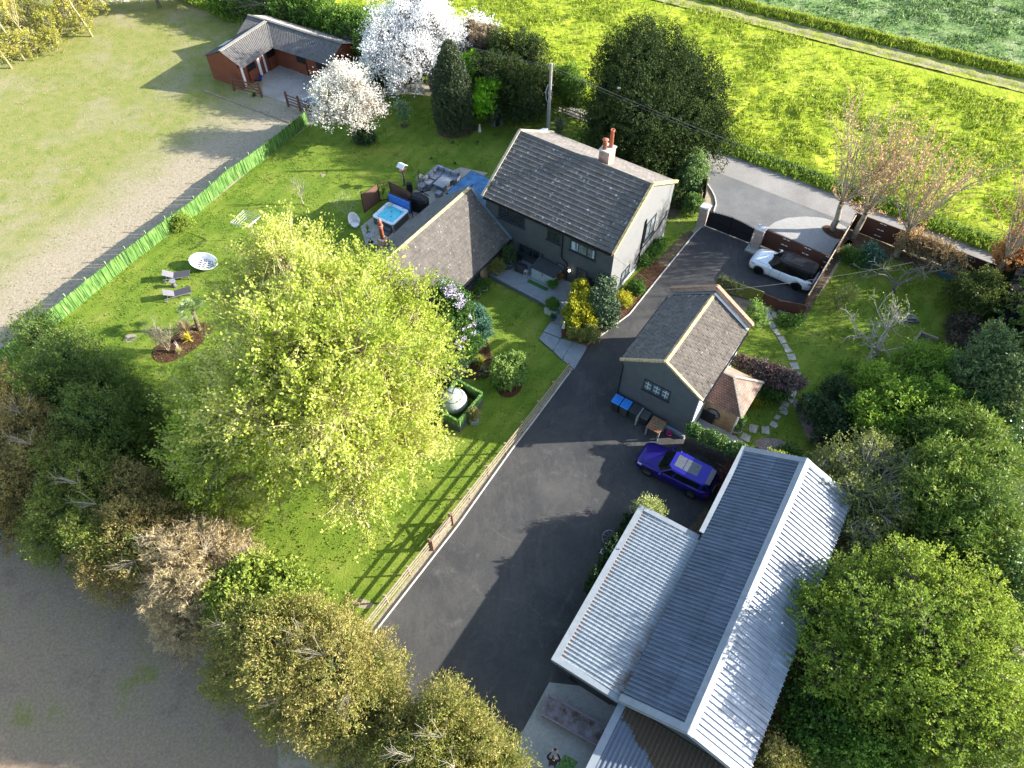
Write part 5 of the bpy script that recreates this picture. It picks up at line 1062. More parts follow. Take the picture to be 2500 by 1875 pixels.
# slatted planter
pz = .7; c1, c2, c3, c4 = Z4(1632, 760, pz), Z4(2085, 910, pz), H1(1010, 1540, pz), Z4(1700, 560, pz)
sp = thing('slatted_planter', 'dark red-brown slatted raised planter at the top of the drive', 'planter', (c1.x, c1.y, 0)); so = Vector((c1.x, c1.y, 0))
q = [Vector((p.x, p.y, 0)) - so for p in (c1, c2, c3, c4)]; M_pl = flat('planter_slat', (.13, .05, .032), .7)
for i in range(4):
    a, b = q[i], q[(i + 1) % 4]; mb = MB(); n = max(2, round((b - a).length / .11))
    for k in range(n): p, e = a.lerp(b, (k + .06) / n), a.lerp(b, (k + .94) / n); mb.bar(p + Vector((0, 0, pz / 2)), e + Vector((0, 0, pz / 2)), .03, pz)
    mb.build('slat_side', M_pl, sp)
mb = MB(); mb.prism([((p * .98).x, (p * .98).y) for p in q], .02, pz - .1); mb.build('soil', M_mulch, sp)
# ================================================================== POTS AND PLANTS NEAR THE HOUSE
M_leaf_g = leafmat('mid_green_leaves', [(.03, .075, .012), (.07, .15, .02), (.12, .22, .03)], .3)
M_leaf_l = leafmat('lime_leaves', [(.20, .30, .02), (.33, .42, .03), (.48, .52, .06)], .5)
M_leaf_d = leafmat('dark_green_leaves', [(.012, .03, .01), (.03, .06, .016), (.05, .10, .025)], .15)
M_leaf_y = leafmat('golden_leaves', [(.17, .22, .015), (.35, .34, .02), (.52, .44, .03)], .3)
M_leaf_v = leafmat('variegated_leaves', [(.02, .045, .02), (.045, .085, .04), (.14, .19, .10), (.035, .07, .03)], .15)
M_grass_p = leafmat('pale_grass_blades', [(.28, .24, .10), (.42, .37, .16), (.34, .34, .10)], .4)
M_grass_g = leafmat('green_blades', [(.07, .13, .03), (.13, .22, .04), (.2, .3, .06)], .3)
def pot(name, label, base, r, h, mat, leaf, ph, pr, seed=1, cat='potted plant', group=None, box=False, rot=0, leafL=.09, n=160):
    t = thing(name, label, cat, base, rot, group); mb = MB()
    if box: mb.hexa([(-r, -r * .8, 0), (r, -r * .8, 0), (r, r * .8, 0), (-r, r * .8, 0), (-r * 1.1, -r * .9, h), (r * 1.1, -r * .9, h), (r * 1.1, r * .9, h), (-r * 1.1, r * .9, h)])
    else: mb.lathe([(r * .72, 0), (r, h * .92), (r * 1.1, h * .93), (r * 1.1, h), (r * .92, h), (r * .85, h * .86)], n=18)
    mb.build('pot', mat, t, smooth=not box); g = np.random.default_rng(seed)
    V, F, T, _, _ = fronds([(0, 0, h + ph * .5, pr, pr, ph * .55)], n, 7, leafL, leafL * .6, leafL * 1.8, g); fast_mesh('foliage', V, F, leaf, t, T); return t
M_stonepot = flat('stone_pot', (.33, .30, .24), .85); M_greypot = flat('grey_pot', (.24, .27, .29), .6); M_teal = flat('teal_pot', (.03, .16, .18), .4)
pot('potted_plant', 'stone pot with a low green plant by the tiled wing wall', H5(608, 285), .30, .5, M_stonepot, M_leaf_g, .25, .25, 3)
pot('stone_trough', 'oval stone trough full of green plants by the tiled wing', H5(660, 215), .48, .45, M_stonepot, M_leaf_g, .3, .5, 4, cat='trough', n=300)
pot('potted_shrub', 'white square box planter with two dark green bushes at the head of the steps', Z4(1455, 470, .02), .42, .5, flat('white_box', (.48, .5, .5), .6), M_leaf_g, .7, .38, 5, box=True, rot=HR, n=420)
pot('potted_plant', 'little teal glazed pot on the edge of the upper step', Z4(1470, 590, .3), .22, .25, M_teal, M_leaf_d, .1, .12, 6, n=40)
pot('potted_plant', 'tall bushy bronze-green plant in the corner where the wing meets the house', H6(240, 400, .38), .25, .4, M_greypot, M_leaf_d, 1.6, .45, 7, n=420)
pot('potted_plant', 'yellow-green potted shrub at the left end of the deck', H6(80, 500, .38), .28, .4, M_stonepot, leafmat('olive_leaves', [(.06, .08, .015), (.14, .15, .03), (.2, .2, .05)]), .9, .5, 8, n=420)
pot('potted_plant', 'bright green potted plant in front of the deck store', H6(820, 680, .38), .22, .3, M_greypot, leafmat('fresh_leaves', [(.06, .16, .02), (.10, .26, .03)]), .3, .3, 9, n=240)
pot('potted_plant', 'rusty brown potted grass behind the deck store', H6(880, 600, .38), .2, .3, M_stonepot, leafmat('rusty_leaves', [(.14, .10, .03), (.22, .14, .05)]), .6, .3, 10, n=240)
pot('topiary_pot', 'clipped green ball in a round stone pot at the annexe corner', Z7(795, 1135), .33, .42, M_stonepot, M_leaf_g, .4, .25, 11, n=80)
def ball(label, base, h, r, seed):
    t = thing('topiary_ball', label, 'topiary', base); mb = MB(); mb.tube([(0, 0, 0), (0, 0, h)], .03); mb.build('stem', bark(), t); g = np.random.default_rng(seed)
    V, F, T, _, _ = fronds([(0, 0, h, r, r, r)], 900, 4, .05, .04, .05, g, lump=.02, shell=(.8, 1)); fast_mesh('foliage', V, F, leafmat('box_ball', [(.10, .24, .02), (.16, .34, .03)]), t, T)
ball('bright green clipped ball on a stem beside the near annexe corner', Z7(830, 1090), 1.25, .24, 1); ball('bright green clipped ball on a stem at the far annexe corner', Z7(1120, 590), 1.2, .22, 2)
# deck furniture
M_rattan = flat('dark_rattan', (.045, .042, .042), .7, var=.3, scale=30); M_rat_g = flat('grey_rattan', (.20, .22, .24), .75, var=.2, scale=25); M_cush = flat('grey_cushion', (.27, .29, .32), .9, var=.08)
def armchair(label, base, rot, group=None):
    t = thing('rattan_armchair', label, 'armchair', base, rot, group); mb = MB(); mb.box(-.36, .36, -.36, .32, .05, .36); mb.build('seat', M_rattan, t)
    mb = MB(); mb.lathe([(.36, .36), (.42, .55), (.43, .78), (.38, .8), (.36, .6), (.3, .4)], (0, -.02, 0), 16); 
    b = MB(); pts = [(.42 * math.cos(a), -.02 - .42 * math.sin(a) * .9) for a in [math.pi * (-.12 + 1.24 * k / 12) for k in range(13)]]
    for (x0, y0), (x1, y1) in zip(pts[:-1], pts[1:]): b.bar((x0, y0, .52), (x1, y1, .52), .06, .62 if abs(x0) < .3 else .42)
    b.build('back', M_rattan, t); c = MB(); c.box(-.28, .28, -.28, .3, .363, .46); c.build('cushion', M_rattan, t, bevel=.03)
    for x in (-.3, .3):
        for y in (-.3, .28): l = MB(); l.box(x - .03, x + .03, y - .03, y + .03, 0, .05); l.build('leg', M_black, t)
    return t
armchair('dark rattan armchair on the deck next to the square lantern', H6(400, 440, .38), R(-30)); armchair('dark rattan armchair in the deck corner beside the bronze-green plant', H6(190, 400, .38), R(-70))
t = thing('deck_table', 'low dark square table between the rattan armchairs', 'table', H6(325, 330, .38), HR); mb = MB(); mb.box(-.35, .35, -.35, .35, .42, .46); mb.build('top', M_black, t)
for x in (-.3, .3):
    for y in (-.3, .3): mb = MB(); mb.box(x - .03, x + .03, y - .03, y + .03, 0, .418); mb.build('leg', M_black, t)
t = thing('lantern', 'square pale lantern standing on the deck in front of the armchair', 'lantern', H6(462, 510, .38), HR); mb = MB(); mb.box(-.12, .12, -.12, .12, 0, .05); mb.box(-.13, .13, -.13, .13, .40, .46)
for x in (-.11, .11):
    for y in (-.11, .11): mb.box(x - .015, x + .015, y - .015, y + .015, .05, .40)
mb.build('frame', flat('pale_stone', (.4, .4, .38), .8), t); mb = MB(); mb.lathe([(.05, 0), (.05, .2)], (0, 0, .052), 10); mb.build('candle', flat('bronze', (.12, .07, .03), .5), t)
t = thing('storage_box', 'pale grey-blue two door garden store with a dark sloping lid on the deck', 'garden store', H6(735, 610, .38) + Vector((0, .45, 0)), HR)
W_, D_, H_ = .95, .5, 1.0; mb = MB(); mb.box(-W_, W_, -D_, D_, 0, H_); mb.build('body', flat('pale_plastic', (.33, .40, .46), .5), t)
mb = MB()
for x0, x1 in ((-W_ + .03, -.01), (.01, W_ - .03)):
    mb = MB(); mb.box(x0, x1, -D_ - .025, -D_ - .003, .04, H_ - .04); mb.build('door', flat('pale_plastic', (.33, .40, .46), .5), t)
mb = MB(); mb.hexa([(-W_ - .06, -D_ - .07, H_ + .003), (W_ + .06, -D_ - .07, H_ + .003), (W_ + .06, D_ + .03, H_ + .13), (-W_ - .06, D_ + .03, H_ + .13), (-W_ - .06, -D_ - .07, H_ + .07), (W_ + .06, -D_ - .07, H_ + .07), (W_ + .06, D_ + .03, H_ + .22), (-W_ - .06, D_ + .03, H_ + .22)])
for i in range(9): x = -W_ + i * W_ * 2 / 8; mb.bar((x, -D_ - .05, H_ + .085), (x, D_ + .02, H_ + .23), .03, .02)
mb.build('lid', flat('charcoal_lid', (.05, .055, .06), .6), t); mb = MB(); mb.box(-.03, .03, -D_ - .06, -D_ - .026, .7, .85); mb.build('latch', M_black, t)
mb = MB(); mb.box(-.95, .75, -.16, .16, 0, .02); tag(mb.build('turf_mat', flat('turf_mat', (.04, .12, .02), .95, var=.3, scale=30), None, H6(640, 650, .381), HR), 'narrow strip of artificial turf in front of the deck store', 'mat')
mb = MB(); mb.box(-.45, .45, -.28, .28, 0, .12); tag(mb.build('doorstep', M_wood_dark, None, H6(1170, 760, .38), HR), 'dark wooden doorstep below the glazed house door', 'doorstep')
mb = MB()
for i in range(6): mb.bar((0, i * .16, 0), (0, i * .16, .9), .1, .03)
mb.bar((0, 0, .7), (0, .8, .7), .05, .08); tag(mb.build('picket_gate', flat('olive_wood', (.2, .17, .08), .8), None, H6(1225, 850, .38), R(-25)), 'small weathered wooden picket gate between the door and the golden conifer', 'gate')
# ================================================================== BY THE OUTBUILDING: bins, tile topped table, bucket
def bin_(label, base, lid, body, h=1.05, w=.56):
    t = thing('wheelie_bin', label, 'bin', base, HR, 'wheelie bins against the dark grey wall'); mb = MB(); a = w / 2
    mb.hexa([(-a * .8, -a * .9, .06), (a * .8, -a * .9, .06), (a * .8, a * .8, .06), (-a * .8, a * .8, .06), (-a, -a * 1.2, h - .1), (a, -a * 1.2, h - .1), (a, a * 1.15, h - .1), (-a, a * 1.15, h - .1)]); mb.build('body', body, t, bevel=.02)
    mb = MB(); mb.hexa([(-a * 1.08, -a * 1.3, h - .098), (a * 1.08, -a * 1.3, h - .098), (a * 1.08, a * 1.25, h - .098), (-a * 1.08, a * 1.25, h - .098), (-a * .98, -a * 1.18, h - .04), (a * .98, -a * 1.18, h - .04), (a * .98, a * 1.2, h + .02), (-a * .98, a * 1.2, h + .02)]); mb.build('lid', lid, t, bevel=.015)
    mb = MB(); mb.bar((-a * .8, a * 1.38, h - .1), (a * .8, a * 1.38, h - .1), .035); mb.build('handle', body, t)
    for s in (-1, 1): mb = MB(); mb.tube([(s * a * .78, a * .95, .1), (s * a * .95, a * .95, .1)], .1, 12); mb.build('wheel', M_black, t)
M_bl = flat('blue_lid', (.03, .20, .62), .45); M_bg = flat('bin_grey', (.055, .06, .062), .5); M_bd = flat('bin_dark', (.035, .038, .04), .5)
gl = lambda x, y, z=0.022: GC + Matrix.Rotation(HR, 3, 'Z') @ Vector((x, y, 0)) + Vector((0, 0, z))
bin_('wheelie bin with a blue lid nearest the drainpipe corner', gl(-2.18, -.52), M_bl, M_bd); bin_('blue lidded bin between the other blue lid and the grey bin', gl(-1.55, -.52), M_bl, M_bg)
bin_('wheelie bin with a dark grey lid left of the upright slab', gl(-.90, -.50), M_bd, M_bd); bin_('smaller grey lidded bin between the upright slab and the tile topped table', gl(-.18, -.45), M_bg, M_bd, .9, .52)
mb = MB(); mb.box(-.05, .05, -.45, .42, 0, .9); tag(mb.build('upright_slab', flat('slab_grey', (.30, .31, .30), .85, var=.25), None, gl(-.54, -.5), HR), 'upright grey slab wedged between two bins', 'slab')
t = thing('log_table', 'square table with a mossy brick-red tiled top beside the bins', 'table', gl(.72, -.75), HR); mb = MB(); mb.box(-.46, .46, -.5, .5, .82, .90); mb.build('top', tilemat('tabletop_tiles', (.24, .17, .10), (.34, .13, .07), (.10, .08, .05), .24, .2, 'x', lichen=(.2, .2, .08), lscale=4, lamt=.15), t)
for x in (-.4, .4):
    for y in (-.42, .42): mb = MB(); mb.box(x - .05, x + .05, y - .06, y + .06, 0, .817); mb.build('leg', M_trim, t)
def bucket(label, base, r, h, mat):
    mb = MB(); mb.lathe([(r * .7, 0), (r, h), (r * 1.06, h), (r * 1.06, h - .03), (r * .94, h - .02), (r * .62, .03)], n=18); t = thing('bucket', label, 'bucket', base); mb.build('tub', mat, t, smooth=True)
    mb = MB(); mb.tube([(r * math.cos(a), .0, h + r * .5 * math.sin(a)) for a in [math.pi * k / 10 for k in range(11)]], .012, 5); mb.build('handle', M_black, t)
bucket('pink rubber bucket between the tiled table and the blue car', gl(1.55, -.45), .2, .32, flat('pink_rubber', (.42, .03, .16), .5)); bucket('blue rubber tub on the stable yard concrete', Z1(790, 925), .45, .35, flat('blue_rubber', (.015, .06, .35), .5))
bucket('black flower bucket low beside the barn roof edge, nearer the camera', Z2(1715, 1510), .24, .35, M_black); bucket('black flower bucket low beside the barn roof edge, nearer the blue car', Z2(1765, 1390), .24, .35, M_black)
# ================================================================== PATIO: hot tub, screens, sofa, barbecue, chair
tc = [Z6(195, 700, .88), Z6(510, 440, .88), Z6(880, 620, .88), Z6(580, 895, .88)]; tm = sum(tc, Vector()) / 4
ta = ang(tc[3], tc[2]); tub = thing('hot_tub', 'square hot tub with bright turquoise water and grey sides', 'hot tub', (tm.x, tm.y, .05), ta); a = 1.05
mb = MB(); q_ = a - .05
for bx in ((-q_, q_, -q_, -q_ + .1), (-q_, q_, q_ - .1, q_), (-q_, -q_ + .1, -q_ + .1, q_ - .1), (q_ - .1, q_, -q_ + .1, q_ - .1)): mb.box(*bx, 0, .74)
mb.build('cabinet', flat('tub_side', (.075, .08, .085), .6), tub)
M_acr = flat('white_acrylic', (.80, .84, .88), .35, var=.03); mb = MB()
def rr(h, r, n=6): return [(sx * (h - r) + r * math.cos(t), sy * (h - r) + r * math.sin(t)) for sx, sy, t0 in ((1, 1, 0), (-1, 1, 90), (-1, -1, 180), (1, -1, 270)) for t in [R(t0 + 90 * k / n) for k in range(n + 1)]]
rings = [(rr(a, .22), .72), (rr(a + .01, .23), .80), (rr(a - .05, .2), .85), (rr(a - .17, .15), .84), (rr(a - .22, .14), .72), (rr(a - .3, .14), .45)]; k = len(rings[0][0])
mb.add([(x, y, z) for p, z in rings for x, y in p], [(i * k + j, i * k + (j + 1) % k, (i + 1) * k + (j + 1) % k, (i + 1) * k + j) for i in range(5) for j in range(k)] + [tuple(range(5 * k, 6 * k))]); mb.build('shell', M_acr, tub, smooth=False)
m = NT('tub_water'); n_ = m.noise(6, 4, .6); c = m.ramp(n_, [(.3, (.05, .52, .64)), (.7, (.20, .72, .78))]); m.bump(n_, .4, .03); M_water = m.fin(c, .05, 0, .6)
mb = MB(); mb.face([(x, y, .70) for x, y in rr(a - .215, .14)]); mb.build('water', M_water, tub)
for x, y in ((-.9, .5), (-.5, .95), (.5, .93), (.92, .5), (.93, -.5), (-.93, -.3)): mb = MB(); mb.lathe([(.035, 0), (.03, .02)], (x, y, .848), 10); mb.build('control_knob', M_black, tub)
for x, y in ((-.2, -.15), (.25, .12), (.6, -.5)): mb = MB(); mb.lathe([(.07, 0), (.05, .01)], (x, y, .703), 12); mb.build('jet', flat('jet_blue', (.01, .12, .3), .3), tub)
for x, y in ((-a + .1, -a + .06), (a - .1, -a + .06), (a - .06, -a + .12), (a - .06, a - .1), (-a + .04, -a + .12)): mb = MB(); mb.box(x - .012, x + .012, y - .02, y + .02, .03, .72); mb.build('trim_strip', M_clip, tub)
mb = MB(); mb.box(-.2, .2, -.12, .12, 0, .07); tag(mb.build('floating_dispenser', flat('cream_plastic', (.6, .55, .38), .5), None, Vector((tm.x, tm.y, .05)) + Matrix.Rotation(ta, 3, 'Z') @ Vector((.72, .60, .85)), ta + .1, bevel=.02), 'cream coloured block resting on the hot tub rim corner', 'box')
cv = thing('tub_cover', 'folded bright blue hot tub cover standing upright behind the tub', 'cover', Vector((tm.x, tm.y, .05)) + Matrix.Rotation(ta, 3, 'Z') @ Vector((a + .12, 0, 0)), ta - math.pi / 2)
mb = MB(); mb.box(-a, a, -.03, .1, .35, 1.45); mb.build('panel', flat('cover_blue', (.045, .17, .55), .6), cv, bevel=.03); mb = MB(); mb.box(-a - .03, a + .03, .103, .2, .32, 1.48); mb.build('back', flat('cover_navy', (.03, .02, .05), .6), cv); mb = MB(); mb.tube([(a + .1, .08, 0), (a + .1, .08, 1.1)], .03); mb.tube([(-a - .1, .08, 0), (-a - .1, .08, 1.1)], .03); mb.build('lifter', M_black, cv)
t = thing('tub_steps', 'two dark plastic steps against the front of the hot tub', 'steps', Vector((tm.x, tm.y, .05)) + Matrix.Rotation(ta, 3, 'Z') @ Vector((-a - .3, -.45, 0)), ta - math.pi / 2)
for i, (y0, y1, z) in enumerate(((-.32, -.02, .2), (0, .26, .42))): mb = MB(); mb.box(-.42, .42, y0, y1, z - .2 if i == 0 else 0, z); mb.build('step', flat('step_grey', (.09, .10, .11), .6), t)
M_scr = boardmat('brown_screen', (.15, .085, .06), .3, 'xy', .6)
def screen(label, a, b, h, lattice=False):
    t = thing('garden_screen', label, 'screen', (a.x, a.y, 0)); o = Vector((a.x, a.y, 0)); e = Vector((b.x, b.y, 0)) - o; mb = MB(); mb.bar((0, 0, 0), (0, 0, h), .07); mb.bar(e, e + Vector((0, 0, h)), .07); mb.bar(Vector((0, 0, h)), e + Vector((0, 0, h)), .05, .07); mb.bar(Vector((0, 0, .1)), e + Vector((0, 0, .1)), .05, .07); mb.build('frame', M_wood_dark, t); mb = MB()
    if lattice:
        g = random.Random(5)
        for k in range(9): p = e * g.random(); z = g.uniform(.1, h); q = e * min(1, max(0, p.length / e.length + g.uniform(-.5, .5))); mb.bar(p + Vector((0, 0, .1 if k % 2 else z)), q + Vector((0, 0, h - .05 if k % 2 else g.uniform(.3, h))), .02, .035)
        mb.build('lattice', M_wood_dark, t)
    else: mb.bar(Vector((0, 0, h / 2)), e + Vector((0, 0, h / 2)), .03, h - .08); mb.build('panel', M_scr, t)
    return t
sh = 1.75; s0, s1, s2, s3 = R6(270, 420, sh), R6(400, 328, sh), R6(497, 310, sh), R6(668, 400, sh)
screen('brown garden screen on the left of the hot tub with two wall ornaments', s0, s1, sh); screen('open metal tree pattern lattice screen between two brown screens', s1, s2, sh, True); screen('dark brown garden screen directly behind the blue tub cover', s2, s3, sh)
# covered barbecue
bq = thing('covered_barbecue', 'barbecue under a sagging black cover on the patio', 'barbecue', R6(745, 530, .05), R(-25)); g = np.random.default_rng(4); mb = MB(); prof = [(.62, .38, 0), (.64, .40, .5), (.62, .38, .85), (.5, .32, 1.02), (.30, .2, 1.12)]; k = 20
mb.add([((rx + .04 * math.sin(5 * t + z * 4)) * abs(math.cos(t)) ** .6 * (1 if math.cos(t) > 0 else -1), ry * abs(math.sin(t)) ** .6 * (1 if math.sin(t) > 0 else -1), z + .02 * math.sin(7 * t)) for rx, ry, z in prof for t in [2 * math.pi * j / k for j in range(k)]], [(i * k + j, i * k + (j + 1) % k, (i + 1) * k + (j + 1) % k, (i + 1) * k + j) for i in range(4) for j in range(k)] + [tuple(range(4 * k, 5 * k))]); mb.build('cover', flat('black_cover', (.014, .014, .015), .55), bq)
bq.scale = (1.35, 1.35, 1.2)
# corner sofa and table
sa = ang(R6(890, 165, .8), R6(1080, 240, .8)); sc = R6(890, 170, .8); sfo = Vector((sc.x, sc.y, .05)); sf = thing('corner_sofa', 'L-shaped grey rattan corner sofa with grey cushions on the patio', 'sofa', sfo, sa)
def part(name, mat, *bx, parent=sf, bevel=.03):
    mb = MB()
    for b in bx: mb.box(*b)
    return mb.build(name, mat, parent, bevel=bevel)
part('frame', M_rat_g, (0, 2.35, -.82, 0, 0, .34), (0, .82, -2.5, -.82, 0, .34)); part('backrest', M_rat_g, (-.02, 2.37, -.12, .03, .34, .78)); part('backrest', M_rat_g, (-.03, .10, -2.5, -.12, .34, .78)); part('armrest', M_rat_g, (2.24, 2.37, -.82, -.12, .34, .6)); part('armrest', M_rat_g, (.10, .82, -2.52, -2.38, .34, .6))
for x in (.14, .86, 1.55): part('seat_cushion', M_cush, (x, x + .66, -.80, -.16, .345, .47))
for y in (-1.5, -2.3): part('seat_cushion', M_cush, (.14, .80, y, y + .66, .345, .47))
for x in (.2, .9, 1.58): part('back_cushion', M_cush, (x, x + .6, -.30, -.13, .475, .86))
for y in (-.85, -1.55, -2.3): part('back_cushion', M_cush, (.11, .27, y, y + .62, .475, .86))
tp = (R6(925, 265, .68) + R6(1015, 300, .68) + R6(940, 358, .68) + R6(855, 312, .68)) / 4; tb = thing('patio_table', 'rectangular grey topped patio table in front of the corner sofa', 'table', (tp.x, tp.y, .05), sa)
part('top', flat('pale_table_top', (.30, .32, .34), .35), (-.52, .52, -.72, .72, .60, .66), parent=tb); part('base', M_rat_g, (-.38, .38, -.5, .5, 0, .597), parent=tb)
for lab, p in (('small grey rattan footstool in front of the patio table', R6(900, 400, .4)), ('small grey rattan footstool right of the patio table by the glass canopy', R6(1015, 365, .4))):
    t = thing('footstool', lab, 'footstool', (p.x, p.y, .05), sa); part('base', M_rat_g, (-.25, .25, -.25, .25, 0, .33), parent=t); part('cushion', M_cush, (-.24, .24, -.24, .24, .333, .42), parent=t)
# hanging egg chair
eg = thing('hanging_chair', 'grey wire egg chair hanging from a curved stand with crossed feet', 'hanging chair', R6(765, 395, .05), R(20)); mb = MB(); mb.tube([(0, .5, 0), (0, .75, .8), (0, .7, 1.5), (0, .4, 1.95), (0, .0, 1.98), (0, -.05, 1.85)], .035, 8)
for a_ in (0, 60, 120): x, y = .75 * math.cos(R(a_)), .75 * math.sin(R(a_)); mb.bar((-x, -y, .03), (x, y, .03), .05)
mb.build('stand', M_black, eg); mb = MB()
for k in range(12): a_ = 2 * math.pi * k / 12; mb.tube([(.42 * math.sin(t) * math.cos(a_), .38 * math.sin(t) * math.sin(a_) - .05, 1.1 + .65 * math.cos(t)) for t in [math.pi * j / 8 for j in range(9)]], .012, 4, False)
for z in (.7, .9, 1.1, 1.3, 1.5): r_ = .42 * math.sqrt(max(0, 1 - ((z - 1.1) / .65) ** 2)); mb.tube([(r_ * math.cos(t), r_ * .9 * math.sin(t) - .05, z) for t in [2 * math.pi * j / 14 for j in range(15)]], .01, 4, False)
mb.build('basket', flat('basket_grey', (.2, .2, .2), .6), eg); mb = MB(); mb.lathe([(.05, 0), (.3, .03), (.34, .12), (.05, .14)], (0, -.05, .62), 14); mb.build('cushion', M_cush, eg)
mb = MB(); mb.lathe([(.10, 0), (.20, .05), (.28, .5), (.22, .95), (.05, 1.05)], n=16); tag(mb.build('covered_parasol_base', flat('black_cover', (.014, .014, .015), .55), None, R6(668, 400, .05)), 'round black covered heater beside the brown screen', 'heater')
# bird table
bt = thing('bird_table', 'bird table with a white pitched roof on a brown post in the lawn', 'bird table', R6(625, 342)); mb = MB(); mb.bar((0, 0, 0), (0, 0, 1.55), .13); mb.build('post', M_scr, bt)
mb = MB(); mb.box(-.28, .28, -.28, .28, 1.55, 1.6); mb.build('tray', M_scr, bt); mb = MB()
for s in (-1, 1): mb.hexa([(-.34, s * .34, 1.9), (.34, s * .34, 1.9), (.34, 0, 2.12), (-.34, 0, 2.12), (-.34, s * .34, 1.93), (.34, s * .34, 1.93), (.34, 0, 2.15), (-.34, 0, 2.15)][::1])
mb.build('roof', M_white, bt, rotz=R(-35)); mb = MB()
for x in (-.24, .24):
    for y in (-.24, .24): mb.bar((x, y, 1.6), (x, y, 1.9), .03)
mb.build('upright', M_scr, bt)
for z in (.7, 1.0, 1.25): mb = MB(); mb.box(-.12, -.06, -.05, .05, z, z + .12); mb.build('feeder', M_clip, bt)
# white tub chair, metal cup table and yucca at the patio end
t = thing('shell_chair', 'white curved shell chair standing behind the lime tree crown', 'chair', Z6(-90, 900, .05), R(30)); t.scale = (.8, .8, .8); mb = MB(); k = 12; V_ = []
for i in range(9):
    for j in range(k): th = math.pi * (-.15 + 1.3 * j / (k - 1)); rr_ = .45 + .12 * i / 8; V_.append((rr_ * math.cos(th), rr_ * math.sin(th), .3 + (1.05 * (i / 8)) * (.35 + .65 * math.sin(max(0, min(math.pi, th))))))
mb.add(V_, [(i * k + j, i * k + j + 1, (i + 1) * k + j + 1, (i + 1) * k + j) for i in range(8) for j in range(k - 1)]); s_ = mb.build('shell', M_white, t, smooth=True); md = s_.modifiers.new('thick', 'SOLIDIFY'); md.thickness = .04
mb = MB(); mb.lathe([(.4, .25), (.44, .3), (.05, .34)], n=18); mb.lathe([(.25, 0), (.08, .05), (.08, .25)], n=12); mb.build('seat', M_white, t)
t = pot('potted_yucca', 'spiky potted yucca on the paving by the hot tub steps', R6(335, 755, .05), .2, .35, M_black, M_leaf_g, .05, .1, 12, n=5); tuft('', '', None, 40, .6, .04, leafmat('yucca_blades', [(.14, .2, .08), (.25, .3, .14)]), .7, 3, parent=t, z0=.7, part='blades')
mb = MB(); mb.tube([(0, 0, .3), (0, 0, .72)], .04); mb.build('stem', bark(), t)
t = thing('bistro_table', 'small round dark bistro table half hidden by the lime tree', 'table', R6(350, 800, .05)); mb = MB(); mb.lathe([(.3, .68), (.32, .7), (.3, .72)], n=20); mb.build('top', flat('bistro_top', (.25, .26, .27), .4), t); mb = MB(); mb.tube([(0, 0, .03), (0, 0, .68)], .03); mb.lathe([(.22, 0), (.2, .03)], n=14); mb.build('pedestal', M_black, t)
# ================================================================== LAWN OBJECTS
# oval slatted tub
ov = thing('slatted_oval_tub', 'large white oval plastic tub with slots in its base lying on the lawn', 'tub', L1(840, 610), R(-8)); ov.rotation_euler = (R(14), R(4), R(-8))
mb = MB(); prof = [(.60, .04), (.78, .10), (1.0, .52), (1.03, .55), (1.0, .57), (.95, .53), (.74, .16), (.6, .14)]; k = 36
mb.add([(r * 1.02 * math.cos(2 * math.pi * j / k), r * .72 * math.sin(2 * math.pi * j / k), z + .12 * math.cos(2 * math.pi * j / k) * -1 * (z / .5)) for r, z in prof for j in range(k)], [(i * k + j, i * k + (j + 1) % k, (i + 1) * k + (j + 1) % k, (i + 1) * k + j) for i in range(len(prof) - 1) for j in range(k)]); mb.build('rim', M_white, ov, smooth=True)
mb = MB()
for i in range(5): y = -.34 + .17 * i; w = .62 * math.sqrt(max(.05, 1 - (y / .45) ** 2)); mb.box(-w, w, y - .03, y + .03, .10, .13)
for x in (-.25, .1, .4): mb.box(x - .03, x + .03, -.38, .38, .105, .135)
mb.build('slatted_base', M_white, ov); mb = MB(); mb.lathe([(.58, .03), (.55, .05)], sx=1.02, sy=.72, n=30); mb.build('base', flat('tub_shadow_grey', (.07, .08, .10), .8), ov)
# loungers
M_tex = flat('dark_textilene', (.055, .052, .06), .7, var=.1); M_alu = flat('grey_aluminium', (.28, .27, .28), .5, .3)
def lounger(label, foot, head, group='sun loungers on the lawn'):
    t = thing('sun_lounger', label, 'sun lounger', (head.x, head.y, 0), ang(head, foot), group); L = 1.9
    mb = MB(); mb.hexa([(.72, -.31, .30), (L, -.31, .30), (L, .31, .30), (.72, .31, .30), (.72, -.31, .33), (L, -.31, .33), (L, .31, .33), (.72, .31, .33)]); mb.build('seat', M_tex, t)
    mb = MB(); mb.hexa([(.05, -.31, .72), (.72, -.31, .32), (.72, .31, .32), (.05, .31, .72), (.07, -.31, .745), (.735, -.31, .345), (.735, .31, .345), (.07, .31, .745)]); mb.build('backrest', flat('grey_textilene', (.17, .165, .18), .7), t)
    mb = MB()
    for s in (-.33, .33): mb.bar((.0, s, .28), (L, s, .28), .035, .05)
    mb.bar((.25, -.3, .3), (.3, -.3, .55), .03); mb.bar((.25, .3, .3), (.3, .3, .55), .03); mb.build('frame', M_alu, t)
    for x in (.15, L - .12):
        for s in (-.33, .33): mb = MB(); mb.bar((x, s, 0), (x, s, .27), .04); mb.build('leg', M_alu, t)
    for s in (-.36, .36): mb = MB(); mb.tube([(.05, s - .02, .06), (.05, s + .02, .06)], .07, 12); mb.build('wheel', M_alu, t)
lounger('dark sun lounger with a raised grey back nearest the oval tub', L1(695, 720), L1(425, 760)); lounger('dark sun lounger with a raised grey back nearest the palm bed', L1(710, 880), L1(430, 960))
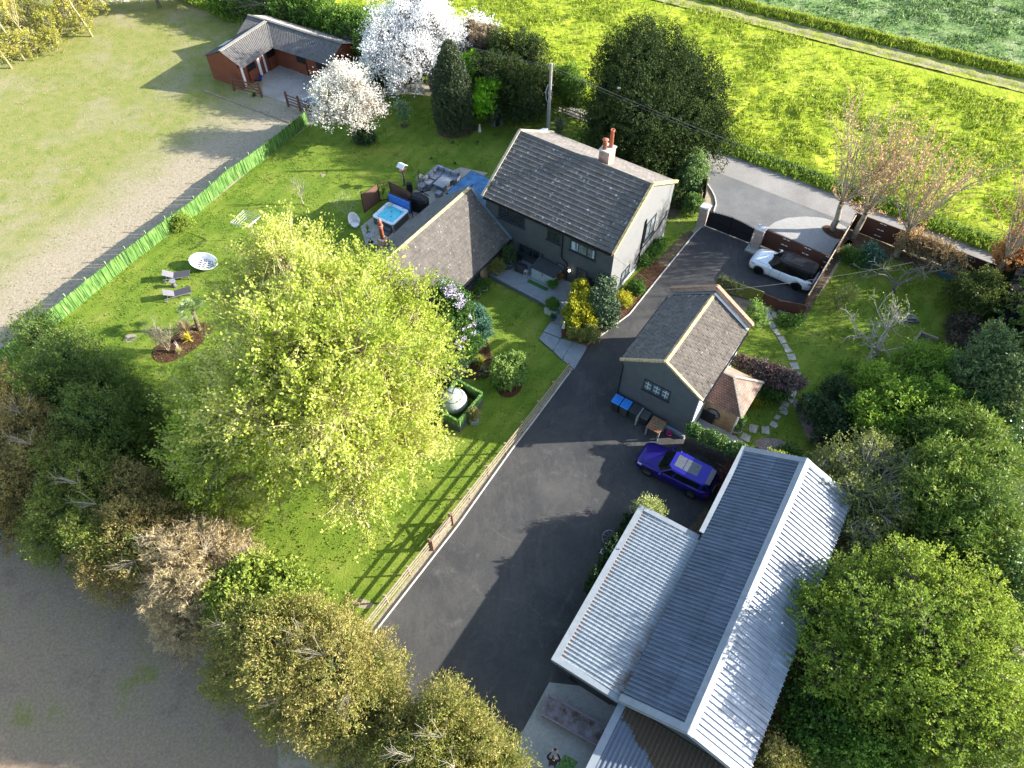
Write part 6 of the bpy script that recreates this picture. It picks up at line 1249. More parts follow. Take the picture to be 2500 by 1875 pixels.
t = thing('side_table', 'small round waisted rattan side table between the two loungers', 'table', L1(525, 825)); mb = MB(); mb.lathe([(.2, 0), (.13, .22), (.13, .3), (.21, .5), (.24, .51), (.24, .54)], n=20); mb.build('body', flat('mauve_rattan', (.15, .14, .15), .7, var=.2, scale=30), t, smooth=True)
mb = MB(); mb.lathe([(.235, .543), (.23, .555)], n=20); mb.build('glass_top', flat('grey_glass', (.24, .23, .25), .2), t)
# rotary clothes line
rc = thing('rotary_clothesline', 'grey rotary clothes line standing open on the lawn', 'clothesline', L1(1322, 350)); mb = MB(); mb.tube([(0, 0, 0), (0, 0, 1.65)], .025, 8); mb.build('pole', M_alu, rc); mb = MB(); tips = []
for k in range(4): a_ = R(20 + 90 * k); q = (1.15 * math.cos(a_), 1.15 * math.sin(a_), 2.0); tips.append(q); mb.bar((0, 0, 1.45), q, .025)
mb.build('arms', M_alu, rc); mb = MB()
for f_ in (.45, .6, .75, .9, 1.0):
    for k in range(4): p, q = tips[k], tips[(k + 1) % 4]; mb.tube([(p[0] * f_, p[1] * f_, 1.45 + .55 * f_), (q[0] * f_, q[1] * f_, 1.45 + .55 * f_)], .010, 4)
mb.build('washing_lines', M_white, rc)
# dome oven inside its green topped enclosure
ec = [H5(430, 1020, 1.25), H5(652, 1140, 1.25), H5(440, 1392, 1.25), H5(205, 1262, 1.25)]; eo = Vector((ec[2].x, ec[2].y, 0)); en = thing('oil_tank_screen', 'square grey boarded enclosure with bright green hedge screening along its top', 'enclosure', eo)
for i in range(4):
    p, q = [Vector((v.x, v.y, 0)) - eo for v in (ec[i], ec[(i + 1) % 4])]; mb = MB(); mb.bar(p + Vector((0, 0, .32)), q + Vector((0, 0, .32)), .07, .62); mb.build('board_panel', flat('grey_boards', (.09, .092, .095), .8), en)
    mb = MB()
    for a_, b_ in zip(along(p, q, .12)[:-1], along(p, q, .12)[1:]): hgt = .62 + gg.uniform(-.03, .04); mb.bar(a_ + Vector((0, 0, .634 + hgt / 2)), b_ + Vector((0, 0, .634 + hgt / 2)), .12 + gg.uniform(0, .05), hgt)
    mb.build('green_screening', M_green, en)
dm = H5(395, 1215, .7); dmo = Vector((dm.x, dm.y, 0)); do_ = thing('domed_tank', 'big round pale grey tank with dark straps inside the green topped enclosure', 'tank', dmo); mb = MB(); mb.lathe([(.55, .1), (.84, .4), (.92, .75), (.84, 1.05), (.6, 1.32), (.3, 1.45), (.05, 1.5)], n=28); mb.build('dome', flat('tank_grey', (.34, .37, .34), .7, var=.15), do_, smooth=True)
mb = MB()
for a_, b_ in ((20, 200), (80, 250), (140, 320)):
    prof = [(.94, .75), (.86, 1.05), (.62, 1.33), (.32, 1.465)]; pl_ = [(r * math.cos(R(a_)), r * math.sin(R(a_)), z) for r, z in prof]; pl_ += [(0, 0, 1.52)]; mb.tube(pl_, .016, 5)
mb.tube([(.62 * math.cos(t), .62 * math.sin(t), 1.33) for t in [2 * math.pi * j / 18 for j in range(19)]], .014, 5); mb.build('strap', M_bg, do_); mb = MB(); mb.lathe([(.14, 0), (.14, .14), (.1, .18), (.03, .19)], (-.62, .35, 1.02), 12); mb.build('filler_cap', M_white, do_)
pot('potted_plant', 'square grey planter with a wispy olive plant outside the tank enclosure', H5(585, 1410), .24, .35, flat('lead_planter', (.25, .28, .3), .6), leafmat('wispy', [(.16, .16, .05), (.28, .26, .09)]), 1.0, .3, 14, box=True, n=260)
# swing frame and play tower under the tree
sw = thing('swing_frame', 'weathered timber A-frame swing half under the lime tree', 'swing', L2(925, 1010)); so = Vector(L2(925, 1010)); A_ = L2(965, 815, 2.05); Bq = L2(1290, 1075, 2.1); A_ = A_ - so; Bq = Bq - so; mb = MB(); dv = (Bq - A_).normalized(); pv = Vector((-dv.y, dv.x, 0))
mb.bar(A_ - dv * .15, Bq, .11); mb.build('top_beam', M_wood, sw)
for e_, s in ((A_, 1), (A_, -1), (Bq, 1), (Bq, -1)):
    mb = MB(); f = Vector((e_.x, e_.y, 0)) + pv * s * 1.05; mb.bar(f, Vector((e_.x, e_.y, e_.z + .08)), .1); mb.build('leg', M_wood, sw)
for f_ in (.3, .62):
    c_ = A_.lerp(Bq, f_); mb = MB(); mb.tube([c_ - dv * .25, c_ - dv * .25 - Vector((0, 0, 1.6))], .012, 4); mb.tube([c_ + dv * .25, c_ + dv * .25 - Vector((0, 0, 1.6))], .012, 4); mb.bar(c_ - dv * .28 - Vector((0, 0, 1.6)), c_ + dv * .28 - Vector((0, 0, 1.6)), .18, .03); mb.build('swing_seat', flat('seat_yellow', (.5, .38, .03), .5), sw)
tr = thing('trampoline', 'dark round trampoline with a blue padded rim under the lime tree', 'trampoline', L3(960, 720)); mb = MB(); mb.lathe([(1.35, .78), (1.62, .78), (1.62, .83), (1.35, .83), (1.35, .79)], n=28); mb.build('pad', flat('pad_blue', (.02, .12, .42), .5), tr); mb = MB(); mb.lathe([(1.34, .80), (1.3, .805)], n=28); mb.build('mat', M_black, tr)
for k in range(6): a_ = R(60 * k + 10); mb = MB(); mb.tube([(1.5 * math.cos(a_), 1.5 * math.sin(a_), 0), (1.6 * math.cos(a_), 1.6 * math.sin(a_), .8), (1.55 * math.cos(a_), 1.55 * math.sin(a_), 2.2)], .03, 6); mb.build('leg', M_alu, tr)
tl = thing('paddling_pool', 'round dark teal pool cut off by the left edge of the photo', 'pool', P(-20, 1270)); mb = MB(); mb.lathe([(1.5, 0), (1.52, .5), (1.45, .52), (1.4, .1)], n=30); mb.build('wall', M_teal, tl, smooth=True); mb = MB(); mb.lathe([(1.42, .28), (1.4, .285)], n=30); mb.build('water', glassmat('pool_water', (.01, .07, .09)), tl)
# person and the things by the carport
def person():
    b0 = L5(1868, 1566, 1.66); base = Vector((b0.x + .02, b0.y - .06, .03)); t = thing('person', 'person in black top and dark trousers holding a controller up with both hands', 'person', base, R(78))
    # faces +x (turned by rotz); joints: x forward, y left
    J = {'pelvis': (0, 0, .93), 'waist': (0, 0, 1.08), 'chest': (.02, 0, 1.30), 'neck': (.03, 0, 1.47), 'nk2': (.06, 0, 1.55), 'headb': (.09, 0, 1.62), 'head': (.11, 0, 1.70),
         'ls': (.02, .19, 1.42), 'le': (.16, .30, 1.20), 'lw': (.40, .13, 1.30), 'rs': (.02, -.19, 1.42), 're': (.16, -.30, 1.20), 'rw': (.40, -.11, 1.30),
         'lh': (0, .10, .90), 'lk': (.03, .12, .50), 'la': (-.02, .13, .09), 'lt': (.16, .15, .04), 'rh': (0, -.10, .90), 'rk': (.03, -.12, .50), 'ra': (-.02, -.13, .09), 'rt': (.16, -.15, .04)}
    rad = {'pelvis': .15, 'waist': .14, 'chest': .16, 'neck': .07, 'nk2': .055, 'headb': .075, 'head': .095, 'ls': .075, 'le': .05, 'lw': .032, 'rs': .075, 're': .05, 'rw': .032, 'lh': .10, 'lk': .065, 'la': .045, 'lt': .04, 'rh': .10, 'rk': .065, 'ra': .045, 'rt': .04}
    E_ = [('pelvis', 'waist'), ('waist', 'chest'), ('chest', 'neck'), ('neck', 'nk2'), ('nk2', 'headb'), ('headb', 'head'), ('chest', 'ls'), ('ls', 'le'), ('le', 'lw'), ('chest', 'rs'), ('rs', 're'), ('re', 'rw'), ('pelvis', 'lh'), ('lh', 'lk'), ('lk', 'la'), ('la', 'lt'), ('pelvis', 'rh'), ('rh', 'rk'), ('rk', 'ra'), ('ra', 'rt')]
    # palms, fingers and thumbs
    for s, p in ((1, 'l'), (-1, 'r')):
        w = Vector(J[p + 'w']); J[p + 'p'] = tuple(w + Vector((.07, -s * .015, .01))); rad[p + 'p'] = .028; E_.append((p + 'w', p + 'p'))
        for f in range(4):
            y = s * (.026 - .017 * f); k1 = Vector(J[p + 'p']) + Vector((.03, y, .012)); k2 = k1 + Vector((.03 - .004 * f, -s * .008, .0)); k3 = k2 + Vector((.012, -s * .02, -.016))
            for nme, q in ((f'{p}f{f}a', k1), (f'{p}f{f}b', k2), (f'{p}f{f}c', k3)): J[nme] = tuple(q); rad[nme] = .009
            E_ += [(p + 'p', f'{p}f{f}a'), (f'{p}f{f}a', f'{p}f{f}b'), (f'{p}f{f}b', f'{p}f{f}c')]
        J[p + 'ta'] = tuple(w + Vector((.06, -s * .045, .02))); J[p + 'tb'] = tuple(w + Vector((.085, -s * .06, .03))); rad[p + 'ta'] = .011; rad[p + 'tb'] = .009; E_ += [(p + 'w', p + 'ta'), (p + 'ta', p + 'tb')]
    names = list(J); me = bpy.data.meshes.new('body'); me.from_pydata([J[k] for k in names], [(names.index(a), names.index(b)) for a, b in E_], []); o = bpy.data.objects.new('body', me); COL.objects.link(o); o.parent = t
    o.modifiers.new('skin', 'SKIN'); sk = me.skin_vertices[0].data
    for i, k in enumerate(names): sk[i].radius = (rad[k], rad[k]); sk[i].use_root = (k == 'pelvis')
    sd = o.modifiers.new('sub', 'SUBSURF'); sd.levels = sd.render_levels = 1; bpy.context.view_layer.update(); baked(o)
    skin = flat('skin', (.48, .28, .20), .6); cloth = flat('black_clothes', (.012, .012, .014), .85); trou = flat('dark_trousers', (.03, .032, .04), .85); me = o.data; me.materials.clear()
    for q in (skin, cloth, trou, flat('shoe', (.05, .04, .035), .6)): me.materials.append(q)
    for f in me.polygons:
        c = f.center; f.use_smooth = True; f.material_index = 0 if (c.z > 1.53 or c.x > .36) else 3 if c.z < .11 else 2 if c.z < .98 else 1
    h = MB(); h.lathe([(.02, .11), (.06, .098), (.093, .05), (.102, 0), (.095, -.04)][::-1], (.095, 0, 1.725), 18); h.build('hair', flat('short_dark_hair', (.035, .025, .02), .9), t, smooth=True)
    f = MB(); f.lathe([(.012, -.02), (.016, 0), (.004, .02)], (.215, 0, 1.69), 8); f.build('nose', skin, t)
    for s in (-1, 1): e = MB(); e.lathe([(.002, -.02), (.014, -.012), (.016, .012), (.002, .022)], (.10, s * .098, 1.69), 8); e.build('ear', skin, t); e = MB(); e.lathe([(.002, -.008), (.009, 0), (.002, .008)], (.193, s * .033, 1.712), 8); e.build('eye', M_black, t)
    q = thing('drone_controller', 'small dark controller held in front of the person', 'controller', base + Matrix.Rotation(R(78), 3, 'Z') @ Vector((.50, 0, 1.30)), R(78)); mb = MB(); mb.box(-.045, .045, -.09, .09, -.02, .02); mb.build('body', M_bg, q, bevel=.01); mb = MB(); mb.box(-.02, .05, -.075, .075, .022, .032); mb.build('screen', M_carglass, q)
person()
gm = [L5(1985, 1520), L5(2120, 1600), L5(2010, 1760), L5(1870, 1700)]; sheet_ = MB(); sheet_.prism([(p.x, p.y) for p in gm], .03, .05); tag(sheet_.build('turf_mat', M_green, None), 'small square of dark green turf matting behind the person', 'mat')
# rusty corrugated trough cover
ra_, rb_ = L6(75, 1325, .55), L6(470, 1545, .55); ro = Vector((ra_.x, ra_.y, .026)); rz = ang(ra_, rb_); L_ = (rb_ - ra_).length + .9; tc_ = thing('corrugated_bench', 'long low rusty corrugated metal bench top running under the lean-to', 'bench', ro, rz)
mb = MB(); n = 46
for i in range(n): x = L_ * i / n; mb.box(x, x + L_ / n * .55, -.42, .42, .50, .535)
mb.box(0, L_, -.42, .42, .47, .497); m = NT('rusty_sheet'); c = m.ramp(m.noise(2.2, 6, .75), [(.35, (.30, .28, .29)), (.5, (.20, .17, .17)), (.62, (.09, .06, .04))]); mb.build('top', m.fin(c, .7, .1), tc_)
mb = MB()
for y in (-.47, .47): mb.box(-.02, L_, y - .05, y + .05, .49, .57)
mb.build('rim', flat('mauve_metal', (.22, .17, .18), .6, .1), tc_)
for x in (.1, L_ * .5, L_ - .1):
    for y in (-.42, .42): mb = MB(); mb.box(x - .03, x + .03, y - .03, y + .03, 0, .47); mb.build('leg', M_alu, tc_)
# things along the carport wall
t = thing('wheelbarrow', 'small grey box cart standing on the tarmac beside the carport', 'cart', L6(455, 400), R(-30)); mb = MB(); mb.hexa([(-.25, -.18, .2), (.25, -.18, .2), (.25, .18, .2), (-.25, .18, .2), (-.32, -.25, .5), (.32, -.25, .5), (.32, .25, .5), (-.32, .25, .5)]); mb.build('tray', flat('pale_grey_tray', (.4, .42, .43), .5), t)
mb = MB(); mb.tube([(-.3, -.04, .15), (-.3, .04, .15)], .15, 12); mb.build('wheel', M_tyre, t); mb = MB(); mb.bar((-.3, -.12, .15), (.7, -.2, .5), .03); mb.bar((-.3, .12, .15), (.7, .2, .5), .03); mb.build('handles', M_alu, t)
t = thing('spoked_wheel', 'spoked cart wheel ornament leaning beside the carport', 'wheel', L6(490, 330)); mb = MB(); mb.tube([(.42 * math.cos(a_), 0, .42 + .42 * math.sin(a_)) for a_ in [2 * math.pi * k / 20 for k in range(21)]], .03, 6, False)
for k in range(8): a_ = math.pi * 2 * k / 8; mb.bar((.05 * math.cos(a_), 0, .42 + .05 * math.sin(a_)), (.40 * math.cos(a_), 0, .42 + .40 * math.sin(a_)), .025)
mb.build('rim', M_alu, t, rot=(R(-50), 0, R(20)))
t = thing('surfboard_sign', 'narrow white board leaning on the ivy beside the carport', 'board', L6(520, 335), R(58)); mb = MB(); mb.prism([(0, -.02), (.35, -.12), (.75, -.12), (1.05, 0), (.75, .12), (.35, .12), (0, .02)], -.02, .02); mb.build('panel', M_white, t, rot=(0, R(-50), 0))
# trellis with the hose, ladder in the hedge
hs = MB(); pts = [Z5(2180, 640), Z5(2200, 720), Z5(2190, 800), Z5(2170, 880), Z5(2160, 960)]; pts2 = [Z5(2180, 640), Z5(2215, 740), Z5(2230, 850), Z5(2190, 930)]; h0 = Vector(pts[0]); up_ = Vector((0, 0, .15)); hs.tube([p - h0 + up_ for p in pts], .025, 6); hs.tube([p - h0 + up_ for p in pts2], .025, 6); tag(hs.build('garden_hose', flat('hose_blue', (.06, .14, .3), .4), None, h0), 'blue garden hose trailing in the shade right of the barn', 'hose')
la, lb = L4(1290, 1410, .9), L4(1460, 1560, .9); lo_ = Vector((la.x, la.y, 0)); e = Vector((lb.x, lb.y, 0)) - lo_; t = thing('metal_gate', 'galvanised metal gate half hidden in the conifer hedge at the bottom', 'gate', lo_); mb = MB()
for z in (.15, .4, .65, .9): mb.tube([Vector((0, 0, z)), e + Vector((0, 0, z))], .025, 6)
for f_ in (0, .5, 1): mb.tube([e * f_ + Vector((0, 0, .1)), e * f_ + Vector((0, 0, .95))], .03, 6)
mb.build('bars', M_clip, t)
# playhouse, statue, lion, raised beds
ph = thing('playhouse', 'small grey curved-roof garden house with two round dark openings under the yew', 'playhouse', R3(1035, 1010), R(20)); mb = MB(); mb.box(-.55, .55, -.3, .6, 0, 1.1); mb.build('body', flat('slate_paint', (.12, .13, .14), .8), ph); mb = MB(); mb.prism([(-.7, 0), (-.62, .55), (-.3, .95), (0, 1.02), (.3, .95), (.62, .55), (.7, 0)], -.04, .9)
mb.build('front', flat('grey_front', (.2, .21, .22), .8), ph, (0, .45, 1.05), rot=(R(90), 0, 0))
for x in (-.25, .2): mb = MB(); mb.lathe([(.15, 0), (.15, .03)], n=18); mb.build('opening', M_black, ph, (x, -.46, 1.62), rot=(R(90), 0, 0))
mb = MB(); mb.box(-.2, .2, -.335, -.303, .05, .85); mb.build('door', M_black, ph)
def statue(name, label, base, s, mat, rot=0, cat='statue'):
    t = thing(name, label, cat, base, rot); mb = MB(); mb.lathe([(.16 * s, 0), (.16 * s, .08 * s), (.11 * s, .1 * s), (.13 * s, .3 * s), (.10 * s, .5 * s), (.05 * s, .58 * s), (.085 * s, .66 * s), (.08 * s, .76 * s), (.02 * s, .82 * s)], n=14); mb.build('figure', mat, t, smooth=True)
    mb = MB(); mb.lathe([(.03 * s, 0), (.045 * s, .05 * s), (.01 * s, .1 * s)], (.07 * s, .0, .66 * s), 8); mb.build('muzzle', mat, t)
statue('garden_statue', 'small white stone figure beside the tall conifer', R3(900, 1065), .9, M_white); statue('garden_statue', 'white stone figure at the corner of the slatted planter', Z4(1665, 740, .7), .8, flat('cream_stone', (.6, .56, .45), .7), R(200))
t = thing('raised_bed', 'teal painted slatted raised bed in the side garden', 'raised bed', H3(960, 745), R(-28)); M_tl = boardmat('teal_boards', (.06, .14, .17), .12, 'z', .6)
for bx in ((0, 1.5, -.04, .04), (0, 1.5, .96, 1.04), (-.04, .04, .04, .96), (1.46, 1.54, .04, .96)): mb = MB(); mb.box(*bx, 0, .45); mb.build('side', M_tl, t)
mb = MB(); mb.box(.05, 1.45, .05, .95, .02, .3); mb.build('soil', M_earth, t)
t = thing('stone_trough', 'flat grey slate slab mound in the shaded side lawn', 'stone', H3(690, 1100), R(-10)); mb = MB(); mb.prism([(-1.0, -.05), (-.6, -.28), (.2, -.3), (.95, -.15), (.7, .2), (.5, .35), (-.3, .2)], 0, .18); mb.build('slab', flat('slate_slab', (.13, .12, .13), .7, var=.4), t); mb = MB(); mb.prism([(.1, -.2), (.7, -.1), (.5, .25), (.1, .1)], .183, .35); mb.build('top_stone', flat('slate_slab', (.13, .12, .13), .7, var=.4), t)
t = thing('timber_planter', 'rough timber edged bed behind the pruned apple tree', 'raised bed', H3(690, 1390), 0)
a_, b_, c_ = [v - Vector(H3(690, 1390)) for v in (H3(690, 1390), H3(810, 1215), H3(950, 1270))]; mb = MB(); mb.bar(a_ + Vector((0, 0, .15)), b_ + Vector((0, 0, .15)), .15, .3); mb.bar(b_ + Vector((0, 0, .15)), c_ + Vector((0, 0, .15)), .15, .3); mb.build('sleeper', M_wood, t)
t = thing('cold_frame', 'low timber frame behind the outbuilding parapet', 'raised bed', Z8(720, 1010), HR); mb = MB(); mb.bar((0, 0, .15), (1.1, 0, .15), .06, .3); mb.bar((1.1, 0, .15), (1.1, -.9, .15), .06, .3); mb.build('sleeper', M_wood, t)
bucket('pale round pot near the brown boarded fence at the stone path', Z8(1228, 1130), .14, .2, M_stonepot)
t = thing('white_crate', 'white framed tray half hidden by the small blossom tree', 'crate', Z1(1500, 1230), R(20)); mb = MB()
for bx in ((-.9, .9, -.55, -.45), (-.9, .9, .45, .55), (-.9, -.8, -.45, .45), (.8, .9, -.45, .45)): mb.box(*bx, .35, .45)
mb.build('frame', M_white, t); mb = MB(); mb.box(-.8, .8, -.45, .45, .1, .34); mb.build('tray', M_greypot, t)
# stepping stones
rc_ = region(1780, 900, .13562)
stones = [[(1130, 340), (1230, 330), (1270, 345), (1250, 415), (1120, 375)], [(1090, 350), (1220, 425), (1175, 545), (1015, 475), (1050, 400)], [(1010, 485), (1165, 560), (1130, 625), (975, 560)], [(985, 580), (1090, 640), (1050, 705), (940, 650)], [(935, 660), (1035, 715), (1040, 750), (895, 740)], [(915, 765), (1050, 760), (1055, 800), (1030, 845), (920, 800)],
          [(845, 820), (930, 865), (880, 930), (800, 900)], [(760, 945), (865, 985), (875, 1040), (830, 1080), (720, 1020)], [(585, 1040), (720, 1040), (725, 1185), (580, 1170)], [(370, 1000), (530, 1030), (480, 1165), (355, 1140)], [(250, 1155), (400, 1220), (350, 1335), (190, 1255)], [(130, 1305), (265, 1370), (240, 1410), (110, 1360)], [(330, 1410), (460, 1480), (440, 1520), (300, 1450)], [(230, 975), (295, 985), (235, 1090), (180, 1080)]]
k = 0
st2 = [[(990, 1030), (1120, 1080), (1100, 1150), (1010, 1110)], [(1020, 1120), (1120, 1160), (1145, 1230), (1060, 1240)], [(1070, 1250), (1140, 1240), (1195, 1320), (1120, 1345)], [(1135, 1355), (1200, 1335), (1250, 1430), (1190, 1440)], [(1205, 1455), (1280, 1445), (1330, 1530), (1250, 1550)], [(1270, 1560), (1330, 1550), (1390, 1640), (1310, 1665)], [(1120, 1100), (1190, 1130), (1190, 1210), (1130, 1180)]]
st3 = [[(1475, 30), (1550, 25), (1570, 50), (1495, 70)], [(1490, 85), (1600, 80), (1625, 165), (1525, 165)], [(1530, 205), (1640, 200), (1670, 290), (1570, 290)], [(1560, 320), (1680, 330), (1700, 420), (1600, 400)]]
ordn = ['first', 'second', 'third', 'fourth', 'fifth', 'sixth', 'seventh', 'eighth', 'ninth', 'tenth', 'eleventh', 'twelfth', 'thirteenth', 'fourteenth']
for rg, lst in ((rc_, stones), (Z8, st2), (Z7, st3)):
    for poly in lst:
        p = [rg(*q) for q in poly]; o = sum(p, Vector()) / len(p); mb = MB(); mb.prism([((q - o).x, (q - o).y) for q in p], .0, .03 + .006 * (k % 4)); lb_ = ordn[lst.index(poly)] + {id(stones): ' stepping stone along the path from the purple-brown hedge to the annexe', id(st2): ' stone along the path from the low brown gate into the side garden', id(st3): ' stone along the path above the purple-brown hedge'}[id(lst)]; k += 1
        tag(mb.build('stepping_stone', M_slab, None, Vector((o.x, o.y, .012))), lb_, 'stepping stone', 'stones of the curved garden path')
# neighbour's car and clutter at the right edge
nc = P(2520, 1080); t = make_car('parked_car', 'black car with pale windows beyond the conifers at the right edge', Vector((nc.x, nc.y, .02)), R(62), paint('black_car_paint', (.012, .012, .014)), paint('black_car_roof', (.4, .42, .45)))
t = thing('white_trailer', 'white trailer with a dark open bed at the right edge below the black car', 'trailer', P(2510, 1315), R(60)); mb = MB(); mb.box(-1.4, 1.4, -.8, .8, .4, .5); mb.build('bed', flat('trailer_bed', (.05, .04, .035), .8), t)
for bx in ((-1.4, 1.4, -.85, -.8), (-1.4, 1.4, .8, .85), (-1.45, -1.4, -.85, .85), (1.4, 1.45, -.85, .85)): mb = MB(); mb.box(*bx, .4, .95); mb.build('side_panel', M_white, t)
for y in (-.9, .9): mb = MB(); mb.tube([(0, y - .05, .3), (0, y + .05, .3)], .3, 16); mb.build('wheel', M_tyre, t)
bed('neighbour_yard', [P(2420, 860), P(2700, 860), P(2800, 1700), P(2470, 1500), P(2440, 1100)], ground('grey_yard', [(.3, (.06, .06, .06)), (.7, (.11, .105, .10))], .6, [(.3, (.3, .3, .3)), (.7, (.7, .7, .7))], 8, .7), .02, 0)
# ================================================================== TREES AND PLANTS
def LB(reg, pts, sq=1.0):
    """lobes from photo points: (u, v, height, radius)"""
    o = []
    for q in pts:
        p = reg(q[0], q[1], q[2]); r = q[3]; o.append((p.x, p.y, p.z, r, r, r * sq))
    return o
def down(lb, k=.45, w=1.1): return lb + [(x, y, max(z * k, .6), rx * w, ry * w, min(rz * 1.1, z * .5 + .5)) for x, y, z, rx, ry, rz in lb if z > 2.2]
def mass(lb): return (sum(q[0] for q in lb) / len(lb), sum(q[1] for q in lb) / len(lb), 0)
# ---- leaf materials
M_lime = leafmat('spring_lime_leaves', [(.12, .20, .015), (.25, .345, .03), (.42, .475, .06), (.60, .60, .20), (.40, .42, .04)], .5, .5, gain=1.1)
M_cyp = leafmat('cypress_sprays', [(.045, .075, .012), (.09, .125, .018), (.15, .17, .028), (.26, .22, .06)], .3, gain=1.5)
M_cyp_d = leafmat('dark_cypress_sprays', [(.028, .055, .010), (.06, .10, .015), (.10, .15, .022), (.15, .15, .04)], .25, gain=1.4)
M_cyp_b = leafmat('browning_cypress_sprays', [(.05, .05, .015), (.13, .105, .03), (.22, .16, .055), (.12, .13, .03), (.35, .24, .12)], .3, gain=1.7)
M_cyp_o = leafmat('olive_cypress_sprays', [(.06, .08, .018), (.13, .155, .028), (.22, .22, .045), (.33, .25, .09), (.12, .17, .03)], .35, gain=1.25)
M_tan = leafmat('bleached_sprays', [(.16, .12, .06), (.32, .25, .13), (.46, .36, .21), (.24, .23, .08)], .35)
M_yew = leafmat('yew_needles', [(.014, .026, .008), (.03, .05, .012), (.05, .075, .016), (.075, .09, .02)], .1, .85, .08, gain=1.15)
M_cone = leafmat('grey_green_needles', [(.022, .036, .016), (.045, .065, .026), (.075, .095, .035), (.11, .12, .05)], .1)
M_hedge = leafmat('laurel_leaves', [(.03, .07, .01), (.07, .14, .015), (.14, .24, .025), (.22, .32, .05)], .35)
M_maple = leafmat('field_maple_leaves', [(.05, .095, .012), (.12, .185, .02), (.22, .29, .03), (.36, .39, .07)], .45)
M_feath = leafmat('feathery_sprays', [(.03, .065, .012), (.08, .14, .018), (.17, .24, .03), (.28, .27, .06)], .3)
M_white = M_white
M_blos = leafmat('white_blossom', [(.55, .50, .47), (.72, .68, .66), (.80, .78, .76), (.40, .36, .22)], .35)
M_blos2 = leafmat('cream_blossom', [(.42, .36, .28), (.60, .54, .46), (.72, .68, .62), (.34, .30, .14)], .35)
M_ches = leafmat('chestnut_leaves', [(.13, .30, .015), (.22, .45, .02), (.30, .52, .04)], .5)
M_willow = leafmat('willow_catkins', [(.38, .37, .06), (.52, .49, .09), (.60, .54, .14)], .45)
M_bud = leafmat('red_brown_buds', [(.32, .17, .07), (.52, .31, .14), (.62, .44, .24)], .45)
M_purple = leafmat('purple_plum_leaves', [(.05, .025, .022), (.10, .055, .045), (.20, .15, .12), (.34, .28, .26)], .15, gain=1.0)
M_beech = leafmat('dry_beech_leaves', [(.14, .10, .05), (.24, .17, .08), (.32, .22, .10), (.16, .12, .05)], .3)
M_rust = leafmat('rusty_beech_leaves', [(.30, .13, .04), (.45, .22, .07), (.35, .20, .08)], .35)
M_ivy = leafmat('ivy_leaves', [(.02, .05, .012), (.05, .11, .02), (.11, .19, .035), (.34, .36, .12)], .15, .35, .5)
M_blue = leafmat('blue_green_needles', [(.03, .08, .05), (.06, .14, .085), (.10, .2, .12)], .15)
M_lilac = leafmat('lilac_flowers', [(.42, .34, .50), (.55, .46, .62), (.66, .58, .70)], .3)
M_twig = flat('pale_twig', (.40, .34, .25), .85, var=.25, scale=4); M_twig_g = flat('grey_twig', (.27, .25, .21), .85, var=.25, scale=4)
M_twig_y = flat('ochre_twig', (.30, .26, .12), .85, var=.25, scale=4); M_twig_w = flat('bone_twig', (.36, .31, .25), .85, var=.15)
# ---- the big lime tree
tree('lime_tree', 'huge bright yellow-green spring tree spreading over the middle of the lawn', 'tree', P(770, 1085),
     LB(P, [(700, 640, 9, 2.1), (640, 700, 7.5, 1.7), (610, 800, 7, 1.7), (530, 940, 6, 1.7), (490, 1060, 5.5, 1.5), (500, 1160, 5, 1.3), (780, 730, 11, 2.3), (900, 700, 8, 1.9), (990, 780, 7, 1.9), (1010, 900, 7, 2.0),
            (980, 1020, 6, 2.0), (880, 860, 11.5, 2.5), (720, 860, 12, 2.6), (640, 980, 10, 2.4), (790, 1000, 10.5, 2.5), (890, 1110, 7, 2.1), (1010, 1110, 4.5, 1.3), (860, 1200, 5, 1.4), (700, 1100, 7, 2.0), (560, 1080, 6.5, 1.9), (900, 1240, 3.8, .8), (545, 1225, 3.8, .9), (450, 1105, 4.5, .8), (470, 1180, 4, .7), (900, 1285, 3, .5), (655, 1215, 4, 1.0), (550, 720, 6, .8), (470, 960, 5, 1.0), (1060, 830, 5, 1.1), (660, 590, 8, 1.0), (770, 610, 8, 1.1)]),
     M_lime, 3700, 30, .16, .12, 1.25, tr=.42, fork=2.6, seed=11, twigs=.8, tw=.03, barkcol=(.42, .36, .20), up=.35, rnd=.55, core=0, shell=(.25, .92), lump=.2, scat=.105, ext=.9, droop=.12)
# ---- conifer hedge trees from the left edge to the bottom
HG = 'conifer trees of the ragged hedge'
def cyp(label, pts, mat, nf, seed, L=.15, W=.05, fl=.45, dr=.12, k=.45, **kw):
    lb = LB(P, pts); base = mass(lb)
    kw = {**dict(up=.45, rnd=.35, droop=dr, shell=(.6, 1.1), lump=.14), **kw}
    return tree('conifer_tree', label, 'tree', base, down(lb, k), mat, int(nf * 1.3), 10, L, W, fl, tr=.16, fork=1.4, seed=seed, twigs=.05, tw=.012, **kw)
def deadfan(label_unused, root, tip, d, n, L, seed, mat=None):
    """a fan of bleached dead twigs, part of its tree"""
    g = np.random.default_rng(seed); b = np.array(tip) - np.array(root.location); A, B, ra, rb, tips = ([], [], [], [], [])
    for i in range(n):
        dd = unit(np.array(d, float) + g.normal(size=3) * .42); bare_segments(g, b, dd, L * (.6 + .5 * g.random()), .013, 1, 4, .45, .05, .55, (A, B, ra, rb, tips), .12, 3)
    V, F = seg_prisms(np.array(A), np.array(B), np.array(ra), np.array(rb), 3); fast_mesh('dead_twigs', V, F, mat or M_twig_w, root)
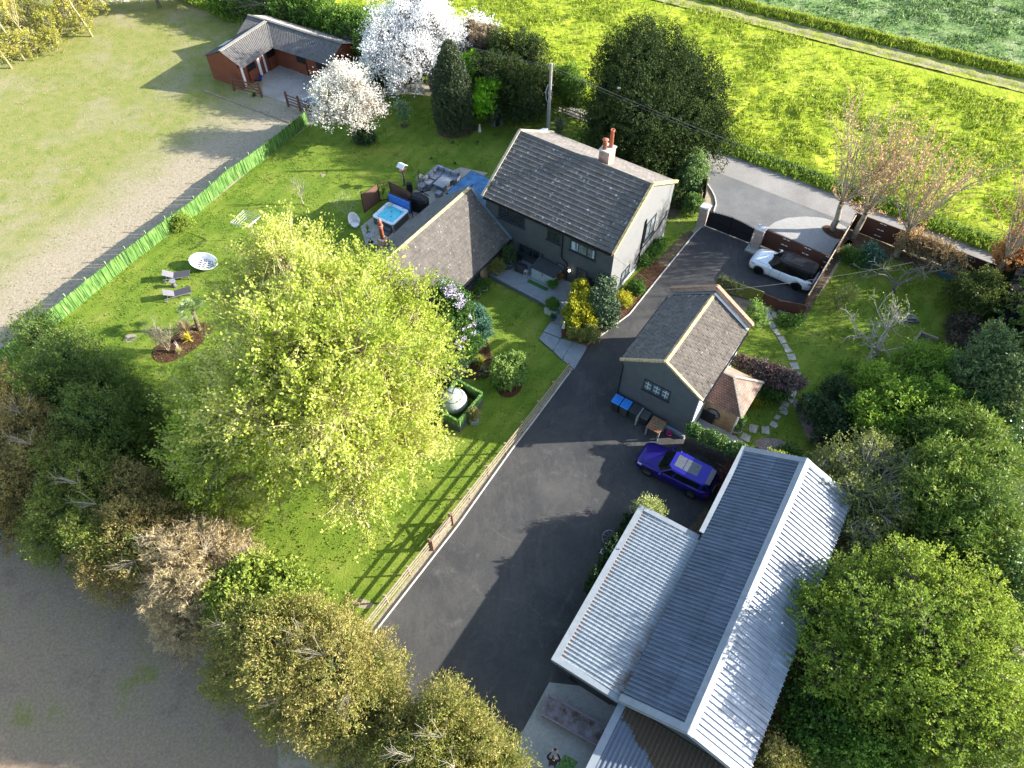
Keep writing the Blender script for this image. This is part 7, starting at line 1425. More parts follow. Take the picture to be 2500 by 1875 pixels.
c1 = cyp('dark green leafy conifer at the upper end of the ragged left hedge', [(90, 815, 5, 1.2), (170, 880, 5.5, 1.5), (120, 950, 5, 1.4), (250, 930, 5, 1.4), (330, 1000, 4, 1.2), (230, 1020, 5, 1.5), (350, 1060, 3, .9), (300, 1080, 4, 1.1)], M_cyp_d, 6500, 21)
c2 = cyp('brownish olive conifer on the left edge below the dark green one', [(20, 970, 5, 1.4), (70, 1040, 5, 1.4), (-20, 1080, 4.5, 1.4), (110, 1120, 4.5, 1.3), (30, 1180, 4, 1.4), (-10, 1250, 3, 1.0)], M_cyp_b, 5200, 22)
c3 = cyp('olive conifer with pale dead fans between the left edge and the swing', [(170, 1130, 4.8, 1.3), (240, 1170, 4.5, 1.3), (150, 1230, 4, 1.3), (220, 1290, 4, 1.2), (110, 1300, 3, 1.0)], M_cyp, 3600, 23)
c4 = cyp('mixed green and brown conifer below the swing frame', [(320, 1190, 4, 1.2), (310, 1280, 4, 1.3), (390, 1290, 3.6, 1.2), (250, 1380, 3, 1.1), (330, 1380, 3.3, 1.1)], M_cyp_b, 3400, 24)
c4b = cyp('fresh green patchy conifer between the swing and the bleached tan tree', [(270, 1330, 3.6, 1.0), (360, 1350, 3.6, 1.0), (420, 1250, 2.6, 1.0), (470, 1270, 2.2, .9)], M_cyp, 2000, 34)
c5 = cyp('bleached tan dying conifer in the middle of the hedge', [(430, 1350, 4.2, 1.2), (520, 1330, 4, 1.1), (580, 1380, 3.6, 1.1), (470, 1430, 4, 1.2), (400, 1450, 3.3, 1.0), (440, 1520, 2.6, 1.0), (540, 1430, 3.5, 1.0)], M_tan, 3600, 25, L=.3, W=.035)
c6 = cyp('bright green tufted conifer right of the bleached tan tree', [(570, 1440, 4, 1.0), (630, 1410, 4, 1.0), (700, 1430, 3.6, 1.0), (660, 1480, 4, 1.1), (560, 1490, 3.6, .9)], leafmat('green_tufts', [(.06, .10, .015), (.13, .19, .025), (.24, .29, .04), (.3, .3, .07)], .3), 2800, 26, L=.2, W=.1)
c7 = cyp('largest olive gold conifer of the hedge, beside the lower end of the rail fence', [(640, 1530, 5, 1.3), (740, 1520, 5, 1.2), (820, 1550, 5, 1.3), (700, 1620, 5.5, 1.6), (810, 1640, 5.5, 1.6), (900, 1620, 4.6, 1.2), (880, 1700, 4.6, 1.3), (640, 1630, 4.4, 1.3), (580, 1560, 3.8, 1.2), (760, 1720, 4.4, 1.4), (680, 1720, 3.6, 1.1), (840, 1780, 3.6, 1.1), (560, 1640, 3, 1.0), (930, 1740, 3.2, .8)], M_cyp_o, 10500, 27)
c8 = cyp('olive conifer cut by the bottom edge left of the concrete apron', [(1000, 1790, 4, 1.1), (1090, 1740, 4.6, 1.1), (1050, 1840, 4.4, 1.3), (1150, 1820, 4.2, 1.2), (960, 1860, 3.8, 1.1), (1220, 1870, 3.6, 1.0), (1140, 1900, 4, 1.2)], M_cyp_o, 6800, 28)
c9 = cyp('golden green small conifer in the bottom corner beside the barn end', [(1900, 1850, 2.2, .55), (1930, 1880, 1.8, .6), (1860, 1890, 1.5, .5)], M_cyp_o, 700, 29)
for r_, pts in ((c2, [((75, 1085, 6.2), (-1, .2, .5)), ((50, 1010, 6.2), (-.8, .4, .6))]), (c3, [((190, 1180, 5.9), (-1, .1, .4)), ((235, 1230, 5.4), (-1, 0, .3))]), (c4, [((390, 1310, 5.0), (-.8, -.4, .3)), ((330, 1370, 4.6), (-.6, -.6, .3))]),
                (c5, [((450, 1340, 5.2), (-.7, -.2, .4)), ((520, 1400, 4.8), (-.2, -.8, .4)), ((410, 1420, 4.6), (-.6, -.5, .3)), ((570, 1370, 4.6), (.6, .4, .5)), ((500, 1350, 5.2), (.2, .9, .5)), ((600, 1440, 4.2), (-.3, -.8, .3))]),
                (c7, [((585, 1530, 5.4), (-1, 0, .2)), ((790, 1600, 7.0), (-.8, .3, .3)), ((740, 1560, 6.6), (-.7, .4, .3)), ((690, 1700, 5.6), (-.5, -.7, .2)), ((850, 1690, 6.0), (-.2, -.9, .2))]),
                (c8, [((1010, 1850, 5.8), (-.9, .2, .3)), ((1080, 1800, 5.9), (-.9, .3, .3)), ((1110, 1870, 5.8), (-.6, -.3, .3))])):
    for i, (pp, d) in enumerate(pts): deadfan('', r_, tuple(P(*pp)), d, 8, .95, 60 + i, M_twig_w if r_ is not c5 else M_twig)
cyp('low brown bush beside the dark trampoline', [(400, 1180, 1.6, .9), (460, 1220, 1.5, .9), (520, 1280, 1.4, .9)], M_cyp_b, 1300, 30)
# ---- right hand trees
def leafy(name, label, pts, mat, nf, seed, m=10, L=.15, W=.1, fl=.42, tr=None, fork=None, dn=.45, group=None, **kw):
    if tr is None: tr = .035 if dn == 0 or 'tree' not in name else .2
    if fork is None: fork = .35 if tr < .1 else 1.6
    lb = LB(P, pts); kw = {**dict(up=.45, rnd=.55, shell=(.5, 1.1), core=.12, twigs=.12, tw=.016, lump=.15), **kw}
    return tree(name, label, 'tree' if 'tree' in name else 'shrub', mass(lb), down(lb, dn) if dn else lb, mat, nf, m, L, W, fl, tr=tr, fork=fork, seed=seed, **kw)
leafy('maple_tree', 'very large bright green tree filling the lower right corner beside the barn', [(2010, 1500, 3.33, 1.33), (2080, 1430, 3.33, 1.42), (2200, 1400, 4.00, 1.52), (2310, 1440, 4.00, 1.61), (2400, 1500, 4.00, 1.52), (2450, 1600, 4.00, 1.52), (2120, 1530, 4.67, 1.71), (2250, 1540, 5.00, 1.80), (2350, 1620, 4.67, 1.80), (2050, 1610, 3.67, 1.52), (2160, 1660, 4.34, 1.71),
       (2280, 1700, 4.34, 1.80), (2400, 1720, 4.00, 1.71), (2470, 1720, 3.33, 1.42), (2330, 1810, 3.33, 1.52), (2450, 1820, 3.33, 1.52), (2200, 1780, 2.67, 1.33), (1955, 1450, 3.07, 0.66)], M_maple, 15000, 41, L=.125, W=.09, fl=.38, tr=.35)
leafy('ivy_shrub', 'dark ivy undergrowth in deep shade between the barn and the large corner tree', [(1960, 1700, 1.2, .9), (1930, 1780, 1.0, .8), (2020, 1770, 1.4, 1.1), (2090, 1830, 1.5, 1.2), (1990, 1850, 1.2, 1.0), (2170, 1860, 1.8, 1.2), (2060, 1720, 1.6, 1.0)], M_hedge, 2600, 42, dn=0, m=8)
leafy('hazel_tree', 'fresh green leafy hazel at the upper right of the tree group by the side lawn', [(2140, 930, 2.29, 1.04), (2230, 890, 2.55, 1.14), (2310, 900, 2.55, 1.14), (2110, 1010, 2.29, 1.04), (2190, 980, 2.80, 1.23), (2280, 980, 2.80, 1.23), (2150, 1060, 2.17, 1.04), (2070, 900, 1.53, 0.47)], leafmat('hazel_leaves', [(.05, .11, .012), (.11, .2, .02), (.2, .31, .03), (.3, .38, .05)], .45), 4200, 43)
leafy('twiggy_tree', 'pale twiggy half leafless tree leaning over the barn ridge end', [(2040, 1130, 2.38, 1.14), (2130, 1110, 2.58, 1.23), (2210, 1160, 2.48, 1.23), (2080, 1210, 2.48, 1.33), (2170, 1250, 2.48, 1.33), (2100, 1310, 1.98, 1.14), (2010, 1190, 1.98, 0.85)], leafmat('young_grey_leaves', [(.07, .10, .02), (.14, .17, .035), (.23, .25, .06), (.3, .3, .1)], .35), 3000, 44, m=8, L=.14, W=.08, twigs=.9, tw=.022, barkcol=(.36, .33, .22), core=.08)
leafy('feathery_conifer_tree', 'broad feathery green conifer along the right edge with drooping sprays', [(2290, 1050, 3.30, 1.23), (2370, 1060, 3.60, 1.33), (2430, 1130, 3.60, 1.33), (2330, 1150, 3.84, 1.42), (2280, 1220, 3.60, 1.33), (2390, 1230, 3.84, 1.52), (2440, 1300, 3.36, 1.23), (2330, 1310, 3.36, 1.33), (2400, 1370, 3.00, 1.23), (2270, 1130, 3.00, 1.04)], M_feath, 6500, 45, L=.26, W=.07, fl=.6, droop=.25, tr=.3)
leafy('blue_conifer_tree', 'pointed grey-green conifer with golden tips near the black felt roof', [(2425, 810, 6.05, 0.43), (2420, 850, 5.40, 0.85), (2450, 910, 4.54, 1.23), (2390, 900, 4.32, 1.04), (2490, 950, 4.32, 1.33), (2430, 970, 3.67, 1.14)], leafmat('golden_tip_sprays', [(.035, .07, .03), (.08, .13, .045), (.15, .2, .06), (.33, .27, .06)], .25), 3400, 46, L=.24, W=.08, fl=.5, droop=.1)
leafy('evergreen_tree', 'evergreen tree just beyond the right edge behind the black felt roof', [(2580, 700, 5, 1.6), (2620, 760, 6, 1.9), (2600, 830, 5, 1.6), (2680, 720, 5.5, 1.8), (2660, 850, 5, 1.8), (2640, 780, 7.5, 1.4)], M_cyp_d, 3200, 200, L=.22, W=.12, core=.3)
leafy('ivy_shrub', 'glossy ivy covered bush under the pointed grey-green conifer', [(2380, 1000, 3, 1.0), (2450, 1030, 3, 1.1), (2480, 1000, 2.6, .9)], M_ivy, 1700, 47, L=.13, W=.1)
leafy('ivy_shrub', 'ivy growth on the right edge above the large corner tree', [(2480, 1400, 3.4, 1.1), (2490, 1480, 3, 1.0), (2450, 1370, 3, .9)], M_ivy, 1500, 48, L=.13, W=.1)
leafy('evergreen_shrub', 'dark evergreen shrub beside the curved gravel strip', [(1985, 1000, 1.2, .8), (2040, 960, 1.3, .8), (2040, 1030, 1.5, .9), (2080, 1000, 1.6, .9), (2020, 1070, 1.0, .7)], M_leaf_d, 2000, 49, dn=0, L=.12, W=.08, fl=.3)
leafy('garden_shrub', 'mossy green arching shrub at the end of the side lawn', [tuple(H3(1150, 880, 0)[:0]) or (2345, 715, 1.5, .9), (2390, 740, 1.6, .9), (2430, 730, 1.4, .9), (2400, 690, 1.6, .8), (2370, 760, 1.2, .7)], leafmat('mossy_leaves', [(.04, .06, .012), (.09, .12, .02), (.14, .17, .03)], .3), 1500, 50, dn=0, twigs=.6)
leafy('garden_shrub', 'brown twiggy heap of shrubs in shade below the teal raised bed', [(2350, 800, .5, .8), (2385, 840, .6, .8), (2335, 850, .4, .6)], leafmat('brown_litter', [(.05, .04, .025), (.10, .08, .05), (.15, .11, .07)], .2), 1000, 51, dn=0, twigs=.8)
# ---- behind the house
leafy('yew_tree', 'massive dark domed yew tree behind the house by the lane', [(1560, 150, 7.6, 2.2), (1500, 220, 6, 2.1), (1640, 200, 6.6, 2.3), (1710, 240, 5.2, 2.0), (1580, 260, 6, 2.6), (1670, 310, 4, 2.2), (1490, 300, 4, 2.0), (1590, 350, 3, 2.3), (1735, 310, 3.4, 1.6), (1660, 385, 2, 1.6), (1480, 370, 2.2, 1.4), (1765, 215, 4.6, .6), (1560, 100, 8.0, 1.6), (1500, 160, 7, 1.8), (1630, 140, 7.2, 1.9), (1690, 190, 6, 1.7)], M_yew, 17500, 61, L=.17, W=.075, fl=.5, tr=.5, fork=1.5, core=.25, twigs=.02, up=.7)
b = P(1111, 318)
tree('conifer_tree', 'dense egg shaped grey-green conifer standing in a bare earth ring', 'tree', b, [(b.x, b.y, 1.4, 1.75, 1.75, 1.5), (b.x, b.y, 2.9, 1.75, 1.75, 1.6), (b.x, b.y, 4.4, 1.5, 1.5, 1.5), (b.x, b.y, 5.8, 1.1, 1.1, 1.3), (b.x, b.y, 7.0, .6, .6, 1.0)], M_cone, 6500, 10, .16, .06, .28, tr=.2, fork=1, seed=62, twigs=0, up=1.6, rnd=.3, shell=(.8, 1.04), core=.4, lump=.05)
leafy('juniper_tree', 'broad dark evergreen left of the utility pole', [(1225, 120, 5, 1.4), (1290, 130, 5, 1.5), (1190, 180, 4.4, 1.4), (1260, 200, 3.6, 1.8), (1315, 200, 3.2, 1.3), (1215, 255, 2, 1.5), (1290, 265, 2, 1.5)], M_yew, 8000, 63, L=.15, W=.07, fl=.45, core=.25, up=.7)
leafy('cherry_tree', 'large cherry tree covered in white blossom behind the garden', [(1000, 50, 6, 2.0), (955, 100, 5, 1.9), (1055, 80, 5.6, 1.9), (1110, 105, 4.6, 1.3), (930, 150, 4, 1.5), (1010, 150, 4.2, 1.8), (985, 205, 2.8, 1.1), (1040, 20, 6.6, 1.4), (1070, 140, 4, 1.2), (1165, 70, 4.4, .8), (1195, 85, 4, .6)], M_blos, 3300, 64, m=10, L=.17, W=.13, fl=.95, up=1.1, rnd=.35, dn=0, core=0, twigs=.5, tw=.03, barkcol=(.2, .15, .12), tr=.3, fork=1.6)
leafy('cherry_tree', 'smaller pale blossom tree on the lawn beside the green screen', [(800, 235, 4.2, 1.1), (860, 215, 4.6, 1.2), (900, 255, 3.6, 1.0), (845, 270, 3.2, 1.3), (800, 285, 3, .9), (925, 275, 2.8, .5), (880, 300, 2.6, .8), (830, 190, 5, .7)], M_blos2, 1500, 65, m=9, L=.14, W=.11, fl=.8, up=1.0, rnd=.35, dn=0, core=0, twigs=.6, tw=.025, barkcol=(.33, .26, .18), tr=.14, fork=1.2)
leafy('small_tree', 'brown twiggy tree between the cherry and the dark evergreen', [(1150, 85, 5, .9), (1175, 120, 4.4, 1.0), (1160, 160, 3.4, 1.1), (1190, 90, 4.4, .8)], leafmat('brown_shoots', [(.10, .07, .04), (.18, .13, .08), (.26, .2, .12)], .3), 1400, 66, twigs=.8, dn=0)
leafy('chestnut_sapling_tree', 'vivid green young chestnut squeezed beside the egg shaped conifer', [(1150, 155, 4.2, .7), (1160, 185, 3.8, .7), (1192, 222, 3.4, .8), (1178, 250, 2.8, .8), (1165, 275, 1.4, .6), (1205, 245, 2, .4)], M_ches, 1000, 67, m=8, L=.3, W=.17, fl=.35, dn=0, core=0, tr=.08, fork=1)
leafy('small_tree', 'multi stemmed small tree with ivy by the lane right of the utility pole', [(1385, 190, 3.4, .9), (1400, 215, 3, .8), (1375, 220, 2.4, .7), (1395, 250, 1.6, .7)], M_hedge, 900, 68, dn=0, twigs=.6)
leafy('garden_shrub', 'yellow-green small shrub tangled beside the low lane fence', [(1360, 255, 1.2, .6), (1420, 240, 1.4, .7), (1440, 260, 1.0, .6)], M_leaf_l, 500, 69, dn=0)
leafy('garden_shrub', 'pale leaved tall shrub against the black boarded fence', [(1692, 400, 2, .8), (1690, 425, 1.4, .9), (1675, 440, .9, .8), (1700, 445, 1, .6)], leafmat('viburnum', [(.07, .13, .03), (.15, .23, .07), (.24, .32, .12)], .3), 1300, 70, dn=0)
leafy('garden_shrub', 'rounded green shrub left of the first gate pillar', [(1692, 495, .8, .62), (1686, 505, .6, .5), (1700, 505, .6, .5)], leafmat('pillar_shrub', [(.06, .12, .02), (.12, .2, .04), (.18, .27, .06)], .3), 800, 71, dn=0, L=.1, W=.07, fl=.22)
leafy('garden_shrub', 'dark undergrowth in the shade below the yew beside the rear roof', [(1480, 345, .8, 1.0), (1540, 400, .8, 1.0), (1600, 440, .8, 1.0), (1640, 480, .7, .8)], M_yew, 1100, 72, dn=0)
leafy('laurel_hedge_tree', 'tall bright green hedge behind the stable block', [(540, -15, 2.2, 1.3), (590, -8, 2.2, 1.4), (640, 2, 2.2, 1.4), (690, 14, 2.4, 1.5), (740, 28, 2.4, 1.5), (790, 44, 2.4, 1.5), (840, 62, 2.6, 1.6), (885, 82, 2.6, 1.6), (912, 120, 2.2, 1.4), (920, 160, 2, 1.3), (900, 60, 2.4, 1.3)], M_hedge, 7000, 73, L=.22, W=.13, fl=.5, tr=.12)
leafy('garden_shrub', 'bush between the stable end wall and the large cherry', [(900, 215, 1, 1.0), (870, 240, .8, .7), (930, 200, 1.2, .9)], M_leaf_d, 900, 74, dn=0, L=.16, W=.1)
leafy('small_shrub', 'slim young bush with silvery green leaves alone on the lawn', [(982, 285, .9, .38), (988, 265, 1.4, .32), (975, 258, 1.6, .25)], leafmat('silvery', [(.10, .2, .05), (.2, .3, .12), (.4, .46, .3)], .3), 260, 75, dn=0, L=.14, W=.08, fl=.3)
bed('planting_ring', [R3(250, 1015), R3(285, 1000), R3(325, 1010), R3(325, 1035), R3(280, 1045)], M_earth)
for i, (x, y) in enumerate(((1020, 1100), (680, 1160), (880, 1160), (510, 1290), (700, 1330))):
    tuft('daffodil_clump', 'small dark clump of daffodil leaves ' + ('to the right of the white stone figure', 'below the left side of the conifer ring', 'below the white stone figure', 'nearest the bird table', 'just behind the corner sofa')[i], R3(x, y), 60, .35, .05, M_grass_g, .8, 80 + i, group='daffodil clumps on the back lawn')
tuft('ornamental_grass', 'large pale green ornamental grass clump behind the house roof', R3(1545, 1075), 260, 1.5, .05, leafmat('sage_blades', [(.12, .16, .08), (.2, .24, .13), (.28, .3, .18)]), .42, 86)
# ---- white blossom hedge at the very top left
leafy('blackthorn_hedge_tree', 'white flowering hedge along the top edge above the paddock', [(240, -22, 2.0, 1.1), (300, -24, 2.0, 1.1), (350, -28, 2.0, 1.1), (400, -28, 2.0, 1.1), (450, -32, 2.0, 1.1), (500, -36, 2.0, 1.1)], M_blos2, 2200, 87, L=.2, W=.15, fl=.5, m=7)
# ---- top left willows
for i, (bx, by, lean, hgt, lab) in enumerate(((95, 555, (-.9, .6), 3.5, 'catkin tree nearest the left edge of the photo'), (200, 490, (-.8, .5), 3.5, 'second catkin tree from the left edge'), (300, 430, (-.7, .4), 2.5, 'slim catkin tree in the gap of the pale rail fence'), (640, 250, (-.3, .2), 2.4, 'short catkin tree behind the leaning bare one'), (750, 298, (-1.0, .6), 3.5, 'leaning bare tree at the right end of the willow row'))):
    bare_tree('willow_tree', lab, 'tree', R1(bx, by), [((a + lean[0] * .3, b_ + .3, 1.1), 2.6, .06, 3) for a, b_ in ((.5, 0), (-.5, .2), (0, .6), (.1, -.4), (-.2, .1))], M_twig_y, seed=90 + i, buds=M_willow if i < 4 else None, trunk=(hgt, .10, lean), nb=3.0, budsize=(.17, .1), nchild=5, spread=.5, up=.4)
leafy('gorse_hedge_shrub', 'mass of yellow catkins and twigs behind the willows in the top left corner', [(20, 60, 1.6, 1.6), (70, 30, 1.8, 1.6), (120, 60, 1.4, 1.4), (170, 20, 1.8, 1.5), (60, 110, 1.2, 1.2), (130, 100, 1, 1.0), (0, 130, 1.2, 1.2), (220, 10, 1.8, 1.3), (200, 60, 1, .9)], leafmat('ochre_catkins', [(.16, .18, .03), (.36, .34, .06), (.52, .47, .10)], .45), 1700, 96, dn=0, L=.18, W=.09, twigs=.5, barkcol=(.3, .27, .16))
# ---- pollarded trees along the lane
for i, (b_, cr, lab) in enumerate(((P(2034, 562), (2055, 495), 'pollarded tree growing out of the round mulch pit'), (P(2081, 579), (2113, 521), 'pollarded tree just inside the fence corner'), (P(2188, 625), (2217, 564), 'pollarded tree in the middle of the lane fence'), (P(2424, 692), (2455, 631), 'ivy footed pollarded tree furthest right along the lane'), (P(2530, 740), (2560, 680), 'pollarded tree mostly outside the right edge'))):
    top = P(*cr, 2.6); ln = (top.x - b_.x, top.y - b_.y); g = np.random.default_rng(i + 5); dirs = []
    for k in range(17):
        a = 2 * math.pi * k / 17 * 3.1; t = .1 + .65 * g.random(); dirs.append(((math.cos(a) * t, math.sin(a) * t, 1), 3.5 + 1.1 * g.random(), .05, 2))
    for k in range(6): a = g.random() * 6.3; dirs.append(((math.cos(a), math.sin(a), .25), .9, .02, 1))
    bare_tree('pollard_tree', lab, 'tree', b_, dirs, flat('pollard_bark', (.33, .28, .20), .85, var=.3, scale=4), seed=100 + i, buds=M_bud if i < 3 else M_rust, trunk=(2.6, .21, ln), nb=5.0, budsize=(.14, .10), nchild=4, spread=.46, up=.3, shrink=.55, wob=.08)
# ---- old apple trees and thin shrubs in the side garden
bare_tree('apple_tree', 'dark gnarled leafless apple tree below the teal raised bed', 'tree', H3(590, 880), [((-.9, .4, .5), 1.9, .10, 3), ((.9, .2, .4), 2.1, .10, 3), ((.2, .6, .9), 1.5, .08, 3), ((.8, -.5, .2), 1.7, .08, 3), ((-.5, .9, .6), 1.5, .07, 3)], flat('lichen_bark', (.17, .16, .12), .9, var=.4), seed=111, trunk=(.8, .15, (.05, .05)), nchild=3, spread=.6, up=.15, wob=.25, shrink=.62)
bare_tree('apple_tree', 'silvery pruned apple tree with sparse new leaves in the side garden', 'tree', H3(430, 1420), [((-.7, .9, .7), 2.0, .10, 3), ((.3, .8, .9), 2.2, .10, 3), ((.9, .4, .6), 1.9, .09, 3), ((-.9, -.1, .4), 1.6, .08, 3), ((.7, -.5, .3), 1.6, .08, 3), ((.1, .1, 1), 1.6, .08, 3)], flat('silver_bark', (.40, .35, .30), .9, var=.3), seed=112, trunk=(.9, .17, (0, .1)), buds=M_leaf_l, nb=.4, nchild=4, spread=.65, up=.2, wob=.22, shrink=.6)
bare_tree('garden_shrub', 'thin olive shrub on the side lawn in front of the white car', 'shrub', H3(140, 1010), [((math.cos(a) * .5, math.sin(a) * .5, 1), 1.1, .03, 3) for a in range(0, 7)], M_twig_y, seed=113, buds=leafmat('thin_olive', [(.12, .16, .03), (.2, .25, .05)]), nb=2.0, budsize=(.09, .06), nchild=4, spread=.45, up=.3)
leafy('garden_shrub', 'fresh green perennial clump by the fence in the side garden', [(2065, 622, .3, .35), (2082, 632, .35, .4), (2100, 640, .3, .35)], M_leaf_g, 500, 114, dn=0, L=.16, W=.05)
leafy('garden_shrub', 'thin grey twiggy shrub between the clump and the gnarled apple tree', [(2125, 620, .9, .5), (2135, 640, .6, .5)], M_blue, 260, 115, dn=0, twigs=.9)
leafy('beech_hedge', 'dry brown leaved beech hedge hanging over the lane fence', [(2225, 590, 1.9, .7), (2260, 605, 1.9, .7), (2295, 625, 1.9, .7), (2330, 640, 1.8, .6), (2210, 600, 1.2, .5)], M_beech, 800, 116, dn=0, twigs=.5, L=.13, W=.09)
leafy('beech_hedge', 'orange brown leafed tree beside the last pollard on the right', [(2470, 620, 2.4, .9), (2500, 640, 2.2, .9), (2490, 590, 3, .9), (2440, 640, 1.8, .6)], M_rust, 600, 117, dn=0, twigs=.7, L=.15, W=.1)
leafy('ivy_shrub', 'green ivy at the foot of the last pollard', [(2440, 690, .7, .6), (2465, 680, .8, .6), (2420, 700, .5, .5), (2480, 660, 1.0, .5)], M_leaf_d, 800, 118, dn=0)
leafy('purple_hedge', 'purple-brown leaved arching hedge with glossy leaves beside the annexe', [tuple(q) for q in ((1805, 885, 1.6, .38), (1830, 895, 1.7, .45), (1855, 905, 1.8, .5), (1880, 915, 1.9, .55), (1905, 925, 1.9, .55), (1930, 930, 1.9, .5), (1950, 938, 1.8, .32), (1860, 930, 1.2, .5), (1890, 940, 1.2, .5))], M_purple, 3000, 119, dn=0, L=.1, W=.07, fl=.22, twigs=.1)
leafy('garden_shrub', 'green leafy shrub under the purple-brown hedge beside the path', [(1880, 960, .6, .5), (1905, 965, .5, .4), (1860, 950, .7, .5)], M_leaf_g, 800, 120, dn=0, L=.12, W=.08)
leafy('garden_shrub', 'low shrub border inside the fence corner at the end of the boarded fence', [(1910, 785, .2, .25), (1932, 790, .2, .28), (1950, 782, .2, .22)], M_leaf_g, 240, 121, dn=0, L=.1, W=.07)
leafy('sapling_shrub', 'young yellow-green sapling beside the outbuilding gable', [(1850, 760, 1.5, .4), (1845, 775, 1.3, .4), (1858, 785, .9, .4), (1850, 745, 1.9, .25)], leafmat('sapling_leaves', [(.14, .24, .04), (.25, .36, .07)], .4), 110, 122, dn=0, L=.12, W=.08, twigs=.7)
leafy('fence_climber', 'pale twiggy climber spilling over the mossy fence behind the outbuilding', [(1765, 690, .9, .18), (1785, 700, .9, .18), (1802, 708, .9, .16)], leafmat('climber_leaves', [(.10, .12, .04), (.17, .18, .07)], .3), 200, 123, dn=0, L=.1, W=.05, twigs=.8)
leafy('garden_shrub', 'small green plant in the pink gravel behind the barn', [(1915, 1120, .4, .4), (1925, 1112, .3, .35)], M_leaf_g, 300, 124, dn=0, L=.16, W=.1)
leafy('garden_shrub', 'golden edged low plants on the annexe corner bed', [(1842, 980, .2, .25), (1862, 976, .15, .3)], M_leaf_y, 200, 125, dn=0, L=.1, W=.06)
# ivy on the wall, on the carport and around
def ivy(label, a, b, h0, h1, off, depth, nf, seed, mat=M_ivy, name='ivy'):
    a, b = Vector(a), Vector(b); n = max(3, int((b - a).length / .5)); lb = []; g = random.Random(seed); d = (b - a).normalized(); nn_ = Vector((-d.y, d.x, 0))
    for i in range(n + 1): p = a.lerp(b, i / n) + nn_ * off; lb.append((p.x, p.y, g.uniform(h0, h1), .32, .32, g.uniform(.25, .5) * depth))
    return tree(name, label, 'climber', (a.x, a.y, 0), lb, mat, nf, 7, .11, .09, .2, tr=.03, fork=.5, seed=seed, twigs=.03, tw=.006, core=.1, shell=(.4, 1.1))
iwb = io + ie
ivy('glossy ivy growing over the top of the brick wall behind the blue car', io + inn * .02 + idr * .3, iwb, 1.75, 2.0, -.02, .8, 2600, 131)
ivy('yellow-green climber sprawling onto the barn roof corner', iwb + idr * .1, iwb + idr * 1.3, 2.55, 2.75, 0, .6, 500, 132, leafmat('yellow_climber', [(.18, .22, .04), (.32, .34, .06)]))
bcar = lambda x, y, z=0: BC + Matrix.Rotation(BR, 3, 'Z') @ Vector((x, y, z))
ivy('dark climbing hedge along the shaded side of the carport', bcar(-3.75, 4.6), bcar(-3.75, 9.3), .6, 1.7, 0, 1.4, 2200, 133, M_leaf_d, 'climbing_hedge')
leafy('potted_bush_shrub', 'pale yellow-green bush behind the upper corner of the carport', [(1585, 1240, 1.8, .35), (1600, 1250, 1.6, .35), (1572, 1235, 2.2, .15), (1565, 1245, 1.0, .3)], leafmat('pale_bush', [(.16, .2, .05), (.3, .33, .1), (.42, .42, .18)], .3), 420, 134, dn=0, L=.11, W=.05, twigs=.5)
leafy('red_shrub', 'dark red-brown twiggy shrub at the rear of the blue car', [(1780, 1150, .9, .3), (1772, 1165, .7, .3), (1760, 1190, .4, .3)], leafmat('red_twigs', [(.12, .04, .03), (.2, .09, .06)], .2), 320, 135, dn=0, L=.1, W=.05, twigs=.8)
leafy('dead_bracken_shrub', 'dry orange-brown dead foliage at the far bottom corner of the barn', [(1820, 1840, 1.2, .4), (1850, 1850, 1.0, .4), (1880, 1800, .9, .3), (1900, 1760, .8, .3)], M_rust, 500, 136, dn=0, L=.16, W=.03, twigs=.8)
bed('barn_verge', [P(1775, 1180), P(1800, 1150), P(1830, 1120), P(1700, 1330), P(1660, 1320), P(1720, 1240)], M_earth, .035, 1)
# ---- planting by the house
leafy('golden_conifer_shrub', 'bright golden yellow conifer bush in the slatted planter', [(1418, 735, 1.4, .6), (1402, 765, 1.1, .62), (1435, 765, 1.1, .62), (1400, 790, .8, .5), (1440, 790, .8, .5), (1418, 705, 1.7, .45)], M_leaf_y, 2400, 141, dn=0, L=.13, W=.1, fl=.26, up=.9, core=.3)
leafy('planter_shrub', 'low mixed yellow-green plants filling the front of the slatted planter', [(1400, 812, .85, .3), (1425, 818, .85, .3), (1450, 822, .85, .32), (1440, 805, .9, .3)], leafmat('planter_mix', [(.12, .14, .03), (.24, .25, .05), (.4, .36, .16)], .3), 700, 142, dn=0, L=.1, W=.06, fl=.2)
leafy('holly_shrub', 'tall dark variegated holly bush at the front corner of the house', [(1478, 700, 2.0, .6), (1468, 730, 1.7, .75), (1482, 755, 1.3, .7), (1460, 765, 1.1, .7), (1478, 785, .7, .55)], M_leaf_v, 2300, 143, dn=0, L=.12, W=.09, fl=.24, core=.3)
shrub('garden_shrub', 'round bright green shrub in the bark border by the house gable', H1(1212, 1300), .48, .48, .45, M_leaf_g, 700, 8, .1, .07, .2, seed=144)
shrub('garden_shrub', 'spiky golden shrub in the bark border nearest the holly', H1(1122, 1385), .45, .45, .32, M_leaf_y, 340, 8, .13, .04, .3, seed=145)
leafy('border_shrub', 'straggly green shrubs along the foot of the house gable', [(1572, 640, .3, .3), (1590, 618, .4, .32), (1606, 600, .5, .35)], M_leaf_g, 420, 146, dn=0, L=.13, W=.08)
leafy('round_shrub', 'big round green shrub in the mulch circle on the lawn', [(1222, 905, .9, .6), (1255, 890, 1.0, .62), (1242, 920, .9, .62), (1225, 925, .6, .5), (1260, 915, .7, .5), (1260, 880, 1.3, .35)], leafmat('euonymus', [(.05, .12, .015), (.11, .21, .03), (.30, .38, .10), (.08, .18, .02)], .3), 2600, 147, dn=0, L=.13, W=.08, fl=.28, core=.25)
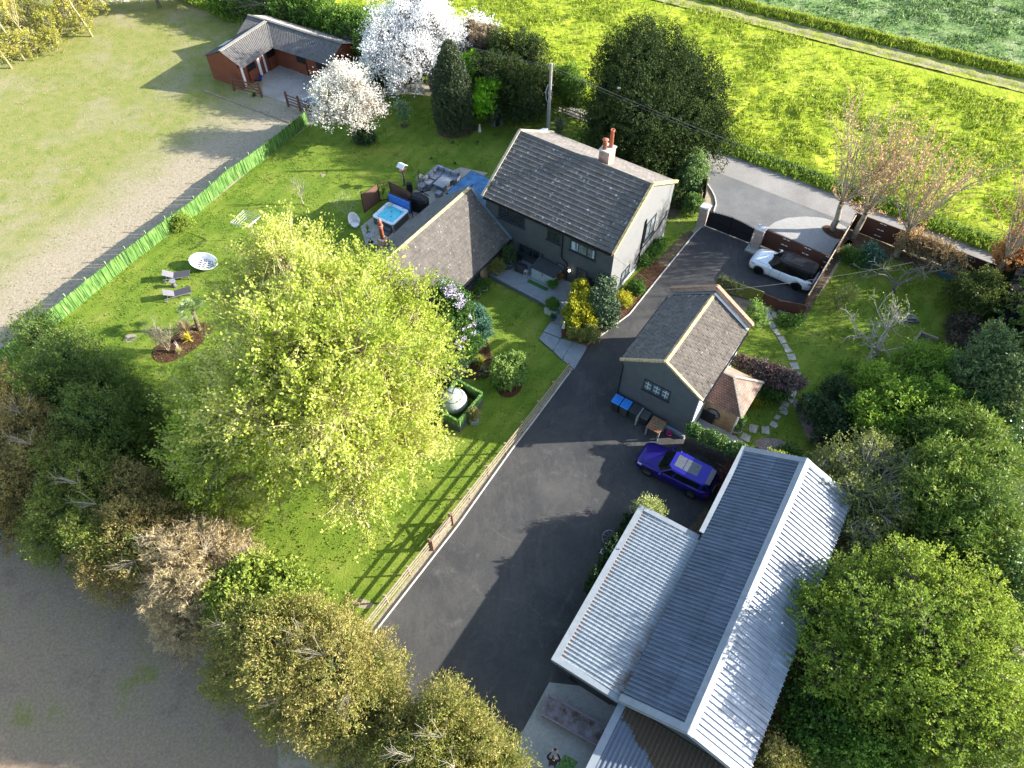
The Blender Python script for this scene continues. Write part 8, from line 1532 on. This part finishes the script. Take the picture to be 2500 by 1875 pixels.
leafy('juniper_shrub', 'blue-green spreading juniper beside the lilac flowered bush', [(1150, 765, .8, .55), (1168, 780, .8, .6), (1175, 805, .7, .55), (1165, 830, .5, .45)], M_blue, 1600, 148, dn=0, L=.14, W=.05, fl=.3, core=.3)
r_ = leafy('rhododendron_shrub', 'dark rhododendron with pale lilac flower heads at the lime tree edge', [(1125, 790, 1.6, .8), (1110, 840, 1.4, .8), (1145, 835, 1.2, .7), (1100, 890, 1.0, .7), (1085, 800, 1.8, .8), (1140, 870, .7, .5)], M_leaf_g, 2000, 149, dn=0, L=.16, W=.07, fl=.3, core=.25)
def blossoms(root, pts, seed, mat=M_lilac, r=.16, n=26):
    g = np.random.default_rng(seed); C = []
    for q in pts: c = np.array(P(*q)) - np.array(root.location); C.append(c + g.normal(size=(n, 3)) * r * .5)
    C = np.vstack(C); V, F = leaf_quads(C, unit(g.normal(size=C.shape)), np.full(len(C), .09), np.full(len(C), .08), g); fast_mesh('flowers', V, F, mat, root, np.repeat(g.random(len(C)), 4))['kind'] = 'stuff'
blossoms(r_, [(x, y, 2.3) for x, y in ((1120, 785), (1146, 795), (1158, 790), (1132, 805), (1142, 752), (1148, 775), (1158, 812), (1130, 828), (1136, 826), (1116, 835), (1124, 848), (1122, 770), (1108, 778), (1100, 800))], 5)
r_ = leafy('lilac_tree', 'lilac in pale mauve flower between the lime tree and the tiled wing', [(1085, 715, 3.2, .7), (1105, 730, 3, .7), (1125, 745, 2.6, .6), (1095, 750, 2.4, .7)], M_leaf_g, 700, 150, dn=0, L=.13, W=.09, tr=.06)
blossoms(r_, [(x, y, 4.0) for x, y in ((1078, 690), (1098, 698), (1104, 712), (1112, 722), (1124, 722), (1130, 738), (1120, 745), (1092, 720), (1105, 705), (1088, 706))], 6, r=.28, n=60)
leafy('garden_shrub', 'dark grey-green shrub at the foot of the lime crown in the rockery', [(1105, 880, .9, .6), (1115, 905, .7, .5), (1095, 920, .8, .55)], leafmat('slate_leaves', [(.03, .05, .03), (.07, .10, .06)], .15), 1100, 151, dn=0, L=.12, W=.06)
tuft('fountain_grass', 'yellow-green fountain grass in the rockery', H5(640, 880), 300, .85, .03, leafmat('yellow_blades', [(.28, .28, .05), (.42, .4, .09)], .4), .45, 152)
tuft('rockery_plant', 'small silvery plant with red tinged soil in the rockery', H5(660, 925), 60, .3, .05, leafmat('silver_blades', [(.3, .34, .24), (.45, .47, .36)]), .9, 153)
tuft('rockery_plant', 'dark spiky plant at the front of the rockery', H5(650, 1000), 90, .45, .04, M_grass_g, .7, 154); tuft('rockery_plant', 'pale straw coloured tuft between the rockery and the round shrub', H5(765, 850), 90, .5, .03, M_grass_p, .6, 155)
def rock(label, base, s, mat, seed):
    g = np.random.default_rng(seed); me = bmesh.new(); bmesh.ops.create_icosphere(me, subdivisions=2, radius=s)
    for v in me.verts: k = 1 + .22 * math.sin(v.co.x * 9 / s * .4 + seed) + .18 * math.sin(v.co.y * 7 / s * .5 + seed * 2); v.co = Vector((v.co.x * k, v.co.y * k * .8, v.co.z * .6 + s * .25))
    d = bpy.data.meshes.new('rock'); me.to_mesh(d); me.free(); d.materials.append(mat); o = bpy.data.objects.new('rock', d); COL.objects.link(o); o.location = base; tag(o, label, 'rock')
M_rock = flat('pale_rock', (.46, .42, .34), .85, var=.2); M_rockg = flat('grey_rock', (.30, .31, .31), .85, var=.3)
rock('cream rock at the front left of the rockery', H5(490, 940), .16, M_rock, 1); rock('large pale grey rock under the rhododendron', H5(540, 800), .26, M_rockg, 2); rock('second grey rock just below the largest rockery rock', H5(575, 850), .16, M_rockg, 3); rock('small cream stone right of the silvery rockery plant', H5(690, 950), .09, M_rock, 4); rock('sunlit cream rock above the fountain grass', H5(600, 755), .13, M_rock, 5); rock('pinkish boulder at the tip of the slatted planter', Z4(2150, 960), .17, flat('pink_rock', (.42, .30, .22), .85, var=.2), 6)
# ---- palm bed
pb = L1(775, 1265); pr = thing('palm_tree', 'small fan palm with a stout brown trunk in the mulch bed', 'palm', pb); tp_ = P(300 + 705 * .24111, 500 + 1070 * .24111, 1.9) - pb
g = np.random.default_rng(5); A = np.array([(0, 0, 0), tuple(tp_ * .33), tuple(tp_ * .66)]); B = np.array([tuple(tp_ * .33), tuple(tp_ * .66), tuple(tp_)]); V, F = seg_prisms(A, B, np.array([.17, .15, .14]), np.array([.15, .14, .13]), 10); fast_mesh('trunk', V, F, bark((.17, .12, .08)), pr)
M_palm = leafmat('palm_fans', [(.10, .16, .05), (.2, .28, .10), (.36, .4, .2)], .25); Vs = []; k0 = 0; T = []
for i in range(34):
    a = g.random() * 6.283; e = g.uniform(.15, 1.7); d = np.array([math.cos(a) * math.sin(e), math.sin(a) * math.sin(e), math.cos(e)]); st0 = np.array(tp_); hub = st0 + d * .55; side = unit(np.cross(d, [0, 0, 1.]))
    Vs.append([st0 - side * .012, st0 + side * .012, hub + side * .012, hub - side * .012]); T.append(.2)
    for j in range(15):
        t = -1.25 + 2.5 * j / 14; dd = unit(d * math.cos(t) + side * math.sin(t)); l = .55 * (1 - .25 * abs(t)); q = hub + dd * l; q[2] -= .08; s2 = unit(np.cross(dd, np.cross(side, d))) * .022; m_ = hub + dd * l * .5; Vs.append([hub, m_ + s2, q, m_ - s2]); T.append(g.random())
V = np.array(Vs).reshape(-1, 3); fast_mesh('fronds', V, np.arange(len(V)).reshape(-1, 4), M_palm, pr, np.repeat(np.array(T), 4))
tuft('yucca', 'golden yellow rosette yucca in the mulch bed', L1(680, 1375), 46, .62, .09, leafmat('gold_blades', [(.38, .32, .03), (.55, .45, .05)], .3), .95, 161, droop=.1, z0=.15)
tuft('pampas_grass', 'tan feathery dried grass behind the yucca', L1(640, 1285), 420, 1.1, .03, leafmat('tan_blades', [(.36, .28, .17), (.5, .4, .26)], .4), .5, 162); tuft('pampas_grass', 'small straw coloured grass tuft at the front of the mulch bed', L1(580, 1490), 220, .5, .02, leafmat('straw_blades', [(.45, .42, .18), (.6, .55, .28)], .4), .55, 163)
bare_tree('bare_shrub', 'pale leafless twiggy shrub at the left end of the mulch bed', 'shrub', L1(462, 1480), [((-.5 + .12 * k, .3 * math.sin(k), 1), 1.2, .025, 3) for k in range(9)], M_twig, seed=164, nchild=5, spread=.4, up=.3)
bare_tree('bare_sapling', 'small bare silvery sapling on the lawn left of the hot tub', 'tree', R2(962, 1655), [((-.6, .2, .9), 1.0, .03, 2), ((.5, .3, 1), 1.1, .03, 2), ((0, -.2, 1), .9, .03, 2), ((-.2, .6, 1), 1.0, .03, 2)], M_twig_w, seed=165, trunk=(.7, .04, (0, 0)), nchild=4, spread=.4, up=.3)
bare_tree('bare_sapling', 'thin pale sapling between the shell chair and the brown screen', 'tree', R6(170, 600), [((-.9, .5, .8), 1.2, .02, 2), ((.7, .5, .8), 1.1, .02, 2), ((0, .3, 1), 1.0, .02, 2)], M_twig, seed=166, trunk=(.3, .03, (0, 0)), buds=leafmat('pale_sapling', [(.2, .26, .12), (.3, .36, .2)]), nb=.6, nchild=4, spread=.45, up=.2)
bare_tree('bare_shrub', 'spray of bleached branches under the left edge of the lime tree', 'shrub', L1(1130, 1700), [((-.9, .9, .7), 1.2, .03, 2), ((-.5, 1, .6), 1.3, .03, 2), ((-1, .5, .5), 1.1, .03, 2), ((.2, .8, .9), 1.0, .03, 2)], M_twig_w, seed=167, nchild=4, spread=.45, up=.1)
tuft('red_hot_poker', 'single white flower spike beside the small straw grass', L1(560, 1440), 4, .7, .05, leafmat('white_spike', [(.6, .6, .55), (.7, .7, .65)]), .1, 168)
leafy('fence_shrub', 'yellow-green shrub growing against the green screen', [(442, 540, .6, .4), (455, 545, .4, .4), (435, 555, .3, .35)], leafmat('fence_shrub_leaves', [(.16, .24, .03), (.28, .34, .05)], .4), 320, 169, dn=0, L=.12, W=.06, twigs=.6)
leafy('small_shrub', 'low green bush at the foot of the small blossom tree', [(888, 335, .4, .6), (900, 342, .35, .5)], M_leaf_d, 500, 170, dn=0, L=.13, W=.08); tuft('weed_clump', 'dark green weeds at the foot of the stable gate', Z1(740, 1130), 160, .4, .05, M_grass_g, .7, 171)
# ---- ground cover that nobody could count
def scatter(name, label, cat, pts, zs, L, W, mat, seed, up=2.0, m=3):
    g = np.random.default_rng(seed); n = len(pts); C = np.repeat(np.column_stack([pts, zs]), m, 0) + g.normal(size=(n * m, 3)) * np.array([W * 1.2, W * 1.2, 0]); D = unit(g.normal(size=C.shape) * .45 + np.array([0, 0, up * .5])); ll = L * (.5 + g.random(n * m)); C[:, 2] += ll * .35
    V, F = leaf_quads(C, D, ll, W * (.6 + .8 * g.random(n * m)), g); o = fast_mesh(name, V, F, mat, None, np.repeat(np.repeat(g.random(n), m) * .7 + .3 * g.random(n * m), 4)); o['kind'] = 'stuff'; o['label'] = label; o['category'] = cat; return o
g = np.random.default_rng(77)
def st_pts(n, s0, s1, t0, t1, hfun, tm, dens=None):
    s = g.uniform(s0, s1, n); b = g.uniform(t0, t1, n); T = b + tm(s); X = LO.x + LE.x * s + LT.x * T; Y = LO.y + LE.y * s + LT.y * T
    if dens is not None: k = dens(X, Y, b) > g.random(n); s, b, X, Y = s[k], b[k], X[k], Y[k]
    return np.column_stack([X, Y]), hfun(s, b, X, Y)
M_mgrass = leafmat('meadow_blades', [(.13, .20, .015), (.21, .28, .02), (.29, .34, .035), (.36, .37, .10)], .4)
p, z = st_pts(42000, -70, 32, .1, 22, hf, lambda s: np.where(s > -17, 0, tlow(s)), lambda X, Y, b: np.clip((fbm(X * .35 + 5, Y * .35) - .3) * 3, .12, 1)); scatter('meadow_grass', 'long uneven yellow-green grass of the field beyond the lane', 'grass', p, z, .36, .11, M_mgrass, 3)
p, z = st_pts(9000, -70, 32, .0, 1.3, hf, lambda s: np.where(s > -17, 0, tlow(s))); scatter('lane_verge_grass', 'lush green verge growth along the far side of the lane', 'grass', p, z, .45, .12, leafmat('verge_blades', [(.10, .17, .02), (.19, .28, .03), (.30, .38, .06)], .4), 4)
M_cropl = leafmat('crop_leaves', [(.08, .15, .045), (.14, .22, .07), (.22, .30, .11)], .35)
p, z = st_pts(42000, -40, 32, 0, 30, hc, lambda s: trk(s) + 3.9, lambda X, Y, b: np.clip((fbm(X * .5 + 50, Y * .5) - .33) * 4, .05, 1)); scatter('crop_plants', 'young grey-green crop in the far field', 'crop', p, z, .3, .16, M_cropl, 5)
p, z = st_pts(14000, -60, 32, 0, 1.6, hb, lambda s: trk(s) + 2.25); scatter('bank_grass', 'tall grass on the narrow bank beside the field track', 'grass', p, z, .5, .1, M_mgrass, 6)
# short grass tufts on lawns: breaks up the flat sheet
def in_poly(P_, poly):
    x, y = P_[:, 0], P_[:, 1]; c = np.zeros(len(P_), bool); n = len(poly)
    for i in range(n):
        x0, y0 = poly[i][0], poly[i][1]; x1, y1 = poly[(i + 1) % n][0], poly[(i + 1) % n][1]; k = ((y0 > y) != (y1 > y)) & (x < (x1 - x0) * (y - y0) / ((y1 - y0) or 1e-9) + x0); c ^= k
    return c
def lawn_tufts(name, label, poly, n, mat, seed, L=.09, W=.07, dens=.6):
    pl_ = [tuple(P(*q)[:2]) for q in poly]; xs = [q[0] for q in pl_]; ys = [q[1] for q in pl_]; gg_ = np.random.default_rng(seed); Q = np.column_stack([gg_.uniform(min(xs), max(xs), n), gg_.uniform(min(ys), max(ys), n)])
    Q = Q[in_poly(Q, pl_)]; k = np.clip((fbm(Q[:, 0] * .8, Q[:, 1] * .8) - .25) * 3, .1, 1) > gg_.random(len(Q)); Q = Q[k]; scatter(name, label, 'grass', Q, np.full(len(Q), .01), L, W, mat, seed, m=2)
M_lt = leafmat('lawn_blades', [(.08, .13, .015), (.14, .20, .022), (.22, .26, .04)], .4)
lawn_tufts('lawn_grass', 'short mown grass of the main garden lawn', [q for q in lawn], 50000, M_lt, 7); lawn_tufts('side_lawn_grass', 'short mown grass of the side garden', rl, 18000, M_lt, 8)
lawn_tufts('paddock_grass', 'sparse dry paddock grass', [(-300, -100), (760, 20), (740, 290), (-80, 900)], 34000, leafmat('paddock_blades', [(.16, .2, .05), (.26, .29, .08), (.4, .36, .18)], .35), 9, .07, .05)
